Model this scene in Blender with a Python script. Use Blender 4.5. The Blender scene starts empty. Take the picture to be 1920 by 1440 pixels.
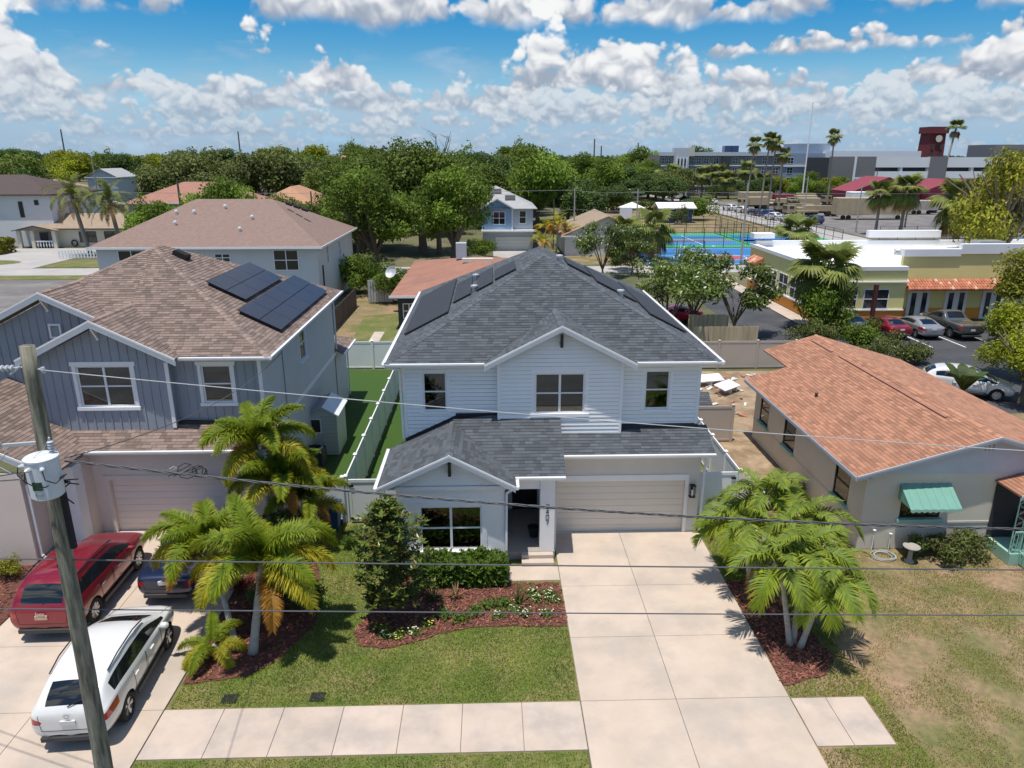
import bpy, bmesh, math, random
import numpy as np
from mathutils import Vector, Matrix
R = math.radians
sc = bpy.context.scene
C = sc.collection
# ------------------------------------------------------------------ camera
cam = bpy.data.cameras.new('camera'); co = bpy.data.objects.new('camera', cam); C.objects.link(co)
cam.sensor_width = 36; cam.lens = 36*1356/1920; cam.clip_start = .1; cam.clip_end = 9000
CAM = Vector((0, 0, 13.3)); co.location = CAM
co.rotation_euler = (R(90-17.556), 0, R(-1.6915)); sc.camera = co
# ------------------------------------------------------------------ light
SUN_EL, SHX, SHY = 79.0, .62, .784          # shadows fall towards +x +y
sd = Vector((SHX*math.cos(R(SUN_EL)), SHY*math.cos(R(SUN_EL)), -math.sin(R(SUN_EL))))
sl = bpy.data.lights.new('sun', 'SUN'); sl.energy = 3.7; sl.angle = R(.53); sl.color = (1, .945, .865)
so = bpy.data.objects.new('sun', sl); C.objects.link(so); so.rotation_euler = sd.to_track_quat('-Z', 'Y').to_euler()
w = bpy.data.worlds.new('World'); sc.world = w; w.use_nodes = True
vs = sc.view_settings; vs.view_transform = 'Standard'; vs.look = 'None'; vs.exposure = 0.36; vs.gamma = 1; vs.use_curve_mapping = False
sc.cycles.use_denoising = True; sc.cycles.max_bounces = 6; sc.cycles.transparent_max_bounces = 24; sc.cycles.sample_clamp_indirect = 6
sc.cycles.caustics_reflective = False; sc.cycles.caustics_refractive = False
def cloud_field(az, el, seed=3):
    # az, el: 1-d arrays (degrees); returns rgba (len(el), len(az), 4)
    f4 = np.float32; out = np.zeros((len(el), len(az), 4), f4)
    tabs = {}
    def perlin(x, y, per, sd):
        n = 256
        if sd not in tabs: a = np.random.RandomState(sd).rand(n*n)*2*np.pi; tabs[sd] = (np.cos(a).astype(f4), np.sin(a).astype(f4))
        gc, gs = tabs[sd]; xi = np.floor(x); yi = np.floor(y); xf = (x-xi).astype(f4); yf = (y-yi).astype(f4); xi = xi.astype(np.int32); yi = yi.astype(np.int32)
        k0 = ((xi % per) & 255); k1 = (((xi+1) % per) & 255); l0 = (yi & 255)*n; l1 = ((yi+1) & 255)*n
        def g(k, dx, dy): return gc[k]*dx+gs[k]*dy
        u = xf*xf*(3-2*xf); v = yf*yf*(3-2*yf)
        a = g(l0+k0, xf, yf); a = a+(g(l0+k1, xf-1, yf)-a)*u; b = g(l1+k0, xf, yf-1); b = b+(g(l1+k1, xf-1, yf-1)-b)*u
        return (a+(b-a)*v)*f4(1.35)
    def fbm(x, y, per, sd, n, r=.56):
        s = 0; a = f4(.5); k = 1
        for o in range(n): s = s+a*perlin(x*k, y*k, per*k, sd+o); a *= f4(r); k *= 2
        return s
    def worley(x, y, per, sd):
        n = 128
        if sd not in tabs: r = np.random.RandomState(sd); tabs[sd] = (r.rand(n*n).astype(f4), r.rand(n*n).astype(f4))
        px, py = tabs[sd]; xi = np.floor(x); yi = np.floor(y); xf = (x-xi).astype(f4); yf = (y-yi).astype(f4); xi = xi.astype(np.int32); yi = yi.astype(np.int32); d = np.full(x.shape, 9., f4)
        for i in (-1, 0, 1):
            kk = (((xi+i) % per) & 127)
            for j in (-1, 0, 1):
                q = ((yi+j) & 127)*n+kk; d = np.minimum(d, (i+px[q]-xf)**2+(j+py[q]-yf)**2)
        return np.sqrt(d)
    ss = lambda x, a, b: (lambda t: t*t*(3-2*t))(np.clip((x-a)/(b-a), 0, 1))
    def billow(x, y, per, sd, n):
        v = 0; a = f4(1.); k = 2
        for o in range(n): v = v+a*(f4(.48)-worley(x*k, y*k, per*k, sd+o)); a *= f4(.48); k = int(k*2.2+.5)
        return v
    L = [(50, 22, .16), (30, 14, .16), (17.5, 8.5, .16), (9.0, 4.0, .20), (6.8, 2.6, -.22), (4.4, 3.4, .16), (3.1, 2.8, .20), (2.1, 1.9, .20), (1.25, 1.3, .18), (.5, .9, .14)]
    veil_done = False
    for i, (b, s, cov) in enumerate(L):
        if b < 5 and not veil_done:      # pale veil of thin cloud low over the horizon
            veil_done = True; m = np.where(el < 7.5)[0]
            if len(m):
                A, E = np.meshgrid(az.astype(f4), el[:m[-1]+1].astype(f4)); n = fbm(A*.2, E*.55, 72, 900, 5)
                va = np.clip(.86-.135*E+.9*n, 0, .82)[..., None]; vc = (np.array([.335, .44, .56], f4)*(1+.55*n[..., None])); bg = out[:m[-1]+1]
                tot = va+bg[..., 3:]*(1-va); bg[..., :3] = (vc*va+bg[..., :3]*bg[..., 3:]*(1-va))/np.maximum(tot, 1e-6); bg[..., 3:] = tot
        m = np.where((el > b-.3*s) & (el < b+2.3*s))[0]
        if not len(m): continue
        r0, r1 = m[0], m[-1]+1; A, E = np.meshgrid(az.astype(f4), el[r0:r1].astype(f4)); sd = 11+i*40+seed*1000
        per = max(2, 2*round(360*.38/s)); f = per/360.; X = A*f4(f); Y = E*f4(f*1.2)+f4(sd % 97*.37)
        wx = perlin(X*2, Y*2, per*2, sd+30)*f4(.16)+perlin(X*6, Y*6, per*6, sd+32)*f4(.045); wy = perlin(X*2, Y*2, per*2, sd+31)*f4(.14)+perlin(X*6, Y*6, per*6, sd+33)*f4(.045)
        n1 = fbm(X, Y, per, sd, 5, .5)
        big = perlin(X*.5, Y*.5, per//2, sd+20)
        bl = billow(X+wx, Y+wy, per, sd+25, 5); bo = billow(X+wx-.02, Y+wy+.13, per, sd+25, 3)
        bs = billow(X+wx, Y+wy, per, sd+25, 3)
        t = (E-b)/s
        d0 = .85*n1+.78*big+cov-.42*np.maximum(t, 0); d = d0+.62*bl*ss(d0, -.22, .12)-.10*ss(-d0, .0, .2)
        base = ss(t+.35*n1+.10*bl, -.12, .14)
        al = ss(d, -.02, .20)*base
        lit = .50*t+.62*(bs-bo)+.55*bl+.0+.25*n1+.3*np.clip(.25-d, 0, .25)
        sh = ss(lit, -.2, .85)[..., None]
        far = min(1., max(0., 1-(b-.4)/3.8))
        col = np.array([.34, .40, .50], f4)*(1-sh)+np.array([.90, .905, .91], f4)*sh
        col = col+(np.array([.34, .46, .58], f4)-col)*f4(.70*far)
        al = (al*(1-.3*far))[..., None].astype(f4); bg = out[r0:r1]
        tot = al+bg[..., 3:]*(1-al); bg[..., :3] = (col*al+bg[..., :3]*bg[..., 3:]*(1-al))/np.maximum(tot, 1e-6); bg[..., 3:] = tot
    return out
def sky_image(W=4096, Hh=1024, a0=48., a1=128.):
    q = 4; c = cloud_field((np.arange(W//q)+.5)*q/W*360., (np.arange(Hh//q)+.5)*q/Hh*90.)
    c = np.repeat(np.repeat(c, q, 0), q, 1)
    i0, i1, r = int(a0/360*W), int(a1/360*W), int(14/90*Hh)
    c[:r, i0:i1] = cloud_field((np.arange(i0, i1)+.5)/W*360., (np.arange(r)+.5)/Hh*90.)
    return c
def world_nodes():
    nt = w.node_tree; N = nt.nodes; L = nt.links; N.clear()
    def sock(v, s):
        if isinstance(v, (int, float)): s.default_value = v
        elif isinstance(v, tuple): s.default_value = v
        else: L.new(v, s)
    def M(op, a, b=0., c=0., clamp=False):
        n = N.new('ShaderNodeMath'); n.operation = op; n.use_clamp = clamp
        for i, v in enumerate((a, b, c)): sock(v, n.inputs[i])
        return n.outputs[0]
    def mix(f, a, b):
        n = N.new('ShaderNodeMix'); n.data_type = 'RGBA'; sock(f, n.inputs[0])
        for v, i in ((a, 6), (b, 7)): sock(v if not isinstance(v, tuple) else (*v, 1), n.inputs[i])
        return n.outputs[2]
    def sstep(x, a, b):
        n = N.new('ShaderNodeMapRange'); n.interpolation_type = 'SMOOTHSTEP'; sock(x, n.inputs[0]); n.inputs[1].default_value = a; n.inputs[2].default_value = b
        return n.outputs[0]
    def noise(vec, scale, det, rough=.55):
        n = N.new('ShaderNodeTexNoise'); L.new(vec, n.inputs['Vector']); n.inputs['Scale'].default_value = scale
        n.inputs['Detail'].default_value = det; n.inputs['Roughness'].default_value = rough; return n.outputs['Fac']
    sky = N.new('ShaderNodeTexSky'); sky.sky_type = 'NISHITA'; sky.sun_disc = False; sky.sun_elevation = R(SUN_EL)
    sky.sun_rotation = math.atan2(-SHX, -SHY); sky.air_density = 1.0; sky.dust_density = .4; sky.ozone_density = 4.0
    hs = N.new('ShaderNodeHueSaturation'); L.new(sky.outputs[0], hs.inputs['Color']); hs.inputs['Saturation'].default_value = 1.62; hs.inputs['Value'].default_value = .70; hs.inputs['Hue'].default_value = .499
    col = hs.outputs[0]
    tc = N.new('ShaderNodeTexCoord'); sx = N.new('ShaderNodeSeparateXYZ'); L.new(tc.outputs['Generated'], sx.inputs[0])
    x, y, z = sx.outputs
    e = M('MULTIPLY', M('ARCSINE', z), 57.296)
    r = M('SQRT', M('ADD', M('MULTIPLY', x, x), M('ADD', M('MULTIPLY', y, y), 1e-6)))
    cb = N.new('ShaderNodeCombineXYZ'); L.new(M('MULTIPLY', M('DIVIDE', x, r), 57.3), cb.inputs[0]); L.new(M('MULTIPLY', M('DIVIDE', y, r), 57.3), cb.inputs[1]); L.new(e, cb.inputs[2])
    P = cb.outputs[0]
    hz = M('SUBTRACT', 1., sstep(e, 0., 7.5))
    col = mix(M('MULTIPLY', hz, .8), col, (2.2, 4.2, 6.4))
    im = bpy.data.images.new('cloud_cover', 4096, 1024, alpha=True, float_buffer=True); im.colorspace_settings.name = 'Non-Color'; im.alpha_mode = 'CHANNEL_PACKED'
    im.pixels.foreach_set(np.ascontiguousarray(sky_image()).ravel()); im.update(); im.pack()
    uv = N.new('ShaderNodeCombineXYZ'); L.new(M('FRACT', M('ADD', M('DIVIDE', M('ARCTAN2', y, x), 2*math.pi), 1.)), uv.inputs[0]); L.new(M('DIVIDE', M('MAXIMUM', e, 0.05), 90.), uv.inputs[1])
    en = N.new('ShaderNodeTexImage'); en.image = im; en.extension = 'EXTEND'; L.new(uv.outputs[0], en.inputs[0])
    sc_ = N.new('ShaderNodeVectorMath'); sc_.operation = 'SCALE'; L.new(en.outputs['Color'], sc_.inputs[0]); sc_.inputs['Scale'].default_value = 6.6
    col = mix(en.outputs['Alpha'], col, sc_.outputs[0])
    low = sstep(z, -.02, 0.)
    col = mix(low, (1.2, 1.4, 1.3), col)
    bg = N.new('ShaderNodeBackground'); L.new(col, bg.inputs[0]); bg.inputs[1].default_value = .122
    out = N.new('ShaderNodeOutputWorld'); L.new(bg.outputs[0], out.inputs[0])
world_nodes()
w.cycles.sampling_method = 'MANUAL'; w.cycles.sample_map_resolution = 512
# ------------------------------------------------------------------ helpers
def tag(o, label=None, cat=None, group=None, kind=None):
    if label: o['label'] = label
    if cat: o['category'] = cat
    if group: o['group'] = group
    if kind: o['kind'] = kind
    return o
def thing(name, label, cat, loc=(0, 0, 0), rz=0, group=None):
    o = bpy.data.objects.new(name, None); C.objects.link(o); o.location = loc; o.rotation_euler = (0, 0, rz); o.empty_display_size = .2
    return tag(o, label, cat, group)
def base_of(p):
    v = Vector((0, 0, 0))
    while p is not None: v += Vector(p.location); p = p.parent
    return v
def link(o, parent=None):
    C.objects.link(o)
    if parent is not None: o.parent = parent
    return o
def copy_tree(o, parent=None):
    c = o.copy(); C.objects.link(c); c.parent = parent
    for ch in list(o.children): copy_tree(ch, c)
    return c
class MB:
    def __init__(s): s.v = []; s.f = []; s.t = []; s.m = []; s.tint = None; s.mi = 0
    def add(s, pts, faces):
        b = len(s.v); s.v.extend([tuple(p) for p in pts])
        for f in faces: s.f.append(tuple(b+i for i in f)); s.t.append(s.tint); s.m.append(s.mi)
        return s
    def poly(s, *pts): return s.add(pts, [tuple(range(len(pts)))])
    def box(s, x0, x1, y0, y1, z0, z1):
        p = [(x0,y0,z0),(x1,y0,z0),(x1,y1,z0),(x0,y1,z0),(x0,y0,z1),(x1,y0,z1),(x1,y1,z1),(x0,y1,z1)]
        return s.add(p, [(3,2,1,0),(4,5,6,7),(0,1,5,4),(1,2,6,5),(2,3,7,6),(3,0,4,7)])
    def rbox(s, x0, x1, y0, y1, z0, z1, r=.02):
        # box with chamfered vertical and top edges
        pts = []
        for z, k in ((z0, 0), (z1-r, 0), (z1, r)):
            a0, a1, b0, b1 = x0+k, x1-k, y0+k, y1-k
            pts += [(a0+r,b0,z),(a1-r,b0,z),(a1,b0+r,z),(a1,b1-r,z),(a1-r,b1,z),(a0+r,b1,z),(a0,b1-r,z),(a0,b0+r,z)]
        fs = [tuple(range(7,-1,-1)), tuple(range(16,24))]
        for l in (0, 8):
            for i in range(8): j = (i+1)%8; fs.append((l+i, l+j, l+8+j, l+8+i))
        return s.add(pts, fs)
    def obox(s, c, ax, ay, az):   # oriented box: centre + half axes
        c, ax, ay, az = map(Vector, (c, ax, ay, az)); p = []
        for k in (-1, 1):
            for i, j in ((-1,-1),(1,-1),(1,1),(-1,1)): p.append(c+ax*i+ay*j+az*k)
        return s.add(p, [(3,2,1,0),(4,5,6,7),(0,1,5,4),(1,2,6,5),(2,3,7,6),(3,0,4,7)])
    def bar(s, a, b, wx, wz=None, up=(0,0,1)):
        a, b = Vector(a), Vector(b); d = b-a; wz = wz or wx; u = Vector(up)
        sd_ = d.cross(u)
        if sd_.length < 1e-6: sd_ = d.cross(Vector((1, 0, 0)))
        sd_.normalize(); n = sd_.cross(d).normalized()
        return s.obox((a+b)/2, d/2, sd_*wx/2, n*wz/2)
    def prism(s, poly, off):       # polygon (3d pts) extruded by vector
        n = len(poly); off = Vector(off); p = [Vector(q) for q in poly]; p += [q+off for q in p]
        fs = [tuple(range(n-1,-1,-1)), tuple(range(n, 2*n))]
        for i in range(n): j = (i+1)%n; fs.append((i, j, n+j, n+i))
        return s.add(p, fs)
    def tube(s, pts, rad, n=8, cap=True):
        pts = [Vector(p) for p in pts]; k = len(pts)
        if isinstance(rad, (int, float)): rad = [rad]*k
        b = len(s.v); ref = None; rings = []
        for i, p in enumerate(pts):
            d = (pts[min(i+1, k-1)]-pts[max(i-1, 0)])
            d = d.normalized() if d.length > 1e-9 else Vector((0, 0, 1))
            if ref is None: ref = Vector((1, 0, 0)) if abs(d.x) < .9 else Vector((0, 1, 0))
            u = (ref-d*ref.dot(d)); u = u.normalized() if u.length > 1e-6 else d.orthogonal().normalized()
            ref = u; v = d.cross(u)
            rings.append([p+(u*math.cos(2*math.pi*j/n)+v*math.sin(2*math.pi*j/n))*rad[i] for j in range(n)])
        vs_ = [q for r_ in rings for q in r_]; fs = []
        for i in range(k-1):
            for j in range(n):
                a = i*n+j; c = i*n+(j+1)%n; fs.append((a, c, c+n, a+n))
        if cap: fs.append(tuple(range(n-1,-1,-1))); fs.append(tuple((k-1)*n+j for j in range(n)))
        return s.add(vs_, fs)
    def lathe(s, prof, c=(0,0,0), n=16, axis='z', cap=True):
        c = Vector(c); vs_ = []; fs = []
        for r_, h in prof:
            for j in range(n):
                a = 2*math.pi*j/n; q = (r_*math.cos(a), r_*math.sin(a), h)
                if axis == 'x': q = (q[2], q[0], q[1])
                if axis == 'y': q = (q[1], q[2], q[0])
                vs_.append(c+Vector(q))
        k = len(prof)
        for i in range(k-1):
            for j in range(n):
                a = i*n+j; b2 = i*n+(j+1)%n; fs.append((a, b2, b2+n, a+n))
        if cap: fs.append(tuple(range(n-1,-1,-1))); fs.append(tuple((k-1)*n+j for j in range(n)))
        return s.add(vs_, fs)
    def mesh(s, name, mats, smooth=False, base=None):
        me = bpy.data.meshes.new(name)
        vv = s.v if base is None else [(p[0]-base[0], p[1]-base[1], p[2]-base[2]) for p in s.v]
        me.from_pydata(vv, [], s.f)
        for m_ in (mats if isinstance(mats, (list, tuple)) else [mats]): me.materials.append(m_)
        if any(s.m): me.polygons.foreach_set('material_index', s.m)
        if any(t is not None for t in s.t) or any(m_.get('tinted') for m_ in me.materials):
            at = me.color_attributes.new('tint', 'FLOAT_COLOR', 'CORNER'); buf = []
            for f, t in zip(s.f, s.t):
                t = (1, 1, 1) if t is None else ((t, t, t) if isinstance(t, (int, float)) else t)
                buf += [t[0], t[1], t[2], 1.0]*len(f)
            at.data.foreach_set('color', buf)
        if smooth: me.polygons.foreach_set('use_smooth', [True]*len(s.f))
        me.update(); return me
    def build(s, name, mats, parent=None, smooth=False, kind=None, label=None):
        o = bpy.data.objects.new(name, s.mesh(name, mats, smooth, base_of(parent) if parent is not None else None)); link(o, parent)
        if kind: o['kind'] = kind
        if label: o['label'] = label
        return o
# ------------------------------------------------------------------ materials
MT = {}
def pmat(name, col, rough=.7, var=.12, scale=2., bump=0., bscale=30., metal=0., spec=.5, tint=False, orand=0., col2=None, s2=.35, th=(.45, .62), coat=0., transl=0., coord='Object', det=6., stretch=None):
    m = bpy.data.materials.new(name); m.use_nodes = True; nt = m.node_tree; N = nt.nodes; L = nt.links
    p = N['Principled BSDF']; p.inputs['Roughness'].default_value = rough; p.inputs['Metallic'].default_value = metal
    p.inputs['Specular IOR Level'].default_value = spec
    if coat: p.inputs['Coat Weight'].default_value = coat; p.inputs['Coat Roughness'].default_value = .04
    tc = N.new('ShaderNodeTexCoord'); V = tc.outputs[coord]
    if stretch:
        mp = N.new('ShaderNodeMapping'); L.new(V, mp.inputs[0]); mp.inputs['Scale'].default_value = stretch; V = mp.outputs[0]
    def noise(s_, d=det):
        n = N.new('ShaderNodeTexNoise'); L.new(V, n.inputs['Vector']); n.inputs['Scale'].default_value = s_; n.inputs['Detail'].default_value = d; n.inputs['Roughness'].default_value = .6; return n.outputs['Fac']
    def mixn(f, a, b, typ='MIX'):
        n = N.new('ShaderNodeMix'); n.data_type = 'RGBA'; n.blend_type = typ
        for v, i in ((f, 0), (a, 6), (b, 7)):
            if isinstance(v, (int, float)): n.inputs[i].default_value = v
            elif isinstance(v, tuple): n.inputs[i].default_value = (*v[:3], 1)
            else: L.new(v, n.inputs[i])
        return n.outputs[2]
    c = tuple(col)
    if col2 is not None:
        mr = N.new('ShaderNodeMapRange'); L.new(noise(s2), mr.inputs[0]); mr.inputs[1].default_value = th[0]; mr.inputs[2].default_value = th[1]
        c = mixn(mr.outputs[0], tuple(col), tuple(col2))
    if var:
        mr = N.new('ShaderNodeMapRange'); L.new(noise(scale), mr.inputs[0]); mr.inputs[1].default_value = .25; mr.inputs[2].default_value = .75; mr.inputs[3].default_value = 1-var; mr.inputs[4].default_value = 1+var
        cc = N.new('ShaderNodeCombineColor')
        for i in range(3): L.new(mr.outputs[0], cc.inputs[i])
        c = mixn(1., c, cc.outputs[0], 'MULTIPLY')
    if tint:
        a = N.new('ShaderNodeAttribute'); a.attribute_name = 'tint'; c = mixn(1., c, a.outputs['Color'], 'MULTIPLY')
    if orand:
        oi = N.new('ShaderNodeObjectInfo'); mr = N.new('ShaderNodeMapRange'); L.new(oi.outputs['Random'], mr.inputs[0]); mr.inputs[3].default_value = 1-orand; mr.inputs[4].default_value = 1+orand
        cc = N.new('ShaderNodeCombineColor')
        for i in range(3): L.new(mr.outputs[0], cc.inputs[i])
        c = mixn(1., c, cc.outputs[0], 'MULTIPLY')
    if isinstance(c, tuple): p.inputs['Base Color'].default_value = (*c[:3], 1)
    else: L.new(c, p.inputs['Base Color'])
    if bump:
        b = N.new('ShaderNodeBump'); b.inputs['Strength'].default_value = bump; b.inputs['Distance'].default_value = .02; L.new(noise(bscale, 4.), b.inputs['Height']); L.new(b.outputs[0], p.inputs['Normal'])
    if transl:
        tr = N.new('ShaderNodeBsdfTranslucent'); ms = N.new('ShaderNodeMixShader'); ms.inputs[0].default_value = transl
        if isinstance(c, tuple): tr.inputs[0].default_value = (*c[:3], 1)
        else: L.new(c, tr.inputs[0])
        L.new(p.outputs[0], ms.inputs[1]); L.new(tr.outputs[0], ms.inputs[2]); L.new(ms.outputs[0], N['Material Output'].inputs[0])
    m['tinted'] = bool(tint)
    MT[name] = m; return m
def glassmat(name, tintc=(.45, .5, .5), clear=.55, rough=.02):
    m = bpy.data.materials.new(name); m.use_nodes = True; nt = m.node_tree; N = nt.nodes; L = nt.links; N.remove(N['Principled BSDF'])
    t = N.new('ShaderNodeBsdfTransparent'); t.inputs[0].default_value = (tintc[0]*clear*1.6, tintc[1]*clear*1.6, tintc[2]*clear*1.6, 1)
    g = N.new('ShaderNodeBsdfGlossy'); g.inputs['Roughness'].default_value = rough; g.inputs[0].default_value = (.9, .95, .95, 1)
    lw = N.new('ShaderNodeFresnel'); lw.inputs[0].default_value = 1.6
    ad = N.new('ShaderNodeMath'); ad.operation = 'ADD'; ad.use_clamp = True; L.new(lw.outputs[0], ad.inputs[0]); ad.inputs[1].default_value = .05
    ms = N.new('ShaderNodeMixShader'); L.new(ad.outputs[0], ms.inputs[0]); L.new(t.outputs[0], ms.inputs[1]); L.new(g.outputs[0], ms.inputs[2]); L.new(ms.outputs[0], N['Material Output'].inputs[0])
    MT[name] = m; return m
rnd = random.Random(7)
pmat('concrete', (.525, .43, .345), .85, .10, 1.1, .15, 60, col2=(.44, .375, .315), s2=.5, orand=.03)
pmat('concrete_side', (.525, .43, .355), .85, .10, 1.3, .15, 60, col2=(.43, .365, .315), s2=.8, orand=.05)
pmat('concrete_old', (.36, .33, .29), .9, .18, .8, .15, 40, col2=(.27, .25, .23), s2=.4)
pmat('joint', (.20, .17, .14), .95)
pmat('asphalt', (.052, .055, .062), .85, .18, .5, .2, 80, col2=(.07, .072, .078), s2=.25)
pmat('asphalt_old', (.16, .15, .145), .9, .2, .4, .2, 60, col2=(.2, .185, .17), s2=.2)
pmat('road_pale', (.40, .38, .36), .9, .15, .3)
pmat('line_white', (.75, .75, .75), .7, .08)
pmat('lawn', (.11, .14, .03), .95, .35, 5., .3, 90, col2=(.22, .18, .075), s2=.55, th=(.42, .66))
pmat('lawn_dry', (.30, .20, .12), .95, .3, 5., .3, 70, col2=(.15, .145, .05), s2=.42, th=(.38, .62))
pmat('turf', (.036, .085, .008), .95, .15, 8., .3, 120)
pmat('ground', (.10, .105, .045), .95, .35, .25, .2, 10, col2=(.16, .14, .08), s2=.04)
pmat('dirt', (.34, .25, .16), .95, .3, 2., .3, 40, col2=(.22, .15, .09), s2=.7)
pmat('mulch', (.12, .047, .032), .95, .4, 12., .5, 60, tint=True)
pmat('chip', (.195, .076, .05), .9, .2, 8., tint=True)
pmat('shingle_dark', (.080, .090, .102), .93, .10, 25., .25, 300, tint=True)
pmat('shingle_tan', (.215, .158, .132), .93, .10, 25., .25, 300, tint=True)
pmat('shingle_orange', (.365, .178, .108), .93, .10, 25., .25, 300, tint=True)
pmat('shingle_brown', (.24, .165, .135), .93, .16, 3., .3, 30, tint=True)
pmat('roof_terracotta', (.34, .17, .125), .93, .14, 2., .3, 20, tint=True)
pmat('roof_orange', (.43, .235, .14), .93, .14, 2., .3, 20, tint=True)
pmat('roof_redbrown', (.33, .16, .11), .93, .12, .7, .2, 20, col2=(.28, .14, .10), s2=.3, tint=True)
pmat('roof_grey', (.36, .36, .36), .9, .1, 1., tint=True)
pmat('roof_beige', (.32, .24, .17), .9, .14, 2., tint=True)
pmat('roof_darkbrown', (.085, .06, .055), .9, .14, 2., tint=True)
pmat('flashing', (.012, .013, .016), .6)
pmat('white_trim', (.82, .83, .84), .55, .04)
pmat('white_metal', (.78, .79, .80), .4, .05)
pmat('vinyl_white', (.79, .81, .80), .45, .05, 1.)
pmat('vinyl_beige', (.50, .45, .39), .5, .05, 1.)
pmat('siding_white', (.83, .845, .855), .6, .03, 2., orand=.02)
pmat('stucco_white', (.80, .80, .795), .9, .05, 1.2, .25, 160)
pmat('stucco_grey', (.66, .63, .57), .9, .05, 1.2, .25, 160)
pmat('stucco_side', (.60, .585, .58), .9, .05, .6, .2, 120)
pmat('stucco_pink', (.70, .60, .54), .9, .05, 1., .2, 120)
pmat('garage_beige', (.70, .65, .57), .55, .02)
pmat('garage_pink', (.74, .63, .57), .55, .02)
pmat('bluegrey', (.29, .32, .365), .65, .05, 1.5, orand=.02)
pmat('cream_wall', (.64, .59, .485), .9, .06, .8, .2, 90)
pmat('cream_band', (.6, .55, .46), .9, .06, .8, .2, 90)
pmat('gable_bluegrey', (.52, .54, .58), .8, .06, 1.)
pmat('seafoam', (.30, .52, .43), .6, .06)
pmat('awning', (.16, .35, .275), .6, .05)
pmat('black_metal', (.014, .014, .016), .4)
pmat('black_matte', (.012, .012, .013), .8)
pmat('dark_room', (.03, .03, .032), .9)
pmat('blind', (.42, .45, .44), .8, .04)
pmat('wood_pole', (.30, .28, .215), .9, .35, 9., .8, 30, col2=(.12, .115, .08), s2=7., th=(.4, .6), stretch=(1.6, 1.6, .16))
pmat('wood_old', (.14, .10, .08), .9, .25, 5., .3, 30, stretch=(1, 1, .2), orand=.2)
pmat('wood_new', (.60, .47, .30), .85, .2, 4., .3, 30, stretch=(1, 1, .15), orand=.18)
pmat('steel', (.45, .46, .47), .45, .08, metal=.6)
pmat('galv', (.55, .57, .58), .5, .08, metal=.3)
pmat('porcelain', (.55, .57, .60), .25, .05)
pmat('transformer', (.66, .69, .72), .4, .05, 3.)
pmat('solar', (.006, .009, .028), .22, .3, 1.5, spec=.45)
pmat('solar_black', (.035, .035, .038), .55, .12, 3.)
pmat('bark', (.15, .12, .09), .95, .3, 6., .6, 20, stretch=(1, 1, .3))
pmat('palm_trunk', (.27, .24, .20), .9, .2, 5., .5, 18, stretch=(.5, .5, 4))
pmat('palm_pale', (.42, .39, .34), .85, .2, 4., .4, 15, stretch=(.5, .5, 4))
pmat('tan_paint', (.42, .34, .22), .8, .1, 1.)
pmat('rubber', (.015, .015, .016), .85)
pmat('rim', (.55, .56, .57), .3, .03, metal=.8)
glassmat('glass')
glassmat('glass_dark', (.2, .23, .23), .35)
def leafmat(name, c, var=.3, transl=.3, orand=.12):
    return pmat(name, c, .6, var, .9, spec=.3, tint=True, orand=orand, transl=transl)
leafmat('leaf_oak', (.125, .175, .028), .3, .36); leafmat('leaf_dark', (.075, .125, .028)); leafmat('leaf_lime', (.25, .29, .015)); leafmat('leaf_mid', (.155, .235, .03), .3, .4)
leafmat('leaf_olive', (.125, .155, .042)); leafmat('leaf_magnolia', (.075, .115, .025), .4, .15); leafmat('leaf_hedge', (.085, .155, .02)); leafmat('leaf_yellow', (.25, .26, .025))
leafmat('leaf_crape', (.13, .185, .04)); leafmat('palm_leaf', (.20, .275, .022), .2, .35, .06); leafmat('palm_gold', (.37, .36, .035), .25, .35, .06); leafmat('palm_green', (.19, .26, .04), .25, .3, .08)
leafmat('palm_sabal', (.17, .21, .05), .25, .25, .1); leafmat('palm_dry', (.30, .20, .09), .25, .2, .1); leafmat('palm_bronze', (.36, .20, .04), .25, .3, .06); leafmat('grass_blade', (.195, .275, .035), .3, .3); leafmat('grass_dry', (.30, .24, .09), .3, .3)
leafmat('flower', (.75, .72, .62), .05, .2); leafmat('leaf_red', (.16, .02, .02))
# ------------------------------------------------------------------ building helpers
def put(mb, name, mats, parent, loc, rz=0, smooth=False, label=None):
    o = bpy.data.objects.new(name, mb if isinstance(mb, bpy.types.Mesh) else mb.mesh(name, mats, smooth)); link(o, parent)
    o.location = Vector(loc)-(base_of(parent) if parent is not None else Vector()); o.rotation_euler = (0, 0, rz)
    if label: o['label'] = label
    return o
def clip2(poly, ax, ay, c):          # keep ax*x+ay*y <= c
    out = []
    for i in range(len(poly)):
        p, q = poly[i], poly[(i+1)%len(poly)]; a = ax*p[0]+ay*p[1]-c; b = ax*q[0]+ay*q[1]-c
        if a <= 0: out.append(p)
        if (a < 0 < b) or (b < 0 < a): t = a/(a-b); out.append((p[0]+(q[0]-p[0])*t, p[1]+(q[1]-p[1])*t))
    return out
def clip_to(poly, conv):             # convex CCW clip polygon
    for i in range(len(conv)):
        p, q = conv[i], conv[(i+1)%len(conv)]; nx, ny = q[1]-p[1], -(q[0]-p[0])
        poly = clip2(poly, nx, ny, nx*p[0]+ny*p[1])
        if len(poly) < 3: return []
    return poly
def area2(p): return .5*sum(p[i][0]*p[(i+1)%len(p)][1]-p[(i+1)%len(p)][0]*p[i][1] for i in range(len(p)))
def frame_of(poly):
    P = [Vector(p) for p in poly]; n = Vector((0, 0, 0))
    for i in range(len(P)): n += P[i].cross(P[(i+1)%len(P)])
    n.normalize()
    if n.z < 0: n = -n
    u = Vector((0, 0, 1)).cross(n)
    u = u.normalized() if u.length > 1e-5 else Vector((1, 0, 0))
    v = n.cross(u); return u, v, n
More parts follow.
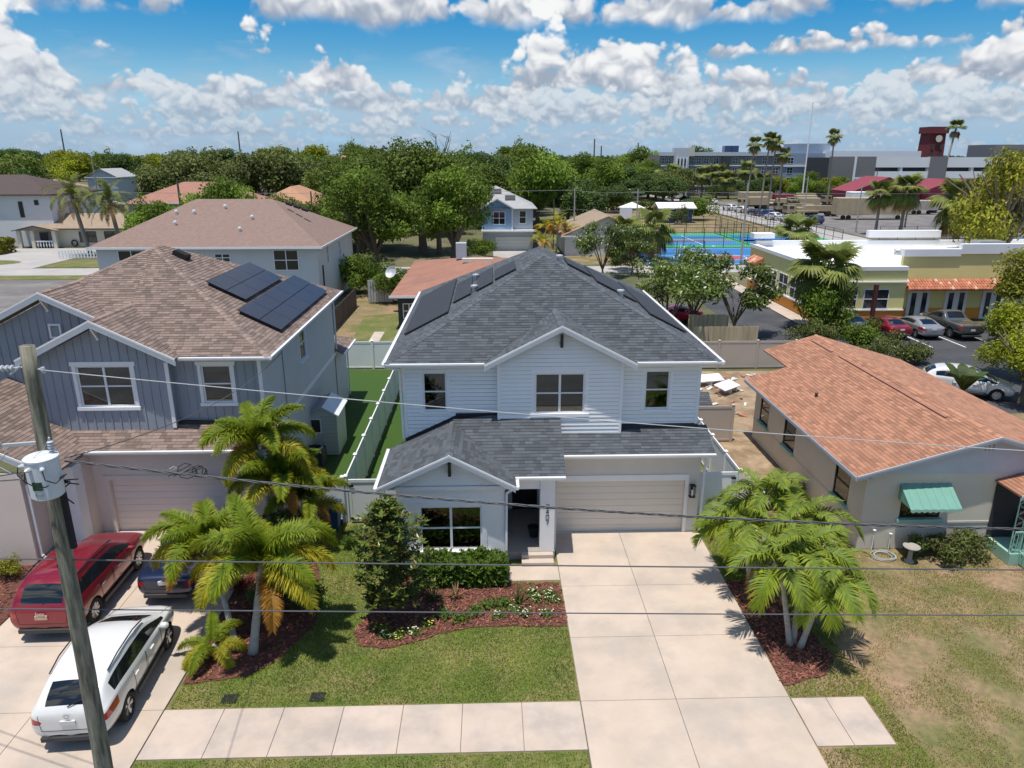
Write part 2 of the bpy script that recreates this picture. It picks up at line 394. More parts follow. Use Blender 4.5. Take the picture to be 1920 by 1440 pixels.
def shingle_roof(roof, polys, mat, expo=.145, widths=(.2, .27, .34), n_ind=300, seed=1, thick=.012, tints=(.74, .86, .98, 1.08, 1.2), minpx=0):
    rg = random.Random(seed); full = []; rest = MB(); base = base_of(roof); tabs = []
    for poly in polys:
        u, v, n = frame_of(poly); o = Vector(poly[0]); q = [((Vector(p)-o).dot(u), (Vector(p)-o).dot(v)) for p in poly]
        if area2(q) < 0: q = q[::-1]
        u0 = min(a for a, b in q); u1 = max(a for a, b in q); v0 = min(b for a, b in q); v1 = max(b for a, b in q)
        vv = v0-.02; conv = [(a, b) for a, b in q]
        while vv < v1:
            x = u0-rg.random()*.3
            while x < u1:
                wi = rg.randrange(len(widths)); ww = widths[wi]; ti = rg.randrange(len(tints))
                rect = [(x+.003, vv), (x+ww-.003, vv), (x+ww-.003, vv+expo), (x+.003, vv+expo)]; x += ww
                c = clip_to(rect, conv)
                if len(c) < 3 or area2(c) < .0015: continue
                tabs.append((o, u, v, n, vv, wi, ti, c, area2(c) > .98*(ww-.006)*expo, rect[0]))
            vv += expo
    full = [t for t in tabs if t[8]]
    full.sort(key=lambda t: (t[0]+t[1]*t[9][0]+t[2]*t[9][1]-CAM).length)
    ind = set(id(t) for t in full[:n_ind]); cache = {}
    for t in tabs:
        o, u, v, n, vv, wi, ti, c, ok, r0 = t
        if id(t) in ind:
            k = (wi, ti)
            if k not in cache:
                mb = MB(); mb.tint = tints[ti]; ww = widths[wi]-.006
                mb.add([(0,0,0),(ww,0,0),(ww,expo,0),(0,expo,0),(0,0,thick*1.3),(ww,0,thick*1.3),(ww,expo,.003),(0,expo,.003)], [(4,5,6,7),(0,1,5,4),(1,2,6,5),(3,0,4,7)])
                cache[k] = mb.mesh('shingle', MT[mat])
            ob = bpy.data.objects.new('shingle', cache[k]); link(ob, roof)
            p = o+u*r0[0]+v*r0[1]-base; ob.matrix_local = Matrix(((u.x,v.x,n.x,p.x),(u.y,v.y,n.y,p.y),(u.z,v.z,n.z,p.z),(0,0,0,1)))
        else:
            rest.tint = tints[ti]*rg.uniform(.93, 1.07); k = len(c); lo = [o+u*a+v*b for a, b in c]
            hi = [o+u*a+v*b+n*(.003+thick*(1-(b-vv)/expo)*rg.choice((.8, 1.3))) for a, b in c] if False else [o+u*a+v*b+n*(.003+thick*1.2*(1-(b-vv)/expo)) for a, b in c]
            rest.add(lo+hi, [tuple(range(k, 2*k))]+[(i, (i+1)%k, k+(i+1)%k, k+i) for i in range(k)])
    if rest.v: rest.build('shingles', MT[mat], roof, kind='stuff')
def slab_planes(polys, t=.06):       # roof deck: every plane thickened downwards
    mb = MB()
    for p in polys: mb.prism([Vector(q)-Vector((0, 0, t)) for q in p], (0, 0, t-.004))
    return mb
def gutter(parent, a, b, mat='white_metal', name='gutter', w=.11, h=.12, out=(0, -1, 0)):
    a, b, o = Vector(a), Vector(b), Vector(out); mb = MB(); d = (b-a).normalized()
    prof = [(0, 0), (0, -h), (w*.7, -h), (w, -h*.45), (w, 0), (w-.015, 0), (w-.015, -.02), (.015, -.02)]
    p0 = [a+o*x+Vector((0, 0, z)) for x, z in prof]; mb.prism(p0, b-a)
    return mb.build(name, MT[mat], parent)
def rake(parent, a, b, yback, mat='white_trim', name='rake_board', h=.2, t=.03):
    a, b = Vector(a), Vector(b); mb = MB(); dz = Vector((0, 0, -h))
    mb.prism([a, b, b+dz, a+dz], (0, yback, 0))
    dz2 = Vector((0, 0, -.07)); up = Vector((0, -.03, .025)); mb.prism([a+up, b+up, b+up+dz2, a+up+dz2], (0, .028, 0))
    return mb.build(name, MT[mat], parent)
def grid_wall(x0, x1, z0, z1, holes, t=.15):     # local wall: face at y=0, thick t
    xs = sorted({x0, x1, *[h[0] for h in holes], *[h[1] for h in holes]}); zs = sorted({z0, z1, *[h[2] for h in holes], *[h[3] for h in holes]}); mb = MB()
    for i in range(len(xs)-1):
        for j in range(len(zs)-1):
            cx, cz = (xs[i]+xs[i+1])/2, (zs[j]+zs[j+1])/2
            if any(h[0] < cx < h[1] and h[2] < cz < h[3] for h in holes): continue
            mb.add([(xs[i],0,zs[j]),(xs[i+1],0,zs[j]),(xs[i+1],0,zs[j+1]),(xs[i],0,zs[j+1])], [(0,1,2,3)])
    for a, b, c, d in holes:
        mb.add([(a,0,c),(b,0,c),(b,0,d),(a,0,d),(a,t,c),(b,t,c),(b,t,d),(a,t,d)], [(0,4,5,1),(1,5,6,2),(2,6,7,3),(3,7,4,0)])
    return mb
def boards(wall, poly, y, holes, expo=.15, name='siding_board', mat='siding_white', rz=0, org=(0, 0, 0)):
    zs = [p[1] for p in poly]; z = min(zs)
    q = poly if area2(poly) > 0 else poly[::-1]
    while z < max(zs)-.02:
        xa = min(p[0] for p in poly)-1; xb = max(p[0] for p in poly)+1
        c = clip_to([(xa, z), (xb, z), (xb, z+expo-.017), (xa, z+expo-.017)], q)
        if len(c) >= 3:
            lo = min(p[0] for p in c); hi = max(p[0] for p in c); seg = [(lo, hi)]
            for a, b, zc, zd in holes:
                if z+expo > zc+.03 and z < zd-.03:
                    ns = []
                    for s_, e_ in seg:
                        if b <= s_ or a >= e_: ns.append((s_, e_)); continue
                        if a > s_: ns.append((s_, a))
                        if b < e_: ns.append((b, e_))
                    seg = ns
            for s_, e_ in seg:
                d = clip2(clip2(c, -1, 0, -s_), 1, 0, e_)
                if len(d) < 3: continue
                mb = MB(); k = len(d); f = [(px, y-.042+.022*(pz-z)/expo, pz) for px, pz in d]; bk = [(px, y-.001, pz) for px, pz in d]
                mb.add(f+bk, [tuple(range(k))]+[(i, k+i, k+(i+1)%k, (i+1)%k) for i in range(k)])
                if rz or any(org): put(mb, name, MT[mat], wall, org, rz)
                else: mb.build(name, MT[mat], wall)
        z += expo
def window(parent, x, y, z, w_, h_, rz=0, cols=2, rows=2, trim=.1, trimmat='white_trim', framemat='white_metal', blind=0., depth=1.4, sill=.06, dark=False, room=True, head=.0, glass='glass', name='window'):
    """centre-bottom at (x,y,z) of the wall face; local -y looks out"""
    f = MB(); fw = .06; yb = .06
    f.box(-w_/2, -w_/2+fw, 0.01, yb, 0, h_).box(w_/2-fw, w_/2, 0.01, yb, 0, h_).box(-w_/2+fw, w_/2-fw, 0.01, yb, 0, fw).box(-w_/2+fw, w_/2-fw, 0.01, yb, h_-fw, h_)
    cw = w_/cols
    for i in range(1, cols): f.box(-w_/2+cw*i-.04, -w_/2+cw*i+.04, 0.005, yb, fw, h_-fw)
    if rows == 2:
        for i in range(cols):
            a = -w_/2+cw*i+(fw if i == 0 else .04); b = -w_/2+cw*(i+1)-(fw if i == cols-1 else .04); f.box(a, b, .02, yb, h_*.5-.025, h_*.5+.025)
    wo = put(f, name, MT['black_metal' if dark else framemat], parent, (x, y, z), rz)
    for i in range(cols):
        a = -w_/2+cw*i+(fw if i == 0 else .04); b = -w_/2+cw*(i+1)-(fw if i == cols-1 else .04)
        for j in range(rows):
            z0 = fw if j == 0 else h_*.5+.025; z1 = (h_*.5-.025 if j == 0 else h_-fw) if rows == 2 else h_-fw
            p = MB(); p.box(a, b, .035+.012*j, .041+.012*j, z0, z1); o = bpy.data.objects.new('pane', p.mesh('pane', MT[glass])); link(o, wo)
    if trim:
        t = MB(); T = trim
        t.box(-w_/2-T, -w_/2-.002, -.035, 0.02, -.0, h_).box(w_/2+.002, w_/2+T, -.035, .02, 0, h_).box(-w_/2-T-head, w_/2+T+head, -.042, .02, h_+.001, h_+T*1.15)
        t.box(-w_/2-T-.03, w_/2+T+.03, -.055-sill*.3, .02, -T*.95, -.001)
        o = bpy.data.objects.new('casing', t.mesh('casing', MT[trimmat])); link(o, wo)
    if room:
        r = MB(); a, b, d = -w_/2, w_/2, depth
        r.add([(a,.07,0),(b,.07,0),(b,.07,h_),(a,.07,h_),(a-.4,d,-.5),(b+.4,d,-.5),(b+.4,d,h_+.3),(a-.4,d,h_+.3)], [(4,5,6,7),(0,4,7,3),(1,2,6,5),(3,7,6,2),(0,1,5,4)])
        o = bpy.data.objects.new('interior', r.mesh('interior', MT['dark_room'])); link(o, wo)
    if blind:
        r = MB(); r.box(-w_/2+.03, w_/2-.03, .10, .11, h_*(1-blind), h_-.02); o = bpy.data.objects.new('blind', r.mesh('blind', MT['blind'])); link(o, wo)
    return wo
def downspout(parent, pts, mat='white_metal'):
    mb = MB()
    for a, b in zip(pts, pts[1:]): mb.bar(a, b, .075, .06, up=(0, 1, .01))
    return mb.build('downspout', MT[mat], parent)
# ------------------------------------------------------------------ ground
def sheet(name, x0, x1, y0, y1, z, mat, nx=1, ny=1, kind='structure', parent=None):
    mb = MB(); vs_ = [(x0+(x1-x0)*i/nx, y0+(y1-y0)*j/ny, z) for j in range(ny+1) for i in range(nx+1)]
    mb.add(vs_, [(j*(nx+1)+i, j*(nx+1)+i+1, (j+1)*(nx+1)+i+1, (j+1)*(nx+1)+i) for j in range(ny) for i in range(nx)])
    o = mb.build(name, MT[mat], parent)
    if kind: o['kind'] = kind
    return o
def patch(name, pts, z, mat, kind='structure'):
    mb = MB(); mb.poly(*[(x, y, z) for x, y in pts]); o = mb.build(name, MT[mat]); o['kind'] = kind; return o
sheet('ground', -4500, 4500, -400, 7000, -.03, 'ground')
sheet('street', -300, 300, 2.5, 10.6, -.02, 'asphalt_old')
patch('lawn', [(-8.28, 15.12), (2.2, 15.12), (2.2, 24), (-3.0, 24), (-3.0, 45.5), (-8.28, 45.5)], -.012, 'lawn')
patch('grass_verge', [(-8.28, 10.8), (2.15, 10.8), (2.15, 13.52), (-8.28, 13.52)], -.010, 'lawn')
patch('neighbour_yard', [(7.58, 10.8), (40, 10.8), (40, 36), (7.58, 36)], -.014, 'lawn_dry')
patch('side_grass', [(7.58, 18.5), (10.4, 18.5), (10.6, 20.5), (11.2, 22), (9.45, 24.9), (9.45, 32.3), (7.58, 32.3)], -.008, 'lawn')
patch('back_turf', [(-10.0, 27.2), (-5.5, 24.95), (-5.5, 45.4), (-10, 45.4)], -.004, 'turf')
patch('side_turf', [(-5.4, 24.95), (-3.1, 24.95), (-3.1, 45.4), (-5.4, 45.4)], -.004, 'turf')
patch('dirt_strip', [(9.55, 24.8), (11, 22.6), (12.8, 22.4), (12.8, 32.2), (9.55, 32.2)], -.004, 'dirt')
patch('dirt_yard', [(8, 32.5), (19.5, 32.5), (19.5, 44.4), (8, 44.4)], -.004, 'dirt')
patch('back_lawn', [(-13, 46), (-2, 46), (-2, 84), (-13, 84)], -.006, 'lawn_dry')
# driveways made of separate slabs with real joints
def slabs(name, xs, ys, z, mat, th=.06, j=.012):
    r = sheet(name, xs[0], xs[-1], ys[0], ys[-1], z-.035, 'joint')
    for a, b in zip(xs, xs[1:]):
        for c, d in zip(ys, ys[1:]):
            mb = MB(); g = j/2; mb.rbox(a+g, b-g, c+g, d-g, z-th, z, .006); mb.build('slab', MT[mat], r)
    return r
slabs('driveway', [2.2, 4.65, 7.58], [10.9, 15.1, 17.65, 20.25, 23.66], .022, 'concrete')
slabs('sidewalk', [-8.28]+[-8.28+1.495*i for i in range(1, 7)]+[2.185], [13.52, 15.1], .02, 'concrete_side')
slabs('sidewalk', [7.6, 8.5, 9.5], [13.46, 15.05], .02, 'concrete_side')
slabs('neighbour_driveway', [-20.5, -17.6, -14.6, -11.5, -8.3], [10.9, 15.1, 17.7], .02, 'concrete'); slabs('neighbour_driveway', [-14.6, -11.5, -8.3], [17.7, 21, 24.28], .02, 'concrete')
slabs('walkway', [.42, 2.19], [20.62, 21.5], .022, 'concrete')
slabs('porch_walk', [17.6, 19.5], [15.5, 17, 18.4, 19.9], .015, 'concrete_old')
slabs('side_pad', [-16.8, -14.62], [22.55, 23.9], .03, 'concrete_side')
# drains in the lawn edge
for i, x in enumerate((-6.78, -4.55)):
    d = MB(); d.box(x-.19, x+.19, 15.3, 15.62, -.02, .012); o = d.build('drain_box', MT['black_matte'])
    tag(o, 'black plastic meter box in the grass beside the sidewalk, %s' % ('nearer the parked white car' if i == 0 else 'nearer the driveway'), 'meter box')
    for k in range(6):
        g = MB(); g.box(x-.17, x+.17, 15.33+.05*k, 15.352+.05*k, .012, .02); g.build('grate_bar', MT['black_metal'], o) if False else put(g, 'grate_bar', MT['rubber'], o, (0, 0, 0))
# ------------------------------------------------------------------ main house
mh = thing('white_house', 'white two-storey house with charcoal shingle roof and number 2407 by the garage', 'house', (2.2, 24, 0))
def wall_part(parent, name, mat, x0, x1, y, z0, z1, holes=(), rz=0, ox=0):
    return put(grid_wall(x0, x1, z0, z1, list(holes)), name, MT[mat], parent, (ox, y, 0) if rz == 0 else (ox, y, 0), rz)
# -- lower storey
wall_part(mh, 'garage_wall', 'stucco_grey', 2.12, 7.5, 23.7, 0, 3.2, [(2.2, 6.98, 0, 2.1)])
o = MB(); o.box(7.35, 7.5, 23.702, 24.6, 0, 3.2); o.build('side_wall', MT['stucco_white'], mh); o = MB(); o.box(7.35, 7.5, 24.602, 37.7, 0, 6.4); o.build('side_wall', MT['stucco_white'], mh)
o = MB(); o.box(-3.15, -3.0, 24.602, 37.7, 0, 6.4).box(-3.0, 7.35, 37.55, 37.7, 0, 6.4); o.build('side_wall', MT['stucco_white'], mh)
bw = put(grid_wall(-3.15, .4, 0, 3.05, [(-2.42, -.36, .62, 2.25)]), 'bay_wall', MT['stucco_white'], mh, (0, 21.6, 0))
for a, b, c in ((.25, .4, 25), (-3.15, -3.0, 24.6)): o = MB(); o.box(a, b, 21.602, c, 0, 3.05); o.build('bay_side_wall', MT['stucco_white'], mh)
# bay gable
o = MB(); o.prism([(-3.55, 21.56, 3.02), (.6, 21.56, 3.02), (-1.38, 21.56, 4.06)], (0, .06, 0)); o.build('bay_gable', MT['stucco_white'], mh)
o = MB(); o.box(-3.17, .42, 21.5, 21.56, 2.86, 3.0); o.build('frieze', MT['stucco_white'], mh)
window(mh, -1.39, 21.6, .62, 2.06, 1.63, trim=.16, trimmat='stucco_white', blind=.0, depth=2.2, sill=.3, head=.1)
o = MB(); o.box(-2.72, -.06, 21.44, 21.6, .42, .6); o.build('window_ledge', MT['white_trim'], mh)
# porch
o = MB(); o.box(.42, 2.12, 21.95, 25.3, 0, .3); o.build('porch_floor', MT['concrete_old'], mh)
for k in range(2):
    s_ = MB(); s_.rbox(.97, 2.06, 21.45+.27*k, 21.94, .0 if k == 0 else .17, .165+.135*k, .01); s_.build('step', MT['concrete_side'], mh)
o = MB(); o.rbox(1.6, 2.1, 22.0, 22.45, .302, 3.0, .01); post = o.build('porch_post', MT['stucco_white'], mh)
o = MB(); o.box(.42, 2.1, 22.05, 22.4, 2.62, 3.02); o.build('porch_beam', MT['stucco_white'], mh)
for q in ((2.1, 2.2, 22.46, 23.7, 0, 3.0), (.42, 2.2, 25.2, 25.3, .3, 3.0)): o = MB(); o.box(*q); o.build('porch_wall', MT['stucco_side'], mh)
o = MB(); o.box(.42, 2.1, 21.9, 25.2, 2.98, 3.02); o.build('porch_ceiling', MT['white_trim'], mh)
fd = MB(); fd.box(.75, 1.7, 25.12, 25.19, .3, 2.45); fdo = fd.build('front_door', MT['black_metal'], mh)
g = MB(); g.box(.95, 1.5, 25.10, 25.115, 1.75, 2.2); g.build('pane', MT['glass_dark'], fdo); g = MB(); g.box(1.58, 1.63, 25.06, 25.115, 1.2, 1.5); g.build('handle', MT['steel'], fdo)
o = MB(); o.box(.6, .745, 25.13, 25.19, .3, 2.6).box(1.705, 1.85, 25.13, 25.19, .3, 2.6).box(.745, 1.705, 25.13, 25.19, 2.455, 2.6); o.build('door_frame', MT['white_trim'], mh)
# numbers on the post
SEG = {'2': 'abged', '4': 'fgbc', '0': 'abcdef', '7': 'abc'}
for i, ch in enumerate('2407'):
    mb = MB(); x, z = 1.85, 1.98-.20*i; hw, hh = .05, .075; y = 21.99; t = .013
    S = {'a': ((-hw, hh), (hw, hh)), 'b': ((hw, hh), (hw, 0)), 'c': ((hw, 0), (hw, -hh)), 'd': ((-hw, -hh), (hw, -hh)), 'e': ((-hw, 0), (-hw, -hh)), 'f': ((-hw, hh), (-hw, 0)), 'g': ((-hw, 0), (hw, 0))}
    segs = [S[k] for k in SEG[ch]]
    if ch == '2': segs = [S['a'], S['b'], ((hw, 0), (-hw, -hh)), S['d']]
    if ch == '7': segs = [S['a'], ((hw, hh), (-hw*.2, -hh))]
    if ch == '4': segs = [((hw*.5, hh), (hw*.5, -hh)), ((hw*.5, hh), (-hw, -hh*.25)), ((-hw, -hh*.25), (hw, -hh*.25))]
    for a, b in segs: mb.bar((x+a[0], y, z+a[1]), (x+b[0], y, z+b[1]), .014, t, up=(0, 1, 0))
    mb.build('house_number', MT['black_metal'], mh)
# garage door: sections with grooves
gd = MB(); gd.box(2.2, 6.98, 23.86, 23.9, 0.0, 2.1); gdo = gd.build('garage_door', MT['garage_beige'], mh)
for k in range(8):
    p = MB(); z0 = .01+.2595*k; p.rbox(2.205, 6.975, 23.83, 23.862, z0, z0+.252, .004); p.build('door_panel', MT['garage_beige'], gdo)
o = MB(); o.box(2.13, 7.1, 23.665, 23.698, 2.102, 2.33).box(6.98, 7.1, 23.665, 23.698, 0, 2.1); o.build('garage_trim', MT['white_trim'], mh)
# wall lamp
lp = MB(); lp.box(7.2, 7.26, 23.66, 23.698, 1.55, 1.95); lpo = lp.build('wall_lamp', MT['black_metal'], mh)
l2 = MB()
for dx in (-.09, .08): l2.box(7.225+dx, 7.24+dx, 23.5, 23.515, 1.52, 1.92).box(7.225+dx, 7.24+dx, 23.63, 23.645, 1.52, 1.92)
l2.box(7.12, 7.33, 23.49, 23.655, 1.92, 1.96).box(7.12, 7.33, 23.49, 23.655, 1.48, 1.52); l2.build('lamp_frame', MT['black_metal'], lpo)
l3 = MB(); l3.lathe([(.035, 1.52), (.04, 1.6), (.035, 1.75), (.01, 1.78)], (7.225, 23.57, 0), 10); l3.build('lamp_bulb', MT['white_metal'], lpo)
# -- upper storey walls with lap siding
uy, gy = 24.6, 24.3
hl = [(-2.45, -1.6, 4.52, 5.98)]; hr = [(5.5, 6.4, 4.52, 5.98)]; hg = [(1.52, 3.3, 4.5, 6.0)]
for (x0, x1, y, hs_, nm) in ((-3.15, .2, uy, hl, 'upper_wall'), (4.65, 7.5, uy, hr, 'upper_wall'), (.2, 4.65, gy, hg, 'gable_wall')):
    wl = put(grid_wall(x0, x1, 3.0, 6.42, hs_), nm, MT['siding_white'], mh, (0, y, 0))
    top = [(x1, 6.4), (x0, 6.4)] if nm == 'upper_wall' else [(x1, 6.4), (2.42, 7.52), (x0, 6.4)]
    if nm == 'gable_wall':
        o = MB(); o.prism([(.2, gy, 6.42), (4.65, gy, 6.42), (2.42, gy, 7.54)], (0, .1, 0)); o.build('gable_top', MT['siding_white'], mh)
        for q in (.2, 4.55): o = MB(); o.box(q, q+.1, gy+.002, uy, 3.3, 6.4); o.build('gable_cheek', MT['siding_white'], mh)
    c0, c1 = x0+(.1 if x0 < .1 or nm == 'gable_wall' else 0), x1-(.1 if x1 > 4.7 or nm == 'gable_wall' else 0)
    boards(wl, [(c0, 3.3), (c1, 3.3)]+[((c1 if i == 0 else c0) if len(top) == 2 or i != 1 else p[0], p[1]) for i, p in enumerate(top)], y, hs_, .148)
for x, y, z0 in ((-3.15, uy, 3.2), (7.4, uy, 3.7), (.2, gy, 3.9), (4.55, gy, 3.6)):
    o = MB(); o.box(x-.002, x+.102, y-.05, y+.02, z0, 6.4); o.build('corner_board', MT['siding_white'], mh)
window(mh, -2.025, uy, 4.52, .85, 1.46, cols=1, trim=.1, trimmat='siding_white', blind=.33)
window(mh, 5.95, uy, 4.52, .9, 1.46, cols=1, trim=.1, trimmat='siding_white', blind=.45)
window(mh, 2.41, gy, 4.5, 1.78, 1.5, cols=2, trim=.13, trimmat='siding_white', blind=.42)
# string-light clips under the gable window
# -- roofs
EZ, AP = 6.42, (2.185, 29.95, 9.44)
c1, c2, c3, c4 = (-3.68, 24.15, EZ), (8.05, 24.15, EZ), (8.05, 38.2, EZ), (-3.68, 38.2, EZ)
GR, GE0, GE1 = (2.42, 23.9, 7.77), (-.25, 23.9, 6.40), (5.06, 23.9, 6.40)
slope = (AP[2]-EZ)/(AP[1]-24.15)
def on_front(x, z): return (x, 24.15+(z-EZ)/slope, z)
gtop = on_front(2.42, 7.77); gl = on_front(-.25, 6.425); gr = on_front(5.06, 6.425)
up_polys = [[c1, gl, gtop, AP], [gtop, gr, c2, AP], [GE0, GR, gtop, gl], [GR, GE1, gr, gtop], [c2, c3, AP], [c4, c1, AP]]
AB = (2.185, 32.4, 9.44)
front_polys = [[c1, gl, gtop, AP], [gr, c2, AP, gtop], [GE0, GR, gtop, gl], [GR, GE1, gr, gtop], [c2, c3, AB, AP], [c4, c1, AP, AB], [c3, c4, AB]]
bay_e = 3.08; BR = (-1.38, 21.25, 4.2)
py0, pz0, psl = 21.93, 3.12, .50          # porch roof plane
def on_porch(x, z): return (x, py0+(z-pz0)/psl, z)
pv = on_porch(-1.38, 4.2); pw = on_porch(.75, bay_e+.05)
low_polys = [[(-3.72, 21.25, bay_e), BR, (-1.38, 24.6, 4.2), (-3.72, 24.6, bay_e)],
             [BR, (.75, 21.25, bay_e), pw, pv],
             [pw, on_porch(2.45, pz0), on_porch(2.45, pz0+psl*(24.3-py0)), on_porch(-1.38, pz0+psl*(24.3-py0)), pv],
             [(-1.38, 24.15, 4.2), (-1.38, 24.6, 4.2), (.25, 24.6, 4.42), (.25, 24.25, 4.27)],
             [(2.44, 23.28, 3.3), (7.85, 23.28, 3.3), (7.85, 24.6, 3.88), (2.44, 24.6, 3.88)]]
roof_u = slab_planes(front_polys).build('roof', MT['shingle_dark'], mh)
roof_l = slab_planes(low_polys).build('lower_roof', MT['shingle_dark'], mh)
shingle_roof(roof_l, [low_polys[0], low_polys[1], low_polys[2], low_polys[4]], 'shingle_dark', seed=3, n_ind=300)
shingle_roof(roof_u, front_polys, 'shingle_dark', seed=5, n_ind=300)
# ridge and hip caps
def caps(roof, a, b, mat, w_=.13, seg=.24):
    a, b = Vector(a), Vector(b); n = int((b-a).length/seg); d = (b-a)/n; s_ = d.cross(Vector((0, 0, 1))).normalized()*w_; mb = MB(); rg = random.Random(n)
    for i in range(n):
        p, q = a+d*i+Vector((0, 0, .035)), a+d*(i+1.08)+Vector((0, 0, .022)); dz = Vector((0, 0, -.055)); mb.tint = rg.choice((.9, 1.05, 1.25, 1.35))
        mb.add([p, q, p+s_+dz, q+s_+dz, p-s_+dz, q-s_+dz], [(0, 1, 3, 2), (1, 0, 4, 5)])
    mb.build('ridge_caps', MT[mat], roof, kind='stuff')
caps(roof_u, c1, AP, 'shingle_dark'); caps(roof_u, c2, AP, 'shingle_dark'); caps(roof_u, gtop, GR, 'shingle_dark')
caps(roof_l, (-1.38, 24.6, 4.2), BR, 'shingle_dark')
# flashing where lower roofs meet walls
o = MB(); o.box(-1.3, .2, 24.5, 24.598, 4.2, 4.44); o.prism([(-3.14, 24.535, 3.33), (-1.3, 24.535, 4.18), (-1.3, 24.535, 4.36), (-3.14, 24.535, 3.5)], (0, .06, 0)); o.build('flashing', MT['flashing'], mh)
o = MB(); o.prism([(4.66, 24.4, 3.80), (4.66, 24.599, 3.89), (4.66, 24.599, 4.0)], (2.85, 0, 0)); o.build('flashing', MT['flashing'], mh)
# gutters, fascia, rakes
for a, b in (((-3.66, 24.14, EZ+.01), (-.2, 24.14, EZ+.01)), ((5.03, 24.14, EZ+.01), (8.05, 24.14, EZ+.01)), ((.72, py0-.005, pz0+.01), (2.44, py0-.005, pz0+.01)), ((2.46, 23.27, 3.31), (7.86, 23.27, 3.31))): gutter(mh, a, b)
for a, b, out in (((-3.69, 38.15, EZ+.01), (-3.69, 24.1, EZ+.01), (-1, 0, 0)), ((8.06, 24.1, EZ+.01), (8.06, 38.15, EZ+.01), (1, 0, 0)), ((-3.73, 24.6, bay_e+.01), (-3.73, 21.25, bay_e+.01), (-1, 0, 0)), ((.76, 21.25, bay_e+.01), (.76, 21.95, bay_e+.01), (1, 0, 0))): gutter(mh, a, b, out=out)
for a, b in ((GE0, GR), (GR, GE1)): rake(mh, Vector(a)+Vector((0, -.005, 0)), Vector(b)+Vector((0, -.005, 0)), .035)
for a, b in (((-3.72, 21.25, bay_e), BR), (BR, (.75, 21.25, bay_e))): rake(mh, Vector(a)+Vector((0, -.005, 0)), Vector(b)+Vector((0, -.005, 0)), .035)
# soffits
for q in ((-3.66, .18, 24.16, 24.6, EZ-.09, EZ-.065), (4.67, 8.03, 24.16, 24.6, EZ-.09, EZ-.065), (-3.66, -3.15, 24.6, 38.1, EZ-.09, EZ-.065), (7.5, 8.03, 24.6, 38.1, EZ-.09, EZ-.065)): o = MB(); o.box(*q); o.build('soffit', MT['white_trim'], mh)
for q in ((2.46, 7.83, 23.29, 23.7, 3.19, 3.215), (-3.7, -3.15, 21.3, 24.5, bay_e-.09, bay_e-.065)): o = MB(); o.box(*q); o.build('soffit', MT['white_trim'], mh)
# knee brackets on the gables
for x, y, z in ((2.42, 23.97, 7.42), (-1.38, 21.32, 3.86)):
    o = MB(); o.box(x-.05, x+.05, y, y+.1, z-.42, z+.03); o.box(x-.045, x+.045, y+.1, y+.3, z-.4, z-.3); o.build('gable_bracket', MT['black_metal'], mh)
downspout(mh, [(.7, 21.42, 2.95), (.46, 21.55, 2.72), (.44, 21.55, .05)])
downspout(mh, [(-3.72, 24.2, 6.3), (-3.25, 24.52, 6.1), (-3.2, 24.53, 3.5)])
downspout(mh, [(7.9, 23.35, 3.2), (7.62, 23.6, 3.0), (7.6, 23.62, .1)])
# solar mats on both flanks of the roof
def on_plane(poly, x, y):
    u, v, n = frame_of(poly); o = Vector(poly[0]); return Vector((x, y, o.z-(n.x*(x-o.x)+n.y*(y-o.y))/n.z)), n
def mat_panel(parent, poly, pts, name, mat, off=.05, t=.045):
    q = []; n = None
    for x, y in pts: p, n = on_plane(poly, x, y); q.append(p+n*off)
    mb = MB(); mb.prism(q, n*t); return mb.build(name, MT[mat], parent)
def pq(t, x): return None
LP, RP = front_polys[5], front_polys[4]
def rect(x0, x1, y0, y1): return [(x0, y0), (x1, y0), (x1, y1), (x0, y1)]
for r_ in ((-3.35, -1.62, 27.5, 35.3), (-1.5, -.78, 29.0, 33.4), (-.55, .12, 29.0, 32.9), (.2, 1.05, 29.3, 31.6)): mat_panel(mh, LP, rect(*r_), 'solar_panel', 'solar_black')
for r_ in ((6.1, 7.55, 27.15, 34.5), (4.3, 5.98, 29.2, 33.6), (3.2, 4.2, 30.2, 32.3)): mat_panel(mh, RP, rect(*r_), 'solar_panel', 'solar_black')
for poly, pts in ((LP, ((-.67, 29.4), (-.66, 32.2))), (RP, ((2.85, 30.0), (5.2, 28.6)))):
    for x, y in pts:
        p, n = on_plane(poly, x, y); mb = MB(); mb.lathe([(.11, 0), (.11, .18), (.15, .2), (.15, .27), (.02, .3)], p, 12); mb.build('roof_vent', MT['galv'], mh, smooth=False)
# ------------------------------------------------------------------ left house
lh = thing('bluegrey_house', 'blue-grey board-and-batten house with tan shingle roof and solar panels', 'house', (-12, 25, 0))
put(grid_wall(-14.4, -8.27, 0, 3.3, [(-13.85, -9.05, 0, 2.1)]), 'garage_wall', MT['stucco_pink'], lh, (0, 24.3, 0))
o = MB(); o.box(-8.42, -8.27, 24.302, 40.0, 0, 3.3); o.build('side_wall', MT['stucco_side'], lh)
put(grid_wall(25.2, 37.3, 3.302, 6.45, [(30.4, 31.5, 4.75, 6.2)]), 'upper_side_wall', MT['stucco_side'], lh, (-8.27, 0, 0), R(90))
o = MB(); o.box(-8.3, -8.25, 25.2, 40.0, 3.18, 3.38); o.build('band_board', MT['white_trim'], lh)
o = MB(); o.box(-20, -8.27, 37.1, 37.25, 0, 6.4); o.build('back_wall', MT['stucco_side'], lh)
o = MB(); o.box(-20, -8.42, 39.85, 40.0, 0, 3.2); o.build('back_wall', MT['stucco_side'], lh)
window(lh, -8.27, 30.95, 4.75, 1.05, 1.45, R(90), cols=1, trim=.08, blind=.2)
gd = MB(); gd.box(-13.85, -9.05, 24.46, 24.5, 0, 2.1); gdo = gd.build('garage_door', MT['garage_pink'], lh)
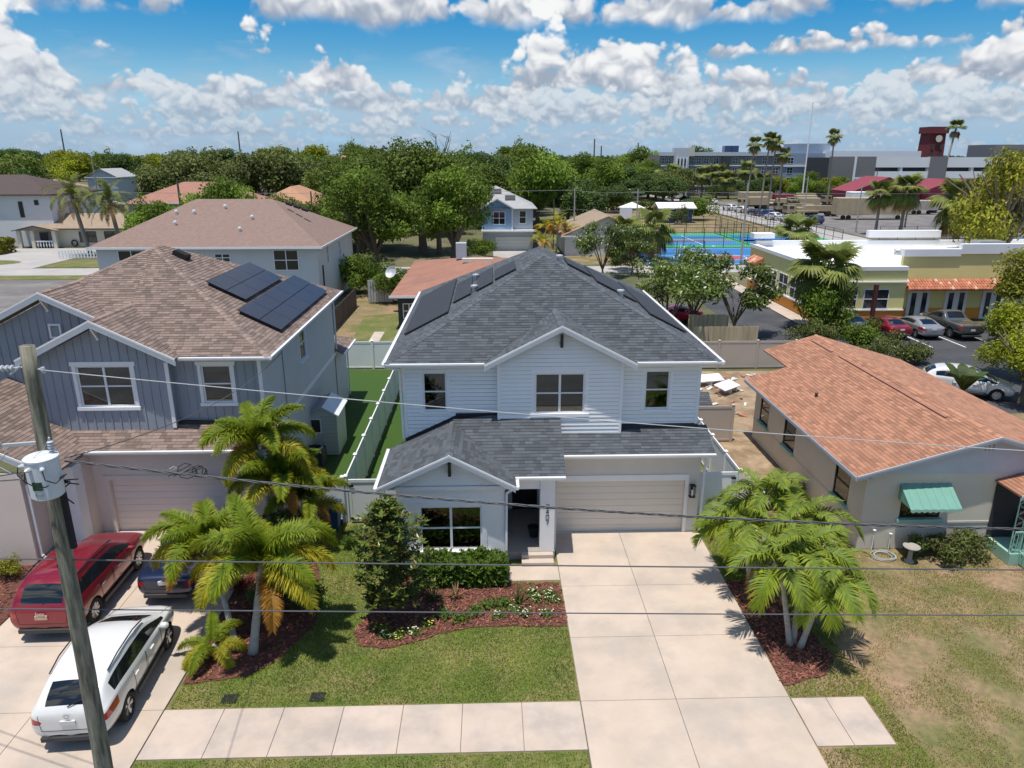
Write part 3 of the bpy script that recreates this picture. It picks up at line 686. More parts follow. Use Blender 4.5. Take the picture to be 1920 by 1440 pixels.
for k in range(8):
    p = MB(); z0 = .01+.2595*k; p.rbox(-13.845, -9.055, 24.43, 24.462, z0, z0+.252, .004); p.build('door_panel', MT['garage_pink'], gdo)
o = MB(); o.box(-14.05, -8.85, 24.265, 24.298, 2.102, 2.28).box(-14.0, -13.85, 24.265, 24.298, 0, 2.1).box(-9.05, -8.9, 24.265, 24.298, 0, 2.1); o.build('garage_trim', MT['stucco_pink'], lh)
o = MB(); o.rbox(-15.0, -14.42, 23.2, 23.75, .2, 3.1, .01); o.build('porch_post', MT['white_trim'], lh)
o = MB(); o.box(-14.55, -14.4, 23.75, 26.4, 0, 3.2); o.build('porch_wall', MT['stucco_pink'], lh)
o = MB(); o.box(-15.45, -14.4, 26.4, 26.5, 0, 3.2); o.build('porch_wall', MT['stucco_pink'], lh)
o = MB(); o.box(-15.45, -14.42, 22.85, 26.4, 0, .2); o.build('porch_floor', MT['concrete_old'], lh)
o = MB(); o.box(-15.6, -15.45, 22.2, 26.5, 0, 3.2); o.build('bay_side_wall', MT['stucco_pink'], lh)
o = MB(); o.box(-19.4, -15.45, 22.05, 22.2, 0, 3.4); o.build('bay_wall', MT['stucco_pink'], lh)
downspout(lh, [(-14.75, 22.1, 3.2), (-15.36, 22.2, 2.9), (-15.36, 22.2, .35), (-15.1, 22.1, .1)])
# upper walls and battens
def batten_wall(parent, name, poly, y, holes, step=.305, mat='bluegrey', x_off=.1):
    xs = [p[0] for p in poly]; q = poly if area2(poly) > 0 else poly[::-1]
    x0, x1 = min(xs), max(xs); zt = min(p[1] for p in poly[2:])
    wl = put(grid_wall(x0, x1, poly[0][1], zt, holes), name, MT[mat], parent, (0, y, 0))
    if len(poly) > 4: g = MB(); g.prism([(p[0], y, p[1]) for p in poly[2:]], (0, .1, 0)); g.build('gable_top', MT[mat], parent)
    x = x0+x_off
    while x < x1-.05:
        c = clip_to([(x-.02, -9), (x+.02, -9), (x+.02, 99), (x-.02, 99)], q)
        if len(c) > 2:
            lo, hi = min(p[1] for p in c), max(p[1] for p in c); seg = [(lo, hi)]
            for a, b, zc, zd in holes:
                if a-.1 < x < b+.1: seg = [(lo, zc-.1), (zd+.13, hi)]
            for s_, e_ in seg:
                if e_-s_ < .05: continue
                m = MB(); m.box(x-.02, x+.02, y-.026, y-.001, s_, e_); m.build('batten', MT[mat], wl)
        x += step
    return wl
h1 = [(-14.62, -12.72, 4.72, 6.24)]; h2 = [(-10.42, -9.36, 4.72, 6.14)]
batten_wall(lh, 'gable_wall', [(-16.2, 3.6), (-11.42, 3.6), (-11.42, 6.4), (-13.67, 7.66), (-16.2, 6.4)], 24.85, h1)
batten_wall(lh, 'upper_wall', [(-11.42, 3.8), (-8.27, 3.8), (-8.27, 6.5), (-11.42, 6.5)], 25.2, h2)
o = MB(); o.box(-11.52, -11.42, 24.852, 25.2, 3.6, 6.45); o.build('gable_cheek', MT['bluegrey'], lh)
batten_wall(lh, 'gable_wall', [(-20.2, 4.0), (-12.3, 4.0), (-12.3, 6.3), (-16.25, 8.25), (-20.2, 6.3)], 26.6, [])
o = MB(); o.box(-16.22, -16.1, 24.852, 26.6, 3.6, 6.4); o.build('gable_cheek', MT['bluegrey'], lh)
for x, y, z0, z1 in ((-11.5, 24.85, 3.9, 6.35), (-8.37, 25.2, 3.95, 6.4), (-16.2, 24.85, 4.3, 6.35)):
    o = MB(); o.box(x-.03, x+.1, y-.035, y+.02, z0, z1); o.build('corner_board', MT['white_trim'], lh)
window(lh, -13.67, 24.85, 4.72, 1.9, 1.52, trim=.13, blind=.45, head=.05)
window(lh, -9.89, 25.2, 4.72, 1.06, 1.42, cols=1, trim=.12, blind=.25, head=.05)
lv = MB(); lv.box(-16.3, -15.86, 26.5, 26.62, 6.84, 6.9).box(-16.3, -15.86, 26.5, 26.62, 7.32, 7.38).box(-16.3, -16.24, 26.5, 26.62, 6.9, 7.32).box(-15.92, -15.86, 26.5, 26.62, 6.9, 7.32); lvo = lv.build('gable_vent', MT['white_trim'], lh)
for k in range(7):
    s_ = MB(); z = 6.91+.058*k; s_.prism([(-16.23, 26.55, z), (-16.23, 26.6, z+.05), (-16.23, 26.6, z+.06), (-16.23, 26.55, z+.01)], (.3, 0, 0)); s_.build('louvre', MT['blind'], lvo)
# roofs
EL = 6.55; A = (-14.02, 30.95, 9.65); AB2 = (-14.02, 31.6, 9.65)
k1, k2, k3, k4 = (-20.2, 24.75, EL), (-7.82, 24.75, EL), (-7.82, 37.8, EL), (-20.2, 37.8, EL)
def onf(x, z): return (x, 24.75+(z-EL)/.5, z)
R1, E1a, E1b = (-13.67, 24.45, 7.93), (-10.95, 24.45, 6.56), (-16.4, 24.45, 6.56)
t1 = onf(-13.67, 7.93); r1 = onf(-10.95, 6.57); l1 = onf(-16.4, 6.57)
R2 = (-16.25, 26.2, 8.6); t2 = onf(-16.25, 8.6)
def on2(x, y): return (x, y, 8.6-.5*(x+16.25))          # right slope of the rear gable
gx = -14.95
VX, VZ = -14.29, 7.62
lpolys = [[t1, r1, k2, A], [(VX, 26.89, VZ), t1, A, t2], [R1, E1a, r1, t1], [E1b, R1, (-13.67, 26.6, 7.93), (-16.4, 26.6, 6.56)], [k2, k3, AB2, A], [k3, k4, AB2],
          [R2, (VX, 26.2, VZ), (VX, 26.89, VZ), t2], [(-20.2, 26.2, 6.62), R2, t2, (-20.2, 28.85, 6.62)], [(VX, 26.6, VZ), (-13.67, 26.6, 7.93), t1, (VX, 26.89, VZ)]]
rl = slab_planes(lpolys).build('roof', MT['shingle_tan'], lh)
TT = (.70, .82, .97, 1.1, 1.2)
shingle_roof(rl, [lpolys[0], lpolys[2], lpolys[3], lpolys[4], lpolys[6], lpolys[7], lpolys[1], lpolys[8]], 'shingle_tan', seed=8, tints=TT)
caps(rl, k2, A, 'shingle_tan'); caps(rl, t1, R1, 'shingle_tan'); caps(rl, t2, R2, 'shingle_tan'); caps(rl, A, t2, 'shingle_tan')
gz = 3.37
ll = [[(-14.3, 23.95, gz), (-7.82, 23.95, gz), (-7.82, 25.2, gz+.63), (-15.6, 25.2, gz+.63)],
      [(-14.3, 22.0, gz), (-14.3, 23.95, gz), (-16.0, 25.6, gz+.85), (-18.2, 27, 5.32), (-18.2, 22.0, 5.32)]]
rb = slab_planes(ll).build('lower_roof', MT['shingle_tan'], lh)
shingle_roof(rb, ll, 'shingle_tan', seed=9, tints=TT)
rear = [[(-7.82, 37.2, 3.3), (-7.82, 40.4, 3.3), (-9.4, 38.8, 4.1), (-9.4, 37.2, 4.1)], [(-7.82, 40.4, 3.3), (-20, 40.4, 3.3), (-18.5, 38.8, 4.1), (-9.4, 38.8, 4.1)]]
rr = slab_planes(rear).build('rear_roof', MT['shingle_tan'], lh); shingle_roof(rr, rear, 'shingle_tan', seed=10, n_ind=0, tints=TT)
for a, b, out in (((-14.35, 23.94, gz+.01), (-7.8, 23.94, gz+.01), (0, -1, 0)), ((-10.95, 24.74, EL+.01), (-7.8, 24.74, EL+.01), (0, -1, 0)), ((-7.81, 24.7, EL+.01), (-7.81, 37.8, EL+.01), (1, 0, 0)), ((-7.81, 37.2, 3.31), (-7.81, 40.4, 3.31), (1, 0, 0))): gutter(lh, a, b, out=out)
for a, b in ((E1b, R1), (R1, E1a), ((-20.2, 26.2, 6.62), R2), (R2, (VX, 26.2, VZ)), ((-18.2, 22.0, 5.32), (-14.3, 22.0, gz))): rake(lh, Vector(a)+Vector((0, -.005, 0)), Vector(b)+Vector((0, -.005, 0)), .035, h=.24)
o = MB(); o.box(-8.27, -7.84, 24.8, 37.7, EL-.09, EL-.065); o.build('soffit', MT['white_trim'], lh)
o = MB(); o.box(-11.4, -8.27, 24.78, 25.2, EL-.09, EL-.065); o.build('soffit', MT['white_trim'], lh)
o = MB(); o.box(-11.41, -8.27, 25.05, 25.198, gz+.5, gz+.68); o.build('flashing', MT['flashing'], lh)
for x, y, z in ((-13.67, 24.5, 7.72), (-16.25, 26.25, 8.38)):
    o = MB(); o.box(x-.04, x+.04, y+.3, y+.38, z-.55, z).box(x-.04, x+.04, y, y+.3, z-.08, z); o.prism([(x-.035, y, z-.1), (x-.035, y+.32, z-.52), (x-.035, y+.32, z-.42), (x-.035, y+.1, z-.1)], (.07, 0, 0)); o.build('gable_bracket', MT['white_trim'], lh)
# solar panels
def solar(x0, x1, y0, y1, nx, ny):
    poly = lpolys[4]
    for i in range(nx):
        for j in range(ny):
            a, b = x0+(x1-x0)*i/nx+.012, x0+(x1-x0)*(i+1)/nx-.012; c, d = y0+(y1-y0)*j/ny+.012, y0+(y1-y0)*(j+1)/ny-.012
            mat_panel(lh, poly, [(a, c), (b, c), (b, d), (a, d)], 'solar_panel', 'solar', .12, .035)
    mat_panel(lh, poly, [(x0+.1, y0+.06), (x1-.1, y0+.06), (x1-.1, y1-.06), (x0+.1, y1-.06)], 'panel_rack', 'black_matte', .02, .09)
solar(-11.45, -9.95, 29.15, 34.6, 2, 3); solar(-9.78, -8.18, 27.55, 35.95, 2, 5)
p, n = on_plane(lpolys[4], -13.1, 31.2); mb = MB(); u = Vector((.9, 0, -.45)).normalized(); mb.obox(p+n*.1, u*.3, Vector((0, .25, 0)), n*.1); mb.obox(p+n*.215, u*.26, Vector((0, .22, 0)), n*.02); mb.build('roof_vent', MT['black_matte'], lh)
downspout(lh, [(-7.78, 37.75, 6.45), (-8.2, 37.4, 6.2), (-8.2, 37.4, 3.4)]); downspout(lh, [(-7.78, 40.35, 3.2), (-8.2, 40.06, 2.9), (-8.2, 40.06, .1)])
mb = MB(); mb.tube([(-8.24, 27.8, 6.2), (-8.24, 27.8, .8)], .02, 6); mb.build('conduit', MT['steel'], lh); mb = MB(); mb.box(-8.27, -8.12, 28.6, 29.0, 1.1, 1.8); mb.build('meter_box', MT['steel'], lh)
# ------------------------------------------------------------------ right house
rh = thing('cream_bungalow', 'cream single-storey bungalow with orange shingle roof and green window awning', 'house', (17, 28, 0))
hf = [(14.18, 15.62, 1.2, 2.35)]
put(grid_wall(12.85, 21.2, 0, 2.9, hf), 'front_wall', MT['cream_wall'], rh, (0, 22.3, 0))
hs_ = [(-24.5, -23.35, 1.15, 2.5), (-29.4, -28.2, 1.15, 2.5), (-32.3, -31.2, 1.15, 2.5)]
put(grid_wall(-33.0, -22.302, 0, 2.9, hs_), 'side_wall', MT['cream_wall'], rh, (12.85, 0, 0), R(-90))
o = MB(); o.box(12.83, 21.2, 22.28, 22.299, .98, 1.05); o.build('wall_band', MT['cream_band'], rh); o = MB(); o.box(12.83, 12.849, 22.28, 33.0, .98, 1.05); o.build('wall_band', MT['cream_band'], rh)
o = MB(); o.box(12.86, 21.2, 32.85, 33.0, 0, 2.9); o.build('back_wall', MT['cream_wall'], rh)
window(rh, 14.9, 22.3, 1.2, 1.44, 1.15, cols=1, rows=2, trim=0, dark=True, blind=.0, glass='glass_dark')
o = MB(); o.rbox(14.1, 15.7, 22.16, 22.298, 1.08, 1.195, .01); o.build('window_sill', MT['seafoam'], rh)
for a, b, c, d in hs_:
    y = -(a+b)/2; window(rh, 12.85, y, 1.15, b-a, d-c, R(-90), cols=1, rows=2, trim=0, dark=True, glass='glass_dark')
    o = MB(); o.rbox(12.72, 12.848, y-.66, y+.66, 1.03, 1.145, .01); o.build('window_sill', MT['seafoam'], rh)
# awning
aw = MB(); n_ = 12
for k in range(n_):
    a, b = 14.02+1.76*k/n_, 14.02+1.76*(k+1)/n_; m = .012*(k % 2)
    aw.prism([(a, 22.26, 2.52+m), (b, 22.26, 2.52+m), (b, 21.45, 1.95+m), (a, 21.45, 1.95+m)], (0, 0, .012))
aw.prism([(14.02, 22.27, 2.52), (14.02, 21.45, 1.95), (14.02, 22.27, 1.98)], (.01, 0, 0)); aw.prism([(15.77, 22.27, 2.52), (15.77, 21.45, 1.95), (15.77, 22.27, 1.98)], (.01, 0, 0))
awo = aw.build('awning', MT['awning'], rh)
vl = MB()
for k in range(9):
    a, b = 14.02+1.76*k/9, 14.02+1.76*(k+1)/9; vl.prism([(a, 21.44, 1.96), (b, 21.44, 1.96), (b, 21.44, 1.88), ((a+b)/2, 21.44, 1.83), (a, 21.44, 1.88)], (0, .012, 0))
vl.build('awning_valance', MT['seafoam'], awo)
# roof
z0, zr, xl, xr, xm = 2.95, 4.33, 12.3, 21.7, 17.0
ks = (zr-z0)/(xm-xl)
def zl(x): return z0+ks*(x-xl)
rp = [[(xl, 33.2, z0), (xl, 21.95, z0), (xm, 21.95, zr), (xm, 33.2, zr)], [(14.3, 36.4, zl(14.3)), (14.3, 33.2, zl(14.3)), (xm, 33.2, zr), (xm, 36.4, zr)],
      [(xm, 21.95, zr), (xr, 21.95, z0), (xr, 36.4, z0), (xm, 36.4, zr)]]
rro = slab_planes(rp, .05).build('roof', MT['shingle_orange'], rh)
shingle_roof(rro, rp, 'shingle_orange', seed=12, tints=(.8, .9, 1., 1.09, 1.17), expo=.15, widths=(.24, .33, .42))
caps(rro, (xm, 36.4, zr), (xm, 21.95, zr), 'shingle_orange')
for y0_, y1_ in ((24.2, 32.6), (33.4, 35.6)): mb = MB(); mb.obox((xm-.5, (y0_+y1_)/2, zl(xm-.5)+.05), (.05, 0, .05*ks), (0, (y1_-y0_)/2, 0), (-.012*ks, 0, .018)); mb.build('ridge_vent', MT['roof_terracotta'], rh)
gutter(rh, (xl-.005, 33.2, z0), (xl-.005, 21.95, z0), 'gable_bluegrey', 'fascia', .03, .16, (-1, 0, 0))
for a, b in (((xl, 21.95, z0), (xm, 21.95, zr)), ((xm, 21.95, zr), (xr, 21.95, z0))): rake(rh, Vector(a)+Vector((0, -.005, 0)), Vector(b)+Vector((0, -.005, 0)), .035, 'gable_bluegrey', h=.16)
o = MB(); o.prism([(12.86, 22.28, 2.88), (21.2, 22.28, 2.88), (21.2, 22.28, zl(12.86)-.06), (xm, 22.28, zr-.06), (12.86, 22.28, zl(12.86)-.06)], (0, .05, 0)); o.build('gable', MT['gable_bluegrey'], rh)
o = MB(); o.box(xl+.03, 12.85, 22, 33.1, z0-.12, z0-.09); o.build('soffit', MT['gable_bluegrey'], rh)
p = MB(); px_, py_ = 13.9, 29.0; p.lathe([(.06, 0), (.06, .16), (.075, .16), (.075, .2)], (px_, py_, zl(px_)-.02), 10); p.build('vent_pipe', MT['roof_darkbrown'], rh)
for k in range(3): lv = MB(); lv.box(16.75+.14*k, 16.83+.14*k, 22.25, 22.279, 3.72, 4.02); lv.build('gable_vent', MT['steel'], rh)
# porch with gabled roof
pr = [[(17.35, 21.0, 2.62), (19.4, 21.0, 3.22), (19.4, 22.3, 3.22), (17.35, 22.3, 2.62)], [(19.4, 21.0, 3.22), (21.5, 21.0, 2.62), (21.5, 22.3, 2.62), (19.4, 22.3, 3.22)]]
po_ = slab_planes(pr, .05).build('porch_roof', MT['shingle_orange'], rh); shingle_roof(po_, pr, 'shingle_orange', seed=13, n_ind=0, tints=(.8, .9, 1., 1.09, 1.17), expo=.15, widths=(.24, .33, .42))
for a, b in (((17.35, 21.0, 2.62), (19.4, 21.0, 3.22)), ((19.4, 21.0, 3.22), (21.5, 21.0, 2.62))): rake(rh, Vector(a)+Vector((0, -.005, 0)), Vector(b)+Vector((0, -.005, 0)), .035, 'gable_bluegrey', h=.16)
o = MB(); o.box(17.5, 21.3, 21.1, 22.28, 0, .42); o.build('porch_floor', MT['seafoam'], rh)
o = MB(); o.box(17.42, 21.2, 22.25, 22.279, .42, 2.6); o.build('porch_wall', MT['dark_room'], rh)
def lattice(parent, x, y, h0, h1, w_=.28):
    mb = MB()
    for dx in (-w_/2, w_/2): mb.box(x+dx-.015, x+dx+.015, y-.015, y+.015, h0, h1)
    z = h0; k = 0
    while z < h1-.2: mb.bar((x-w_/2*(1 if k % 2 else -1), y, z), (x+w_/2*(1 if k % 2 else -1), y, z+.2), .015); mb.lathe([(.05, -.01), (.05, .01)], (x, y, z+.1), 8, axis='y', cap=False); z += .2; k += 1
    mb.build('porch_column', MT['seafoam'], parent)
lattice(rh, 17.65, 21.2, .42, 2.55); lattice(rh, 19.0, 21.2, .42, 2.55)
def rail(parent, a, b, h=.8, n=7):
    mb = MB(); a, b = Vector(a), Vector(b); mb.bar(a+Vector((0, 0, h)), b+Vector((0, 0, h)), .04); mb.bar(a+Vector((0, 0, .12)), b+Vector((0, 0, .12)), .025)
    for k in range(n+1): p = a+(b-a)*k/n; mb.bar(p, p+Vector((0, 0, h)), .02)
    mb.build('railing', MT['seafoam'], parent)
rail(rh, (17.55, 21.15, .42), (18.45, 21.15, .42)); rail(rh, (17.8, 21.1, .42), (17.9, 20.2, .05), n=5)
for k in range(3): s_ = MB(); s_.rbox(17.9, 19.4, 20.2+.3*k, 21.099, .0 if k == 0 else .14*k+.003, .14*(k+1), .012); s_.build('step', MT['seafoam'], rh)
# ------------------------------------------------------------------ vinyl fences
def fence(name, label, a, b, mat, h=1.83, step=2.4, group=None, capz=True, posts=(1, 1)):
    a, b = Vector((*a, 0)), Vector((*b, 0)); t = thing(name, label, 'fence', a, 0, group); L_ = (b-a).length; n = max(1, round(L_/step)); d = (b-a).normalized(); sd_ = Vector((-d.y, d.x, 0))
    pm = MB(); pm.rbox(-.065, .065, -.065, .065, 0, h+.06, .008); pm.add([(-.08,-.08,h+.06),(.08,-.08,h+.06),(.08,.08,h+.06),(-.08,.08,h+.06),(0,0,h+.13)], [(0,1,4),(1,2,4),(2,3,4),(3,0,4),(3,2,1,0)]); pme = pm.mesh('post', MT[mat])
    L1 = L_/n; pa = MB(); pa.box(.07, L1-.07, -.011, .011, .14, h-.13)
    k = 1
    while k*.15 < L1-.15: pa.box(.07+k*.15-.004, .07+k*.15+.004, -.013, .013, .14, h-.13); k += 1
    ra = MB(); ra.box(.066, L1-.066, -.025, .025, h-.13, h); rb2 = MB(); rb2.box(.066, L1-.066, -.025, .025, .05, .14)
    pae, rae, rbe = pa.mesh('panel', MT[mat]), ra.mesh('rail', MT[mat]), rb2.mesh('rail', MT[mat]); rz = math.atan2(d.y, d.x)
    for i in range(n+1):
        if (i == 0 and not posts[0]) or (i == n and not posts[1]): continue
        o = link(bpy.data.objects.new('post', pme), t); o.location = d*L1*i; o.rotation_euler.z = rz
    for i in range(n):
        for nm, me in (('panel', pae), ('rail', rae), ('rail', rbe)):
            o = link(bpy.data.objects.new(nm, me), t); o.location = d*L1*i; o.rotation_euler.z = rz
    return t
fence('vinyl_fence', 'white vinyl fence running back between the two tall houses', (-5.5, 24.9), (-5.5, 45.5), 'vinyl_white', step=2.06)
fence('vinyl_fence', 'pale vinyl fence closing the bright green turf yard at the back', (-9.9, 45.62), (-5.5, 45.62), 'vinyl_white', step=2.2, posts=(1, 0))
fence('vinyl_fence', 'white vinyl fence beside the blue-grey house, behind the palms', (-8.2, 24.82), (-5.62, 24.82), 'vinyl_white', step=2.5)
fence('vinyl_fence', 'white vinyl fence running back from the gate along the bungalow side yard', (9.46, 25.0), (9.46, 32.3), 'vinyl_white', step=1.82)
fence('vinyl_fence', 'short white vinyl fence stub between gate and palms', (9.6, 24.7), (9.75, 22.9), 'vinyl_white', step=1.8)
fence('vinyl_fence', 'beige vinyl fence between the white house and the orange-roofed bungalow', (7.9, 32.45), (11.6, 32.45), 'vinyl_beige', step=1.85)
fence('vinyl_fence', 'long beige vinyl fence at the back of the bare dirt yard', (-5.4, 45.0), (19.8, 45.0), 'vinyl_beige', step=2.5, h=1.83)
fence('vinyl_fence', 'short beige vinyl fence behind the white house meeting its back corner', (-3.4, 40.5), (-5.2, 40.5), 'vinyl_beige', step=1.9)
def gate(label, a, b, mat, hinge):
    t = thing('vinyl_gate', label, 'gate', (*a, 0)); w_ = b[0]-a[0]; h = 1.8
    p = MB(); p.box(.12, w_-.12, -.01, .01, .2, h-.12)
    p.build('panel', MT[mat]) if False else put(p, 'panel', MT[mat], t, (a[0], a[1], 0))
    f = MB(); f.box(.03, w_-.03, -.03, .03, h-.12, h).box(.03, w_-.03, -.03, .03, .06, .2).box(.03, .12, -.03, .03, .2, h-.12).box(w_-.12, w_-.03, -.03, .03, .2, h-.12); put(f, 'gate_frame', MT[mat], t, (a[0], a[1], 0))
    for x in (hinge,):
        for z in (1.55, .2): m = MB(); m.box(w_*x-.09, w_*x+.09, -.055, -.031, z-.045, z+.045); put(m, 'hinge', MT['black_metal'], t, (a[0], a[1], 0))
    m = MB(); m.box(w_*(1-hinge)+(-.1 if hinge < .5 else .02), w_*(1-hinge)+(-.02 if hinge < .5 else .1), -.06, -.031, .95, 1.12); put(m, 'latch', MT['black_metal'], t, (a[0], a[1], 0))
gate('white vinyl gate between the magnolia tree and the vinyl fence', (-5.4, 24.75), (-3.2, 24.75), 'vinyl_white', .06)
gate('white vinyl gate beside the garage wall lamp', (7.62, 25.0), (9.38, 25.0), 'vinyl_white', .9)
# ------------------------------------------------------------------ yard things
sh = thing('storage_shed', 'small grey resin storage shed with a four-pane window beside the blue-grey house', 'shed', (-7.9, 31.6, 0))
o = MB(); o.box(-8.5, -7.1, 31.3, 33.2, 0.02, 2.0); o.prism([(-8.5, 31.3, 2.0), (-7.1, 31.3, 2.0), (-7.7, 31.3, 2.32)], (0, 1.9, 0)); o.build('wall', MT['galv'], sh)
for k in range(9): s_ = MB(); s_.box(-7.86, -7.12, 31.28, 31.299, .06+.21*k, .25+.21*k); s_.build('siding_board', MT['blind'], sh)
for a, b, m in (((-8.62, 1.95), (-7.7, 2.37), 'steel'), ((-7.7, 2.37), (-6.98, 1.95), 'white_metal')):
    s_ = MB(); s_.prism([(a[0], 31.15, a[1]), (b[0], 31.15, b[1]), (b[0], 31.15, b[1]+.05), (a[0], 31.15, a[1]+.05)], (0, 2.2, 0)); s_.build('roof', MT[m], sh)
window(sh, -8.12, 31.3, 1.15, .5, .62, cols=2, rows=2, trim=.04, room=False, glass='glass_dark')
o = MB(); o.box(-8.36, -7.88, 31.28, 31.299, 1.16, 1.76); o.build('window_backing', MT['dark_room'], sh)
ac = thing('air_conditioner', 'dark grey air conditioner unit standing in front of the small shed', 'air conditioner', (-7.95, 30.2, 0))
o = MB(); o.rbox(-8.35, -7.5, 29.8, 30.65, .08, .82, .06); o.build('casing', MT['solar_black'], ac)
o = MB(); o.lathe([(.36, .82), (.36, .86), (.30, .88), (.30, .86)], (-7.93, 30.22, 0), 20, cap=False); o.build('fan_ring', MT['steel'], ac)
for k in range(12): a = k*math.pi/6; m = MB(); m.bar((-7.93, 30.22, .88), (-7.93+.33*math.cos(a), 30.22+.33*math.sin(a), .87), .012); m.build('grille_bar', MT['black_metal'], ac)
o = MB(); o.lathe([(.1, .85), (.1, .885), (.02, .9)], (-7.93, 30.22, 0), 12); o.build('fan_hub', MT['black_metal'], ac)
# barrels and bin by the gate, pots, porch furniture
def wheelie(label, x, y, mat, h=1.0, rz=0, group=None):
    t = thing('wheeled_bin', label, 'bin', (x, y, 0), rz, group); b = MB(); b.add([(-.24,-.28,.08),(.24,-.28,.08),(.24,.22,.08),(-.24,.22,.08),(-.29,-.36,h),(.29,-.36,h),(.29,.32,h),(-.29,.32,h)], [(3,2,1,0),(4,5,6,7),(0,1,5,4),(1,2,6,5),(2,3,7,6),(3,0,4,7)]); link(bpy.data.objects.new('body', b.mesh('body', MT[mat])), t)
    l = MB(); l.rbox(-.31, .31, -.39, .36, h+.005, h+.07, .02); link(bpy.data.objects.new('lid', l.mesh('lid', MT[mat])), t)
    for sx in (-1, 1): w_ = MB(); w_.lathe([(.1, -.03), (.11, 0), (.1, .03)], (sx*.26, .3, .11), 12, axis='x'); link(bpy.data.objects.new('wheel', w_.mesh('wheel', MT['rubber'])), t)
pmat('bin_blue', (.03, .09, .22), .5); pmat('bin_green', (.02, .07, .03), .5); pmat('bin_black', (.02, .02, .02), .5)
wheelie('blue wheeled bin half hidden behind the palms by the fence', -5.95, 24.3, 'bin_blue')
pf = thing('potted_plant', 'dark leafy potted plant on the porch of the white house', 'plant', (1.45, 23.0, .3))
o = MB(); o.lathe([(.14, .0), (.2, .35), (.21, .4), (.17, .4), (.15, .33)], (1.45, 23.0, .3), 14); o.build('pot', MT['black_matte'], pf)
bb = thing('birdbath', 'grey stone birdbath beside the bushes in front of the bungalow', 'birdbath', (14.25, 21.4, 0))
o = MB(); o.lathe([(.16, 0), (.16, .05), (.08, .1), (.07, .42), (.1, .5)], (14.25, 21.4, 0), 14); o.build('pedestal', MT['concrete_old'], bb, smooth=True)
o = MB(); o.lathe([(.08, .49), (.25, .56), (.28, .61), (.25, .61), (.08, .53), (.01, .52)], (14.25, 21.4, 0), 18); o.build('basin', MT['concrete_old'], bb, smooth=True)
hs2 = MB(); rg = random.Random(4)
pts = [(13.55+.35*math.cos(a)*(1+.25*math.sin(a*.37)), 21.75+.3*math.sin(a)*(1+.2*math.cos(a*.23)), .03+.012*(a/6.28)) for a in [i*.3 for i in range(90)]]
hs2.tube(pts, .012, 6); tag(hs2.build('garden_hose', MT['blind']), 'pale coiled garden hose on the ground by the bungalow wall', 'hose')
for i, (x, h_) in enumerate(((13.35, .75), (13.95, .6))):
    m = MB(); m.tube([(x, 22.2, 0), (x, 22.2, h_)], .02, 8); m.lathe([(.05, h_), (.06, h_+.05), (.02, h_+.07)], (x, 22.2, 0), 8); tag(m.build('standpipe', MT['white_metal']), ('white standpipe against the bungalow wall, nearer its corner', 'white standpipe against the bungalow wall, nearer the birdbath')[i], 'pipe')
ch = thing('porch_chair', 'dark red-brown chair on the bungalow porch', 'chair', (18.6, 21.75, .42))
o = MB(); o.box(18.3, 18.9, 21.45, 22.0, .78, .84); o.build('seat', MT['leaf_red'], ch); o = MB(); o.prism([(18.3, 22.0, .8), (18.9, 22.0, .8), (18.9, 22.15, 1.5), (18.3, 22.15, 1.5)], (0, .04, 0)); o.build('backrest', MT['leaf_red'], ch)
for sx in (18.32, 18.84):
    for sy in (21.47, 21.95): m = MB(); m.box(sx, sx+.04, sy, sy+.04, .42, .78); m.build('leg', MT['leaf_red'], ch)
    m = MB(); m.box(sx-.02, sx+.06, 21.45, 22.05, 1.0, 1.04); m.build('armrest', MT['leaf_red'], ch)
# debris in the dirt yard and the little shed
ds = thing('garden_shed', 'low garden shed with grey shingles behind the white house corner', 'shed', (9.2, 33.6, 0))
o = MB(); o.box(8.3, 10.5, 33.0, 34.6, 0, 1.6); o.build('wall', MT['cream_wall'], ds)
dp = [[(8.1, 32.75, 1.6), (10.75, 32.75, 1.6), (10.75, 33.8, 2.1), (8.1, 33.8, 2.1)], [(10.75, 34.9, 1.6), (8.1, 34.9, 1.6), (8.1, 33.8, 2.1), (10.75, 33.8, 2.1)]]
dr = slab_planes(dp, .05).build('roof', MT['shingle_dark'], ds); shingle_roof(dr, dp, 'shingle_dark', seed=21, n_ind=0)
rg = random.Random(12); db = MB()
for i in range(90):
    x, y = rg.uniform(9.5, 17), rg.uniform(35.5, 44); s_ = rg.uniform(.06, .28); a = rg.uniform(0, 3.1); c_, d_ = math.cos(a)*s_, math.sin(a)*s_
    db.tint = rg.choice(((.9, .85, .8), (.6, .55, .5), (.8, .3, .2), (1.1, 1.1, 1.1))); db.obox((x, y, .04), (c_, d_, rg.uniform(-.05, .05)), (-d_*.4, c_*.4, 0), (0, 0, .03))
pmat('rubble', (.6, .58, .55), .9, .1, tint=True); tag(db.build('rubble', MT['rubble']), 'scattered rubble and scraps in the bare dirt yard', 'rubble', kind='stuff')
for i, (x, y, a) in enumerate(((13.2, 41.5, .2), (13.8, 40.0, .7))):
    m = MB(); c_, d_ = math.cos(a), math.sin(a); m.obox((x, y, .45), (c_*.8, d_*.8, 0), (-d_*.4, c_*.4, .1), (0, 0, .02)); m.obox((x, y, .2), (c_*.05, d_*.05, 0), (-d_*.3, c_*.3, 0), (0, 0, .2)); m.obox((x+c_*.6, y+d_*.6, .22), (c_*.04, d_*.04, 0), (-d_*.3, c_*.3, 0), (0, 0, .2))
    tag(m.build('plastic_table', MT['white_metal']), ('broken white plastic table in the dirt yard, farther back', 'white plastic bench in the dirt yard, nearer the bungalow roof')[i], 'table')
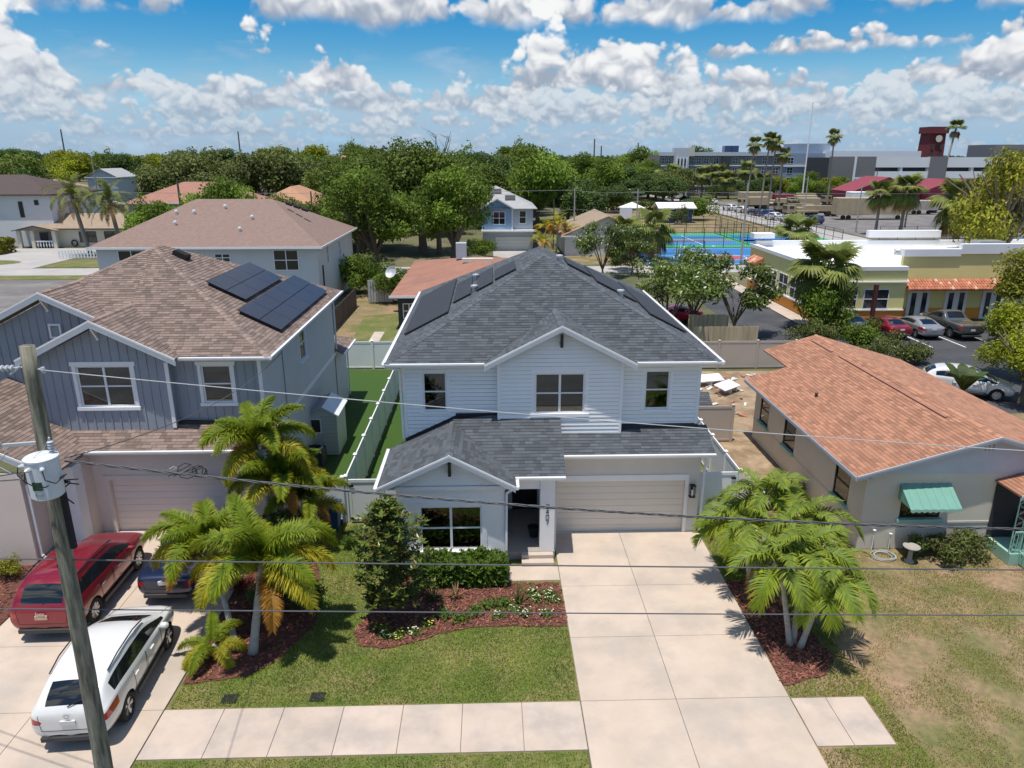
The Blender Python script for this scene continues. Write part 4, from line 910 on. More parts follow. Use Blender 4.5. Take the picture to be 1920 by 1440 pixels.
# ------------------------------------------------------------------ vegetation library
def frond_mesh(name, L_=2., n=42, ll=.45, lw=.035, e0=60, e1=-60, plum=1, seed=0, mat='palm_leaf', fold=35, tipt=(1.25, 1.05, .6), petiole=.12, droop=.35, vee=25):
    rg = random.Random(seed); mb = MB(); N_ = 22; pts = [Vector((0, 0, 0))]; tan = []
    for i in range(N_):
        a = R(e0+(e1-e0)*(i/N_)**1.15); d = Vector((math.cos(a), 0, math.sin(a))); pts.append(pts[-1]+d*L_/N_); tan.append(d)
    tan.append(tan[-1]); mb.tint = (.9, 1.0, .6); mb.tube(pts, [.022*(1-.85*i/N_)+.003 for i in range(N_+1)], 4, cap=False)
    for i in range(n):
        t = petiole+(1-petiole)*(i+.5)/n; k = t*N_; j = min(N_-1, int(k)); p = pts[j].lerp(pts[j+1], k-j); T = tan[j]; S = Vector((0, 1, 0)); U = S.cross(T)*-1
        prof = math.sin(math.pi*min(1, .12+.88*t)**.8)**.5 if t < .97 else .4
        for s_ in (-1, 1):
            for q in range(plum):
                ang = R(fold+rg.uniform(-8, 8)+25*(1-t)); el = R(vee+rg.uniform(-10, 10)) if plum == 1 else R(-55+110*(q+rg.random())/plum)
                d = (T*math.cos(ang)+(S*s_*math.cos(el)+U*math.sin(el))*math.sin(ang)).normalized(); l = ll*prof*rg.uniform(.85, 1.1)
                wv = T.cross(d); wv = (d.cross(wv)).normalized()*lw*(.6+.4*prof)
                m1 = p+d*l*.5+Vector((0, 0, -droop*l*.12)); m2 = p+d*l+Vector((0, 0, -droop*l*.5)); g = rg.uniform(.8, 1.15)
                b = len(mb.v); mb.v += [tuple(p-wv*.3), tuple(p+wv*.3), tuple(m1+wv*.5), tuple(m1-wv*.5), tuple(m2)]
                mb.f += [(b, b+1, b+2, b+3), (b+3, b+2, b+4)]; mb.t += [(g, g, g), (g*tipt[0], g*tipt[1], g*tipt[2])]; mb.m += [0, 0]
    return mb.mesh(name, MT[mat])
def fan_mesh(name, pet=1.1, r=.95, n=30, e0=45, e1=0, seed=0, mat='palm_sabal', droop=.5, fold=.5, w_=.05):
    rg = random.Random(seed); mb = MB(); N_ = 8; pts = [Vector((0, 0, 0))]
    for i in range(N_): a = R(e0+(e1-e0)*i/N_); pts.append(pts[-1]+Vector((math.cos(a), 0, math.sin(a)))*pet/N_)
    mb.tint = (.9, 1, .6); mb.tube(pts, [.03-.002*i for i in range(N_+1)], 4, cap=False); c = pts[-1]; T = (pts[-1]-pts[-2]).normalized(); S = Vector((0, 1, 0)); U = T.cross(S)
    if U.z < 0: U = -U
    for i in range(n):
        a = R(-150+300*(i+.5)/n); d = (T*math.cos(a)+S*math.sin(a)-U*fold*.25*abs(math.sin(a))).normalized(); l = r*(.75+.25*math.cos(a*.7))*rg.uniform(.9, 1.08); wv = d.cross(U).normalized()*w_
        m1 = c+d*l*.55; m2 = c+d*l+Vector((0, 0, -droop*l*rg.uniform(.3, .7))); g = rg.uniform(.75, 1.2)
        b = len(mb.v); mb.v += [tuple(c-wv*.2), tuple(c+wv*.2), tuple(m1+wv), tuple(m1-wv), tuple(m2)]; mb.f += [(b, b+1, b+2, b+3), (b+3, b+2, b+4)]; mb.t += [(g, g, g), (g*1.15, g*1.05, g*.9)]; mb.m += [0, 0]
    return mb.mesh(name, MT[mat])
def palm(name, label, base, top, r0, r1, fr, cat='palm tree', group=None, tm='palm_pale', rz=0, rings=9, seed=0, fname='frond'):
    """fr: list of (mesh, count, pitch offset lo, hi, scale lo, hi, height below top)"""
    rg = random.Random(seed); t = thing(name, label, cat, base, 0, group); b, q = Vector(base), Vector(top); mb = MB(); pts = []; rr = []
    for i in range(rings+1):
        k = i/rings; p = b.lerp(q, k)+Vector((0, 0, 0)); pts.append(p); rr.append((r0+(r1-r0)*k)*(1+.25*max(0, .12-k)/.12)*(1.04 if i % 2 else .97))
    mb.tube(pts, rr, 10); mb.build('trunk', MT[tm], t, smooth=True); az = rg.uniform(0, 6.28)
    for me, n, p0, p1, s0, s1, dz in fr:
        for i in range(n):
            o = link(bpy.data.objects.new(fname, me), t); az += 2.399+rg.uniform(-.25, .25); sc_ = rg.uniform(s0, s1)
            o.matrix_local = Matrix.Translation(q-b+Vector((0, 0, -dz*rg.random()))) @ Matrix.Rotation(az, 4, 'Z') @ Matrix.Rotation(R(-rg.uniform(p0, p1)), 4, 'Y') @ Matrix.Rotation(R(rg.uniform(-14, 14)), 4, 'X') @ Matrix.Scale(sc_, 4)
    return t
def crown_mesh(name, rx=5., rz_=3.5, lobes=14, n=7000, leaf=.4, seed=0, mat='leaf_oak', asp=.6, fill=.35, lob=.42, tl=(.72, 1.3), flower=None, zc=None, flat=.0):
    rg = random.Random(seed); mb = MB(); zc = rz_ if zc is None else zc; L_ = []
    for i in range(lobes):
        while True:
            v = Vector((rg.gauss(0, 1), rg.gauss(0, 1), rg.gauss(0, 1)))
            if v.length > .3: break
        v.normalize(); k = rg.uniform(.45, .85)
        if v.z < -.45: v.z *= .5
        L_.append((Vector((v.x*rx*k, v.y*rx*k, v.z*rz_*k+zc)), lob*rx*rg.uniform(.65, 1.2), lob*rz_*rg.uniform(.7, 1.25), rg.uniform(*tl)))
    tot = sum(l[1]*l[1] for l in L_); mats = [MT[mat]]+([MT[flower]] if flower else [])
    for c, a, b, tn in L_:
        for i in range(int(n*a*a/tot)):
            v = Vector((rg.gauss(0, 1), rg.gauss(0, 1), rg.gauss(0, 1))).normalized(); k = rg.random()**fill; nse = 1+.22*math.sin(v.x*7+c.x*3)*math.sin(v.y*6+c.y)+.12*math.sin(v.z*11+c.z)
            p = c+Vector((v.x*a, v.y*a, v.z*b))*k*nse
            nrm = (v*.55+Vector((rg.gauss(0, .6), rg.gauss(0, .6), .45+rg.gauss(0, .5)))).normalized(); d = nrm.cross(Vector((rg.gauss(0, 1), rg.gauss(0, 1), rg.gauss(0, .4))))
            if d.length < 1e-3: continue
            d.normalize(); e = nrm.cross(d); s_ = leaf*rg.uniform(.6, 1.3); d *= s_*.5; e *= s_*asp*.5; g = tn*rg.uniform(.78, 1.22); bb_ = len(mb.v)
            mb.v += [tuple(p-d), tuple(p-e*.9+nrm*s_*.06), tuple(p+d), tuple(p+e*.9+nrm*s_*.06)]; mb.f.append((bb_, bb_+1, bb_+2, bb_+3)); mb.t.append((g*rg.uniform(.95, 1.1), g, g*.95)); mb.m.append(1 if (flower and k > .8 and v.z > -.2 and rg.random() < .10) else 0)
            if mb.m[-1]: mb.t[-1] = (1, 1, 1)
    return mb.mesh(name, mats)
def trunk_mesh(name, h, r, rx, rz_, zc, n=6, seed=0, mat='bark'):
    rg = random.Random(seed); mb = MB(); q = Vector((rg.uniform(-.2, .2), rg.uniform(-.2, .2), h)); mb.tube([(0, 0, -.1), (0, 0, .15), q*.5, q], [r*1.5, r*1.1, r*.9, r*.75], 9, cap=False)
    for i in range(n):
        a = 6.283*i/n+rg.uniform(-.4, .4); k = rg.uniform(.45, .8); e = Vector((math.cos(a)*rx*k, math.sin(a)*rx*k, zc+rz_*rg.uniform(-.2, .6))); m = q.lerp(e, .5)+Vector((0, 0, rg.uniform(.1, .5)))
        mb.tube([q*rg.uniform(.75, 1), m, e], [r*.55, r*.35, r*.12], 6, cap=False)
        for j in range(2): f_ = m.lerp(e, .4)+Vector((rg.gauss(0, .25)*rx, rg.gauss(0, .25)*rx, rg.uniform(.1, .4)*rz_)); mb.tube([m, f_], [r*.22, r*.06], 5, cap=False)
    return mb.mesh(name, MT[mat], smooth=True)
def tree(name, label, loc, tm, cm, s=1., sz=None, rz=0., group=None, cat='tree'):
    t = thing(name, label, cat, loc, rz, group); t.scale = (s, s, sz or s)
    link(bpy.data.objects.new('trunk', tm), t); link(bpy.data.objects.new('crown', cm), t); return t
def bush(name, label, loc, cm, s=1., sz=None, rz=0, group=None, cat='bush', stem=True):
    t = thing(name, label, cat, loc, rz, group); t.scale = (s, s, sz or s)
    if stem:
        mb = MB(); rg = random.Random(name)
        for i in range(5): a = 1.256*i; mb.tube([(0, 0, -.05), (.12*math.cos(a), .12*math.sin(a), .3), (.3*math.cos(a), .3*math.sin(a), .6)], [.03, .02, .008], 5, cap=False)
        link(bpy.data.objects.new('stems', mb.mesh('stems', MT['bark'])), t)
    link(bpy.data.objects.new('foliage', cm), t); return t
# ------------------------------------------------------------------ foreground palms
FX = [frond_mesh('fox%d' % i, 2.45, 58, .5, .036, e0, e1, 4, 40+i, m, 50, tp, .16, .5) for i, (e0, e1, m, tp) in enumerate(((75, -15, 'palm_leaf', (1.2, 1.12, .8)), (62, -62, 'palm_leaf', (1.4, 1.16, .8)), (45, -78, 'palm_gold', (1.1, 1.0, .8)), (15, -85, 'palm_bronze', (1.1, .95, .7))))]
FOX = 'foxtail palms between the two driveways'
def fox(label, base, top, n=(4, 5, 4, 2), s=1., seed=0, r=.1): palm('foxtail_palm', label, base, top, r, r*.62, [(FX[0], n[0], -5, 15, .8*s, 1.*s, .1), (FX[1], n[1], -14, 10, .9*s, 1.05*s, .2), (FX[2], n[2], -16, 8, .9*s, 1.*s, .3), (FX[3], n[3], -10, 10, .7*s, .85*s, .35)], seed=seed)
fox('foxtail palm with bare grey trunk nearest the sidewalk, beside the white car', (-6.75, 17.25, 0), (-6.42, 17.85, 2.55), (4, 6, 5, 2), 1.05, 3, .13)
fox('foxtail palm leaning over the dark blue car', (-7.25, 17.4, 0), (-8.35, 19.2, 2.35), (4, 5, 4, 2), .95, 8)
fox('tallest foxtail palm in front of the blue-grey garage', (-7.6, 22.6, 0), (-7.85, 22.9, 4.0), (5, 6, 4, 1), .95, 11)
fox('foxtail palm with upright green spear between tallest palm and shed', (-7.35, 22.6, 0), (-7.25, 22.8, 2.7), (5, 6, 3, 1), .9, 14)
fox('short foxtail palm with bronze fronds beside the blue bin', (-6.9, 23.2, 0), (-6.6, 23.3, 1.7), (3, 5, 4, 2), .74, 17)
fox('lowest young foxtail palm at the edge of the driveway', (-7.6, 17.3, 0), (-7.8, 17.2, .35), (1, 3, 4, 0), .52, 20, .06)
CR = [frond_mesh('adon%d' % i, 1.75, 40, .58, .05, e0, e1, 1, 60+i, m, 48, (1.25, 1.15, .6), .18, 1.0, 35) for i, (e0, e1, m) in enumerate(((70, -35, 'palm_green'), (48, -75, 'palm_green'), (25, -88, 'palm_leaf'), (8, -90, 'palm_dry')))]
def adon(label, base, top, n=(4, 6, 5, 1), s=1., seed=0): palm('christmas_palm', label, base, top, .085, .065, [(CR[0], n[0], -5, 15, .8*s, 1.*s, .1), (CR[1], n[1], -12, 12, .9*s, 1.1*s, .15), (CR[2], n[2], -10, 12, .9*s, 1.08*s, .2), (CR[3], n[3], -10, 5, .7*s, .9*s, .2)], seed=seed)
adon('palm leaning towards the driveway in the nearest right-hand mulch bed', (8.42, 17.15, 0), (8.05, 17.55, 2.35), (3, 5, 4, 1), .95, 5)
adon('middle palm of the three trunks in the nearest right-hand mulch bed', (8.55, 17.25, 0), (8.75, 17.7, 2.7), (4, 5, 4, 0), .95, 6)
adon('palm leaning towards the bungalow lawn in the nearest right-hand mulch bed', (8.66, 17.02, 0), (9.2, 17.1, 2.2), (3, 5, 4, 1), .95, 7)
adon('palm behind the nearest bed, beside the white garage gate', (8.3, 20.0, 0), (7.9, 20.3, 2.2), (4, 5, 5, 2), 1.0, 8)
adon('palm behind the nearest bed, leaning to the bungalow corner', (8.6, 20.0, 0), (9.5, 19.6, 2.6), (4, 6, 4, 1), 1.05, 9)
adon('upright palm behind the nearest bed, between its two neighbours', (8.5, 20.3, 0), (8.7, 20.7, 2.9), (4, 6, 4, 1), 1.0, 10)
# ------------------------------------------------------------------ magnolia, hedge, bushes
def magnolia():
    t = thing('magnolia_tree', 'young magnolia tree with glossy dark leaves in front of the bay window', 'tree', (-3.04, 18.75, 0)); rg = random.Random(2); tr = MB(); tr.tube([(0, 0, -.05), (.02, 0, .8), (0, .05, 2.2), (.02, .08, 3.8)], [.06, .05, .035, .01], 8); lf = MB()
    for i in range(150):
        z = .55+3.35*(i/150); R_ = 1.12*(1-abs((z-1.9)/2.6)**1.6)*rg.uniform(.25, 1.12)
        if z > 3: R_ = .62*(4.1-z)*rg.uniform(.1, 1.1)
        a = i*2.4+rg.uniform(-.3, .3); e = Vector((math.cos(a)*R_, math.sin(a)*R_*.9, z+R_*.25)); tr.tube([(0, .04, max(.3, z-.15)), e*.6+Vector((0, 0, z*.38)), e], [.016, .011, .005], 4, cap=False)
        for q in range(4):
            c = e+Vector((rg.gauss(0, .12), rg.gauss(0, .12), rg.gauss(0, .1)))
            for j in range(9):
                b = 6.283*j/9+rg.uniform(-.3, .3); el = rg.uniform(-.2, .9); d = Vector((math.cos(b)*math.cos(el), math.sin(b)*math.cos(el), math.sin(el))); l = rg.uniform(.13, .23); s_ = d.cross(Vector((0, 0, 1))).normalized()*.036; u_ = s_.cross(d).normalized()*.012; g = rg.choice((.6, .8, 1., 1.3, 1.7)); lf.tint = (g*1.1, g, g*.8) if rg.random() > .12 else (2.2, .9, .6)
                lf.add([c, c+d*l*.5+s_-u_, c+d*l, c+d*l*.5-s_-u_], [(0, 1, 2, 3)])
    o = tr.mesh('trunk', MT['bark'], True); link(bpy.data.objects.new('trunk', o), t); lf2 = lf.mesh('crown', MT['leaf_magnolia']); link(bpy.data.objects.new('crown', lf2), t); MT['leaf_magnolia'].node_tree.nodes['Principled BSDF'].inputs['Roughness'].default_value = .32
magnolia()
def hedge(name, label, x0, x1, y0, y1, h, n, seed, mat='leaf_hedge', leaf=.085):
    rg = random.Random(seed); t = thing(name, label, 'hedge', ((x0+x1)/2, (y0+y1)/2, 0)); b = base_of(t); mb = MB(); cx, cy = (x0+x1)/2, (y0+y1)/2
    for i in range(n):
        f = rg.random(); x, y, z = rg.uniform(x0, x1), rg.uniform(y0, y1), rg.uniform(.08, h)
        if f < .45: z = h
        elif f < .75: y = y0
        elif f < .82: y = y1
        elif f < .91: x = x0
        else: x = x1
        bm_ = 1+.0*x; p = Vector((x+rg.gauss(0, .05), y+rg.gauss(0, .05), z+rg.gauss(0, .04)+.08*math.sin(x*4.1)*math.sin(y*5)+.05*math.sin(x*11)))
        nr = Vector((rg.gauss(0, .6), rg.gauss(0, .6)-.3*(y < cy), rg.gauss(.5, .5))).normalized(); d = nr.orthogonal().normalized(); d.rotate(Matrix.Rotation(rg.uniform(0, 6.28), 3, nr)); e = nr.cross(d); s_ = leaf*rg.uniform(.7, 1.4); g = rg.uniform(.6, 1.4); mb.tint = (g*1.05, g, g*.8)
        mb.add([p-d*s_, p-e*s_*.55, p+d*s_, p+e*s_*.55], [(0, 1, 2, 3)])
    mb.build('foliage', MT[mat], t); st = MB()
    x = x0+.2
    while x < x1: st.tube([(x, cy, 0), (x+.05, cy, h*.5), (x+.1, cy-.1, h*.9)], [.02, .015, .006], 5); x += .35
    st.build('stems', MT['bark'], t); return t
hedge('clipped_hedge', 'clipped dark green hedge under the bay window', -2.5, .38, 20.3, 21.2, .78, 5200, 3)
BM = [crown_mesh('bush%d' % i, .62, .5, 9, 1500, .11, 80+i, m, .5, .3, .5, zc=.5) for i, m in enumerate(('leaf_hedge', 'leaf_olive', 'leaf_magnolia', 'leaf_yellow', 'leaf_red'))]
for lab, x, y, s_, k, rz in (('rounded green bush on the lawn beside the foxtail palm trunk', -5.9, 19.3, 1.25, 0, 0), ('dark bush behind the foxtail palm trunk, nearer the driveway', -7.0, 19.2, 1.1, 2, 1), ('bushy croton among the palms in front of the blue-grey garage', -7.5, 21.9, 1.7, 2, 2), ('yellow-green bush under the tallest foxtail palm', -6.9, 21.4, 1.3, 0, 3), ('tall dark shrub between tallest palm and fence', -6.7, 22.6, 1.7, 2, 4),
        ('sparse low plant on the lawn beside the white gate', -5.1, 23.0, .55, 0, 5), ('large olive green bush beside the bungalow porch', 15.5, 21.35, 1.15, 1, 1), ('dark straggly bush against the bungalow wall under the awning', 14.7, 21.75, .75, 2, 2), ('leafy shrub climbing beside the bungalow porch column', 16.6, 21.85, 1.1, 1, 4), ('small bush against the bungalow side wall', 12.3, 26.6, .75, 1, 0), ('low weedy clump at the bungalow corner', 12.2, 23.4, .6, 1, 3),
        ('red-leaved shrub beside the dark blue car', -8.1, 20.4, .6, 4, 2), ('orange-tinged bush in the red mulch beside the red car', -16.0, 21.3, .8, 3, 2), ('round yellow-green bush at the mulch bed of the blue-grey house', -16.4, 20.4, .7, 3, 4)):
    bush('shrub', lab, (x, y, 0), BM[k], s_, rz=rz)
# tufts and small flowering plants in the beds
def tuft(name, label, x, y, n, l, mat, w_=.02, seed=0, spread=.5):
    rg = random.Random(seed); t = thing(name, label, 'plant', (x, y, 0)); mb = MB()
    for i in range(n):
        a = rg.uniform(0, 6.28); e = rg.uniform(.5, 1.35); d = Vector((math.cos(a)*math.cos(e)*spread*2, math.sin(a)*math.cos(e)*spread*2, math.sin(e))).normalized(); s_ = Vector((-math.sin(a), math.cos(a), 0))*w_; L1 = l*rg.uniform(.6, 1.1); g = rg.uniform(.7, 1.3); mb.tint = (g, g, g)
        m1 = d*L1*.6; m2 = d*L1+Vector((0, 0, -.15*L1)); b = Vector((rg.gauss(0, .04), rg.gauss(0, .04), 0)); mb.add([b-s_, b+s_, b+m1+s_*.8, b+m1-s_*.8, b+m2], [(0, 1, 2, 3), (3, 2, 4)])
    link(bpy.data.objects.new('leaves', mb.mesh('leaves', MT[mat])), t)
tuft('spiky_plant', 'tall spiky grass plant in the mulch beside the walkway', .75, 19.35, 26, .95, 'leaf_olive', seed=1, spread=.35)
tuft('spiky_plant', 'long-leaved grassy plant in the mulch beside the magnolia', -1.9, 19.6, 34, .8, 'leaf_olive', seed=2)
tuft('spiky_plant', 'short brownish grassy plant in the mulch before the hedge', -1.15, 19.8, 24, .55, 'palm_dry', seed=3)
def flowers(label, x, y, s_, seed, fl, group):
    rg = random.Random(seed); t = thing('bedding_plant', label, 'plant', (x, y, 0), 0, group); lf, fw = MB(), MB()
    for i in range(90):
        p = Vector((rg.gauss(0, .11), rg.gauss(0, .1), abs(rg.gauss(.08, .05))))*s_; d = Vector((rg.gauss(0, 1), rg.gauss(0, 1), rg.gauss(.5, .4))).normalized(); e = d.orthogonal().normalized()*.03*s_; g = rg.uniform(.7, 1.5); lf.tint = (g, g, g); l = .09*s_; lf.add([p, p+d*l*.5+e, p+d*l, p+d*l*.5-e], [(0, 1, 2, 3)])
        if fl and i % 8 == 0:
            q = p+Vector((0, 0, .06)); fw.tint = fl; fw.lathe([(.005, 0), (.028*s_, .015), (.004, .02)], q, 6)
    link(bpy.data.objects.new('leaves', lf.mesh('leaves', MT['leaf_hedge'])), t)
    if fl: link(bpy.data.objects.new('blooms', fw.mesh('blooms', MT['flower'])), t)
W_, Y_ = (1, .97, .85), (1, .9, .2)
for i, (x, y, fl) in enumerate(((1.25, 19.9, W_), (1.72, 19.8, W_), (1.35, 19.5, W_), (1.85, 19.45, W_), (.62, 18.95, W_), (.15, 18.72, W_), (.95, 18.75, W_), (1.6, 18.7, W_), (-3.3, 18.2, Y_), (-3.1, 17.85, W_), (-2.75, 17.85, Y_), (-2.35, 17.95, W_), (-1.95, 18.35, Y_))):
    flowers('small white-flowering bedding plant in the mulch near the driveway' if i < 8 else 'small flowering bedding plant around the magnolia trunk', x, y, 1., i, fl, 'bedding plants by the driveway' if i < 8 else 'bedding plants round the magnolia')
for i, (x, y) in enumerate(((-1.5, 18.75), (-1.05, 18.55), (-.6, 18.85), (-.15, 19.2), (.3, 19.3))): flowers('small green bedding plant without blooms in the mulch before the hedge', x, y, 1.25, 40+i, None, 'green bedding plants before the hedge')
# ------------------------------------------------------------------ mulch beds
def blob(pts, n=6, j=.08, seed=0):
    rg = random.Random(seed); out = []
    for i in range(len(pts)):
        a, b = Vector(pts[i]), Vector(pts[(i+1)%len(pts)])
        for k in range(n): p = a.lerp(b, k/n); out.append((p.x+rg.uniform(-j, j), p.y+rg.uniform(-j, j)))
    return out
def inside(p, poly):
    c = False; n = len(poly); j = n-1
    for i in range(n):
        if (poly[i][1] > p[1]) != (poly[j][1] > p[1]) and p[0] < (poly[j][0]-poly[i][0])*(p[1]-poly[i][1])/(poly[j][1]-poly[i][1])+poly[i][0]: c = not c
        j = i
    return c
beds = [('mulch_bed', [(-4.1, 18.2), (-3.85, 17.5), (-3.2, 17.3), (-2.3, 17.55), (-1.6, 17.95), (-.4, 18.25), (2.15, 18.2), (2.15, 20.5), (.4, 20.5), (.4, 21.3), (-2.7, 21.3), (-3.4, 20.0)], 2600),
        ('mulch_bed', [(7.62, 15.5), (8.9, 15.9), (9.4, 16.6), (9.3, 17.6), (8.9, 18.4), (9.0, 20.4), (7.62, 20.4)], 1500), ('mulch_bed', [(-8.25, 16.0), (-6.6, 16.3), (-5.9, 17.0), (-5.3, 18.6), (-5.5, 19.9), (-6.0, 22.0), (-6.0, 24.5), (-8.25, 24.3)], 1500), ('mulch_bed', [(-17.6, 17.8), (-14.64, 17.8), (-14.64, 22.5), (-17.6, 22.5)], 700)]
cm_ = []
for k, tn in enumerate((.5, .8, 1.1, 1.5)): m = MB(); m.tint = (tn*rnd.uniform(.9, 1.15), tn, tn); m.obox((0, 0, 0), (.06, 0, 0), (0, .017, 0), (0, 0, .008)); cm_.append(m)
MULCH = []
for bi, (nm, pts, n) in enumerate(beds):
    rg = random.Random(bi+30); pl = blob(pts, 5, .035, bi) if bi < 3 else pts; mb = MB(); cx = sum(p[0] for p in pl)/len(pl); cy = sum(p[1] for p in pl)/len(pl); mb.tint = (1, 1, 1)
    bm = bmesh.new(); vs_ = [bm.verts.new((x, y, .012)) for x, y in pl]; f = bm.faces.new(vs_); bmesh.ops.triangulate(bm, faces=[f]); me = bpy.data.meshes.new(nm); bm.to_mesh(me); bm.free(); me.materials.append(MT['mulch']); at = me.color_attributes.new('tint', 'FLOAT_COLOR', 'CORNER'); at.data.foreach_set('color', [1.]*(4*len(me.loops)))
    o = bpy.data.objects.new(nm, me); C.objects.link(o); o['kind'] = 'structure'; MULCH.append(pl); ch_ = MB(); x0, x1, y0, y1 = min(p[0] for p in pl), max(p[0] for p in pl), min(p[1] for p in pl), max(p[1] for p in pl); c = 0
    while c < n:
        p = (rg.uniform(x0, x1), rg.uniform(y0, y1))
        if not inside(p, pl) or (bi == 0 and p[0] > .38 and p[1] > 20.55): continue
        c += 1; a = rg.uniform(0, 3.14); l = rg.uniform(.03, .085); tn = rg.choice((.45, .7, 1., 1.3, 1.75)); ch_.tint = (tn, tn*rg.uniform(.8, 1.1), tn*rg.uniform(.8, 1.1)); t_ = rg.uniform(-.35, .35); ch_.obox((p[0], p[1], .028), (l*math.cos(a), l*math.sin(a), l*t_), (-math.sin(a)*.016, math.cos(a)*.016, 0), (0, 0, .007))
    ch_.build('bark_chips', MT['chip'], o, kind='stuff')
# ------------------------------------------------------------------ grass
def grass(name, label, poly, dens, mat, holes=(), h=.055, seed=0, w_=.011, patchy=0.):
    rg = random.Random(seed); x0, x1, y0, y1 = min(p[0] for p in poly), max(p[0] for p in poly), min(p[1] for p in poly), max(p[1] for p in poly); n = int((x1-x0)*(y1-y0)*dens); mb = MB()
    for i in range(n):
        p = (rg.uniform(x0, x1), rg.uniform(y0, y1))
        if not inside(p, poly) or any(inside(p, q) for q in holes): continue
        pn = math.sin(p[0]*1.7+math.sin(p[1]*1.3)*1.5)*math.sin(p[1]*1.9+math.sin(p[0]*.9)*2)
        if patchy and pn < -1+2*patchy+rg.gauss(0, .25): continue
        a = rg.uniform(0, 6.28); hh = h*rg.uniform(.5, 1.3); d = Vector((math.cos(a), math.sin(a), 0)); s_ = Vector((-d.y, d.x, 0))*w_*rg.uniform(.7, 1.5); b = Vector((*p, -.012)); g = rg.uniform(.7, 1.3)*(1+.18*pn); yl = rg.random()
        t = (g*1.5, g*1.12, g*1.3) if yl < .13+.1*pn else (g, g, g); k = len(mb.v); q = b+d*hh*.5+Vector((0, 0, hh)); mb.v += [tuple(b-s_), tuple(b+s_), tuple(q)]; mb.f.append((k, k+1, k+2)); mb.t.append(t); mb.m.append(0)
    return tag(mb.build(name, MT[mat]), label, 'grass', kind='stuff')
grass('grass', 'short green lawn grass in front of the white house', [(-8.2, 15.16), (2.17, 15.16), (2.17, 21.2), (-3, 21.5), (-3.2, 24.6), (-6, 24.6), (-8.2, 22)], 1150, 'grass_blade', MULCH[:3]+[[(.4, 20.55), (2.2, 20.55), (2.2, 22.1), (.4, 22.1)]], seed=1)
grass('grass', 'narrow strip of verge grass below the sidewalk', [(-8.25, 11.6), (2.15, 11.6), (2.15, 13.48), (-8.25, 13.48)], 900, 'grass_blade', seed=2)
YARD = [(7.65, 11.5), (20, 11.5), (20, 21.2), (12.6, 22.2), (9.8, 22.8), (7.65, 23.6)]; YH = [MULCH[1], [(7.55, 13.4), (9.55, 13.4), (9.55, 15.1), (7.55, 15.1)]]
grass('grass', 'patchy dry tan grass in the bungalow front yard', YARD, 380, 'grass_dry', YH, seed=3, patchy=.42, w_=.009, h=.045)
grass('grass', 'patchy green grass in the bungalow front yard', YARD, 620, 'grass_blade', YH, seed=13, patchy=.47, w_=.009, h=.045)
grass('grass', 'green grass strip along the right edge of the driveway and sidewalk', [(7.6, 11.5), (10.2, 11.5), (9.9, 15.5), (9.6, 18.5), (9.3, 20.5), (7.65, 20.5)], 900, 'grass_blade', YH, seed=23)
grass('grass', 'green grass strip along the driveway beside the palms', [(7.65, 20.5), (9.2, 20.5), (9.8, 23.5), (9.2, 24.8), (7.65, 24.8)], 1300, 'grass_blade', seed=4)
# ------------------------------------------------------------------ utility pole, transformer, wires
pb, pt = Vector((-7.59, 11.3, 0)), Vector((-7.34, 11.3, 10.43))
def on_pole(z): return pb.lerp(pt, z/10.43)
up = thing('utility_pole', 'weathered wooden utility pole standing between the sidewalk and the parked cars', 'utility pole', pb)
o = MB(); rg = random.Random(3); o.tube([on_pole(z)+Vector((rg.uniform(-.006, .006), rg.uniform(-.006, .006), 0)) for z in [i*.52 for i in range(20)]+[10.43]], [.17-.006*i*.51*1.0 for i in range(20)]+[.112], 16); o.build('pole', MT['wood_pole'], up, smooth=True)
tx = thing('transformer', 'pale grey cylindrical transformer hung on the wooden utility pole', 'transformer', on_pole(8.15)+Vector((0, -.5, -.45)))
tc_ = Vector((-7.25, 10.94, 8.36)); r_ = .245
o = MB(); o.lathe([(r_-.03, -.36), (r_, -.33), (r_, .29), (r_+.012, .30), (r_+.012, .325), (r_-.02, .345), (.02, .38)], tc_, 32); o.build('tank', MT['transformer'], tx, smooth=False)
for i, a in enumerate((200, 255, 300)):
    q = tc_+Vector((math.cos(R(a))*r_, math.sin(R(a))*r_, .2)); d = Vector((math.cos(R(a)), math.sin(R(a)), 0)); m = MB(); m.tube([q, q+d*.05, q+d*.09], [.04, .035, .015], 8); m.build('bushing', MT['porcelain'], tx)
    m = MB(); e = tc_+Vector((.30, .08, -.02)); m.tube([q+d*.09, q+d*.14+Vector((.02, 0, -.14)), q+d*.09+Vector((.08, -.02, -.27+.05*i)), q.lerp(e, .6)+d*.12+Vector((0, -.07, -.24+.06*i)), e], .009, 6); m.build('lead', MT['rubber'], tx)
m = MB()
for k in range(5): m.lathe([(.025, .35+.045*k), (.05, .358+.045*k), (.05, .365+.045*k), (.025, .39+.045*k)], tc_+Vector((.14, .08, 0)), 12, cap=False)
m.lathe([(.016, .57), (.016, .62), (.005, .63)], tc_+Vector((.14, .08, 0)), 8); m.build('bushing', MT['porcelain'], tx)
m = MB(); m.box(tc_.x-.06, tc_.x+.08, tc_.y-r_-.01, tc_.y-r_+.02, tc_.z-.16, tc_.z-.02); m.build('rating_plate', MT['bin_green'], tx)
m = MB(); m.box(tc_.x-.04, tc_.x+.07, tc_.y-r_-.008, tc_.y-r_+.02, tc_.z-.26, tc_.z-.22); m.build('label_plate', MT['steel'], tx)
m = MB(); m.box(tc_.x-.08, tc_.x+.08, tc_.y+r_-.03, tc_.y+.3, tc_.z+.12, tc_.z+.25).box(tc_.x-.08, tc_.x+.08, tc_.y+r_-.03, tc_.y+.3, tc_.z-.25, tc_.z-.17); m.build('bracket', MT['galv'], tx)
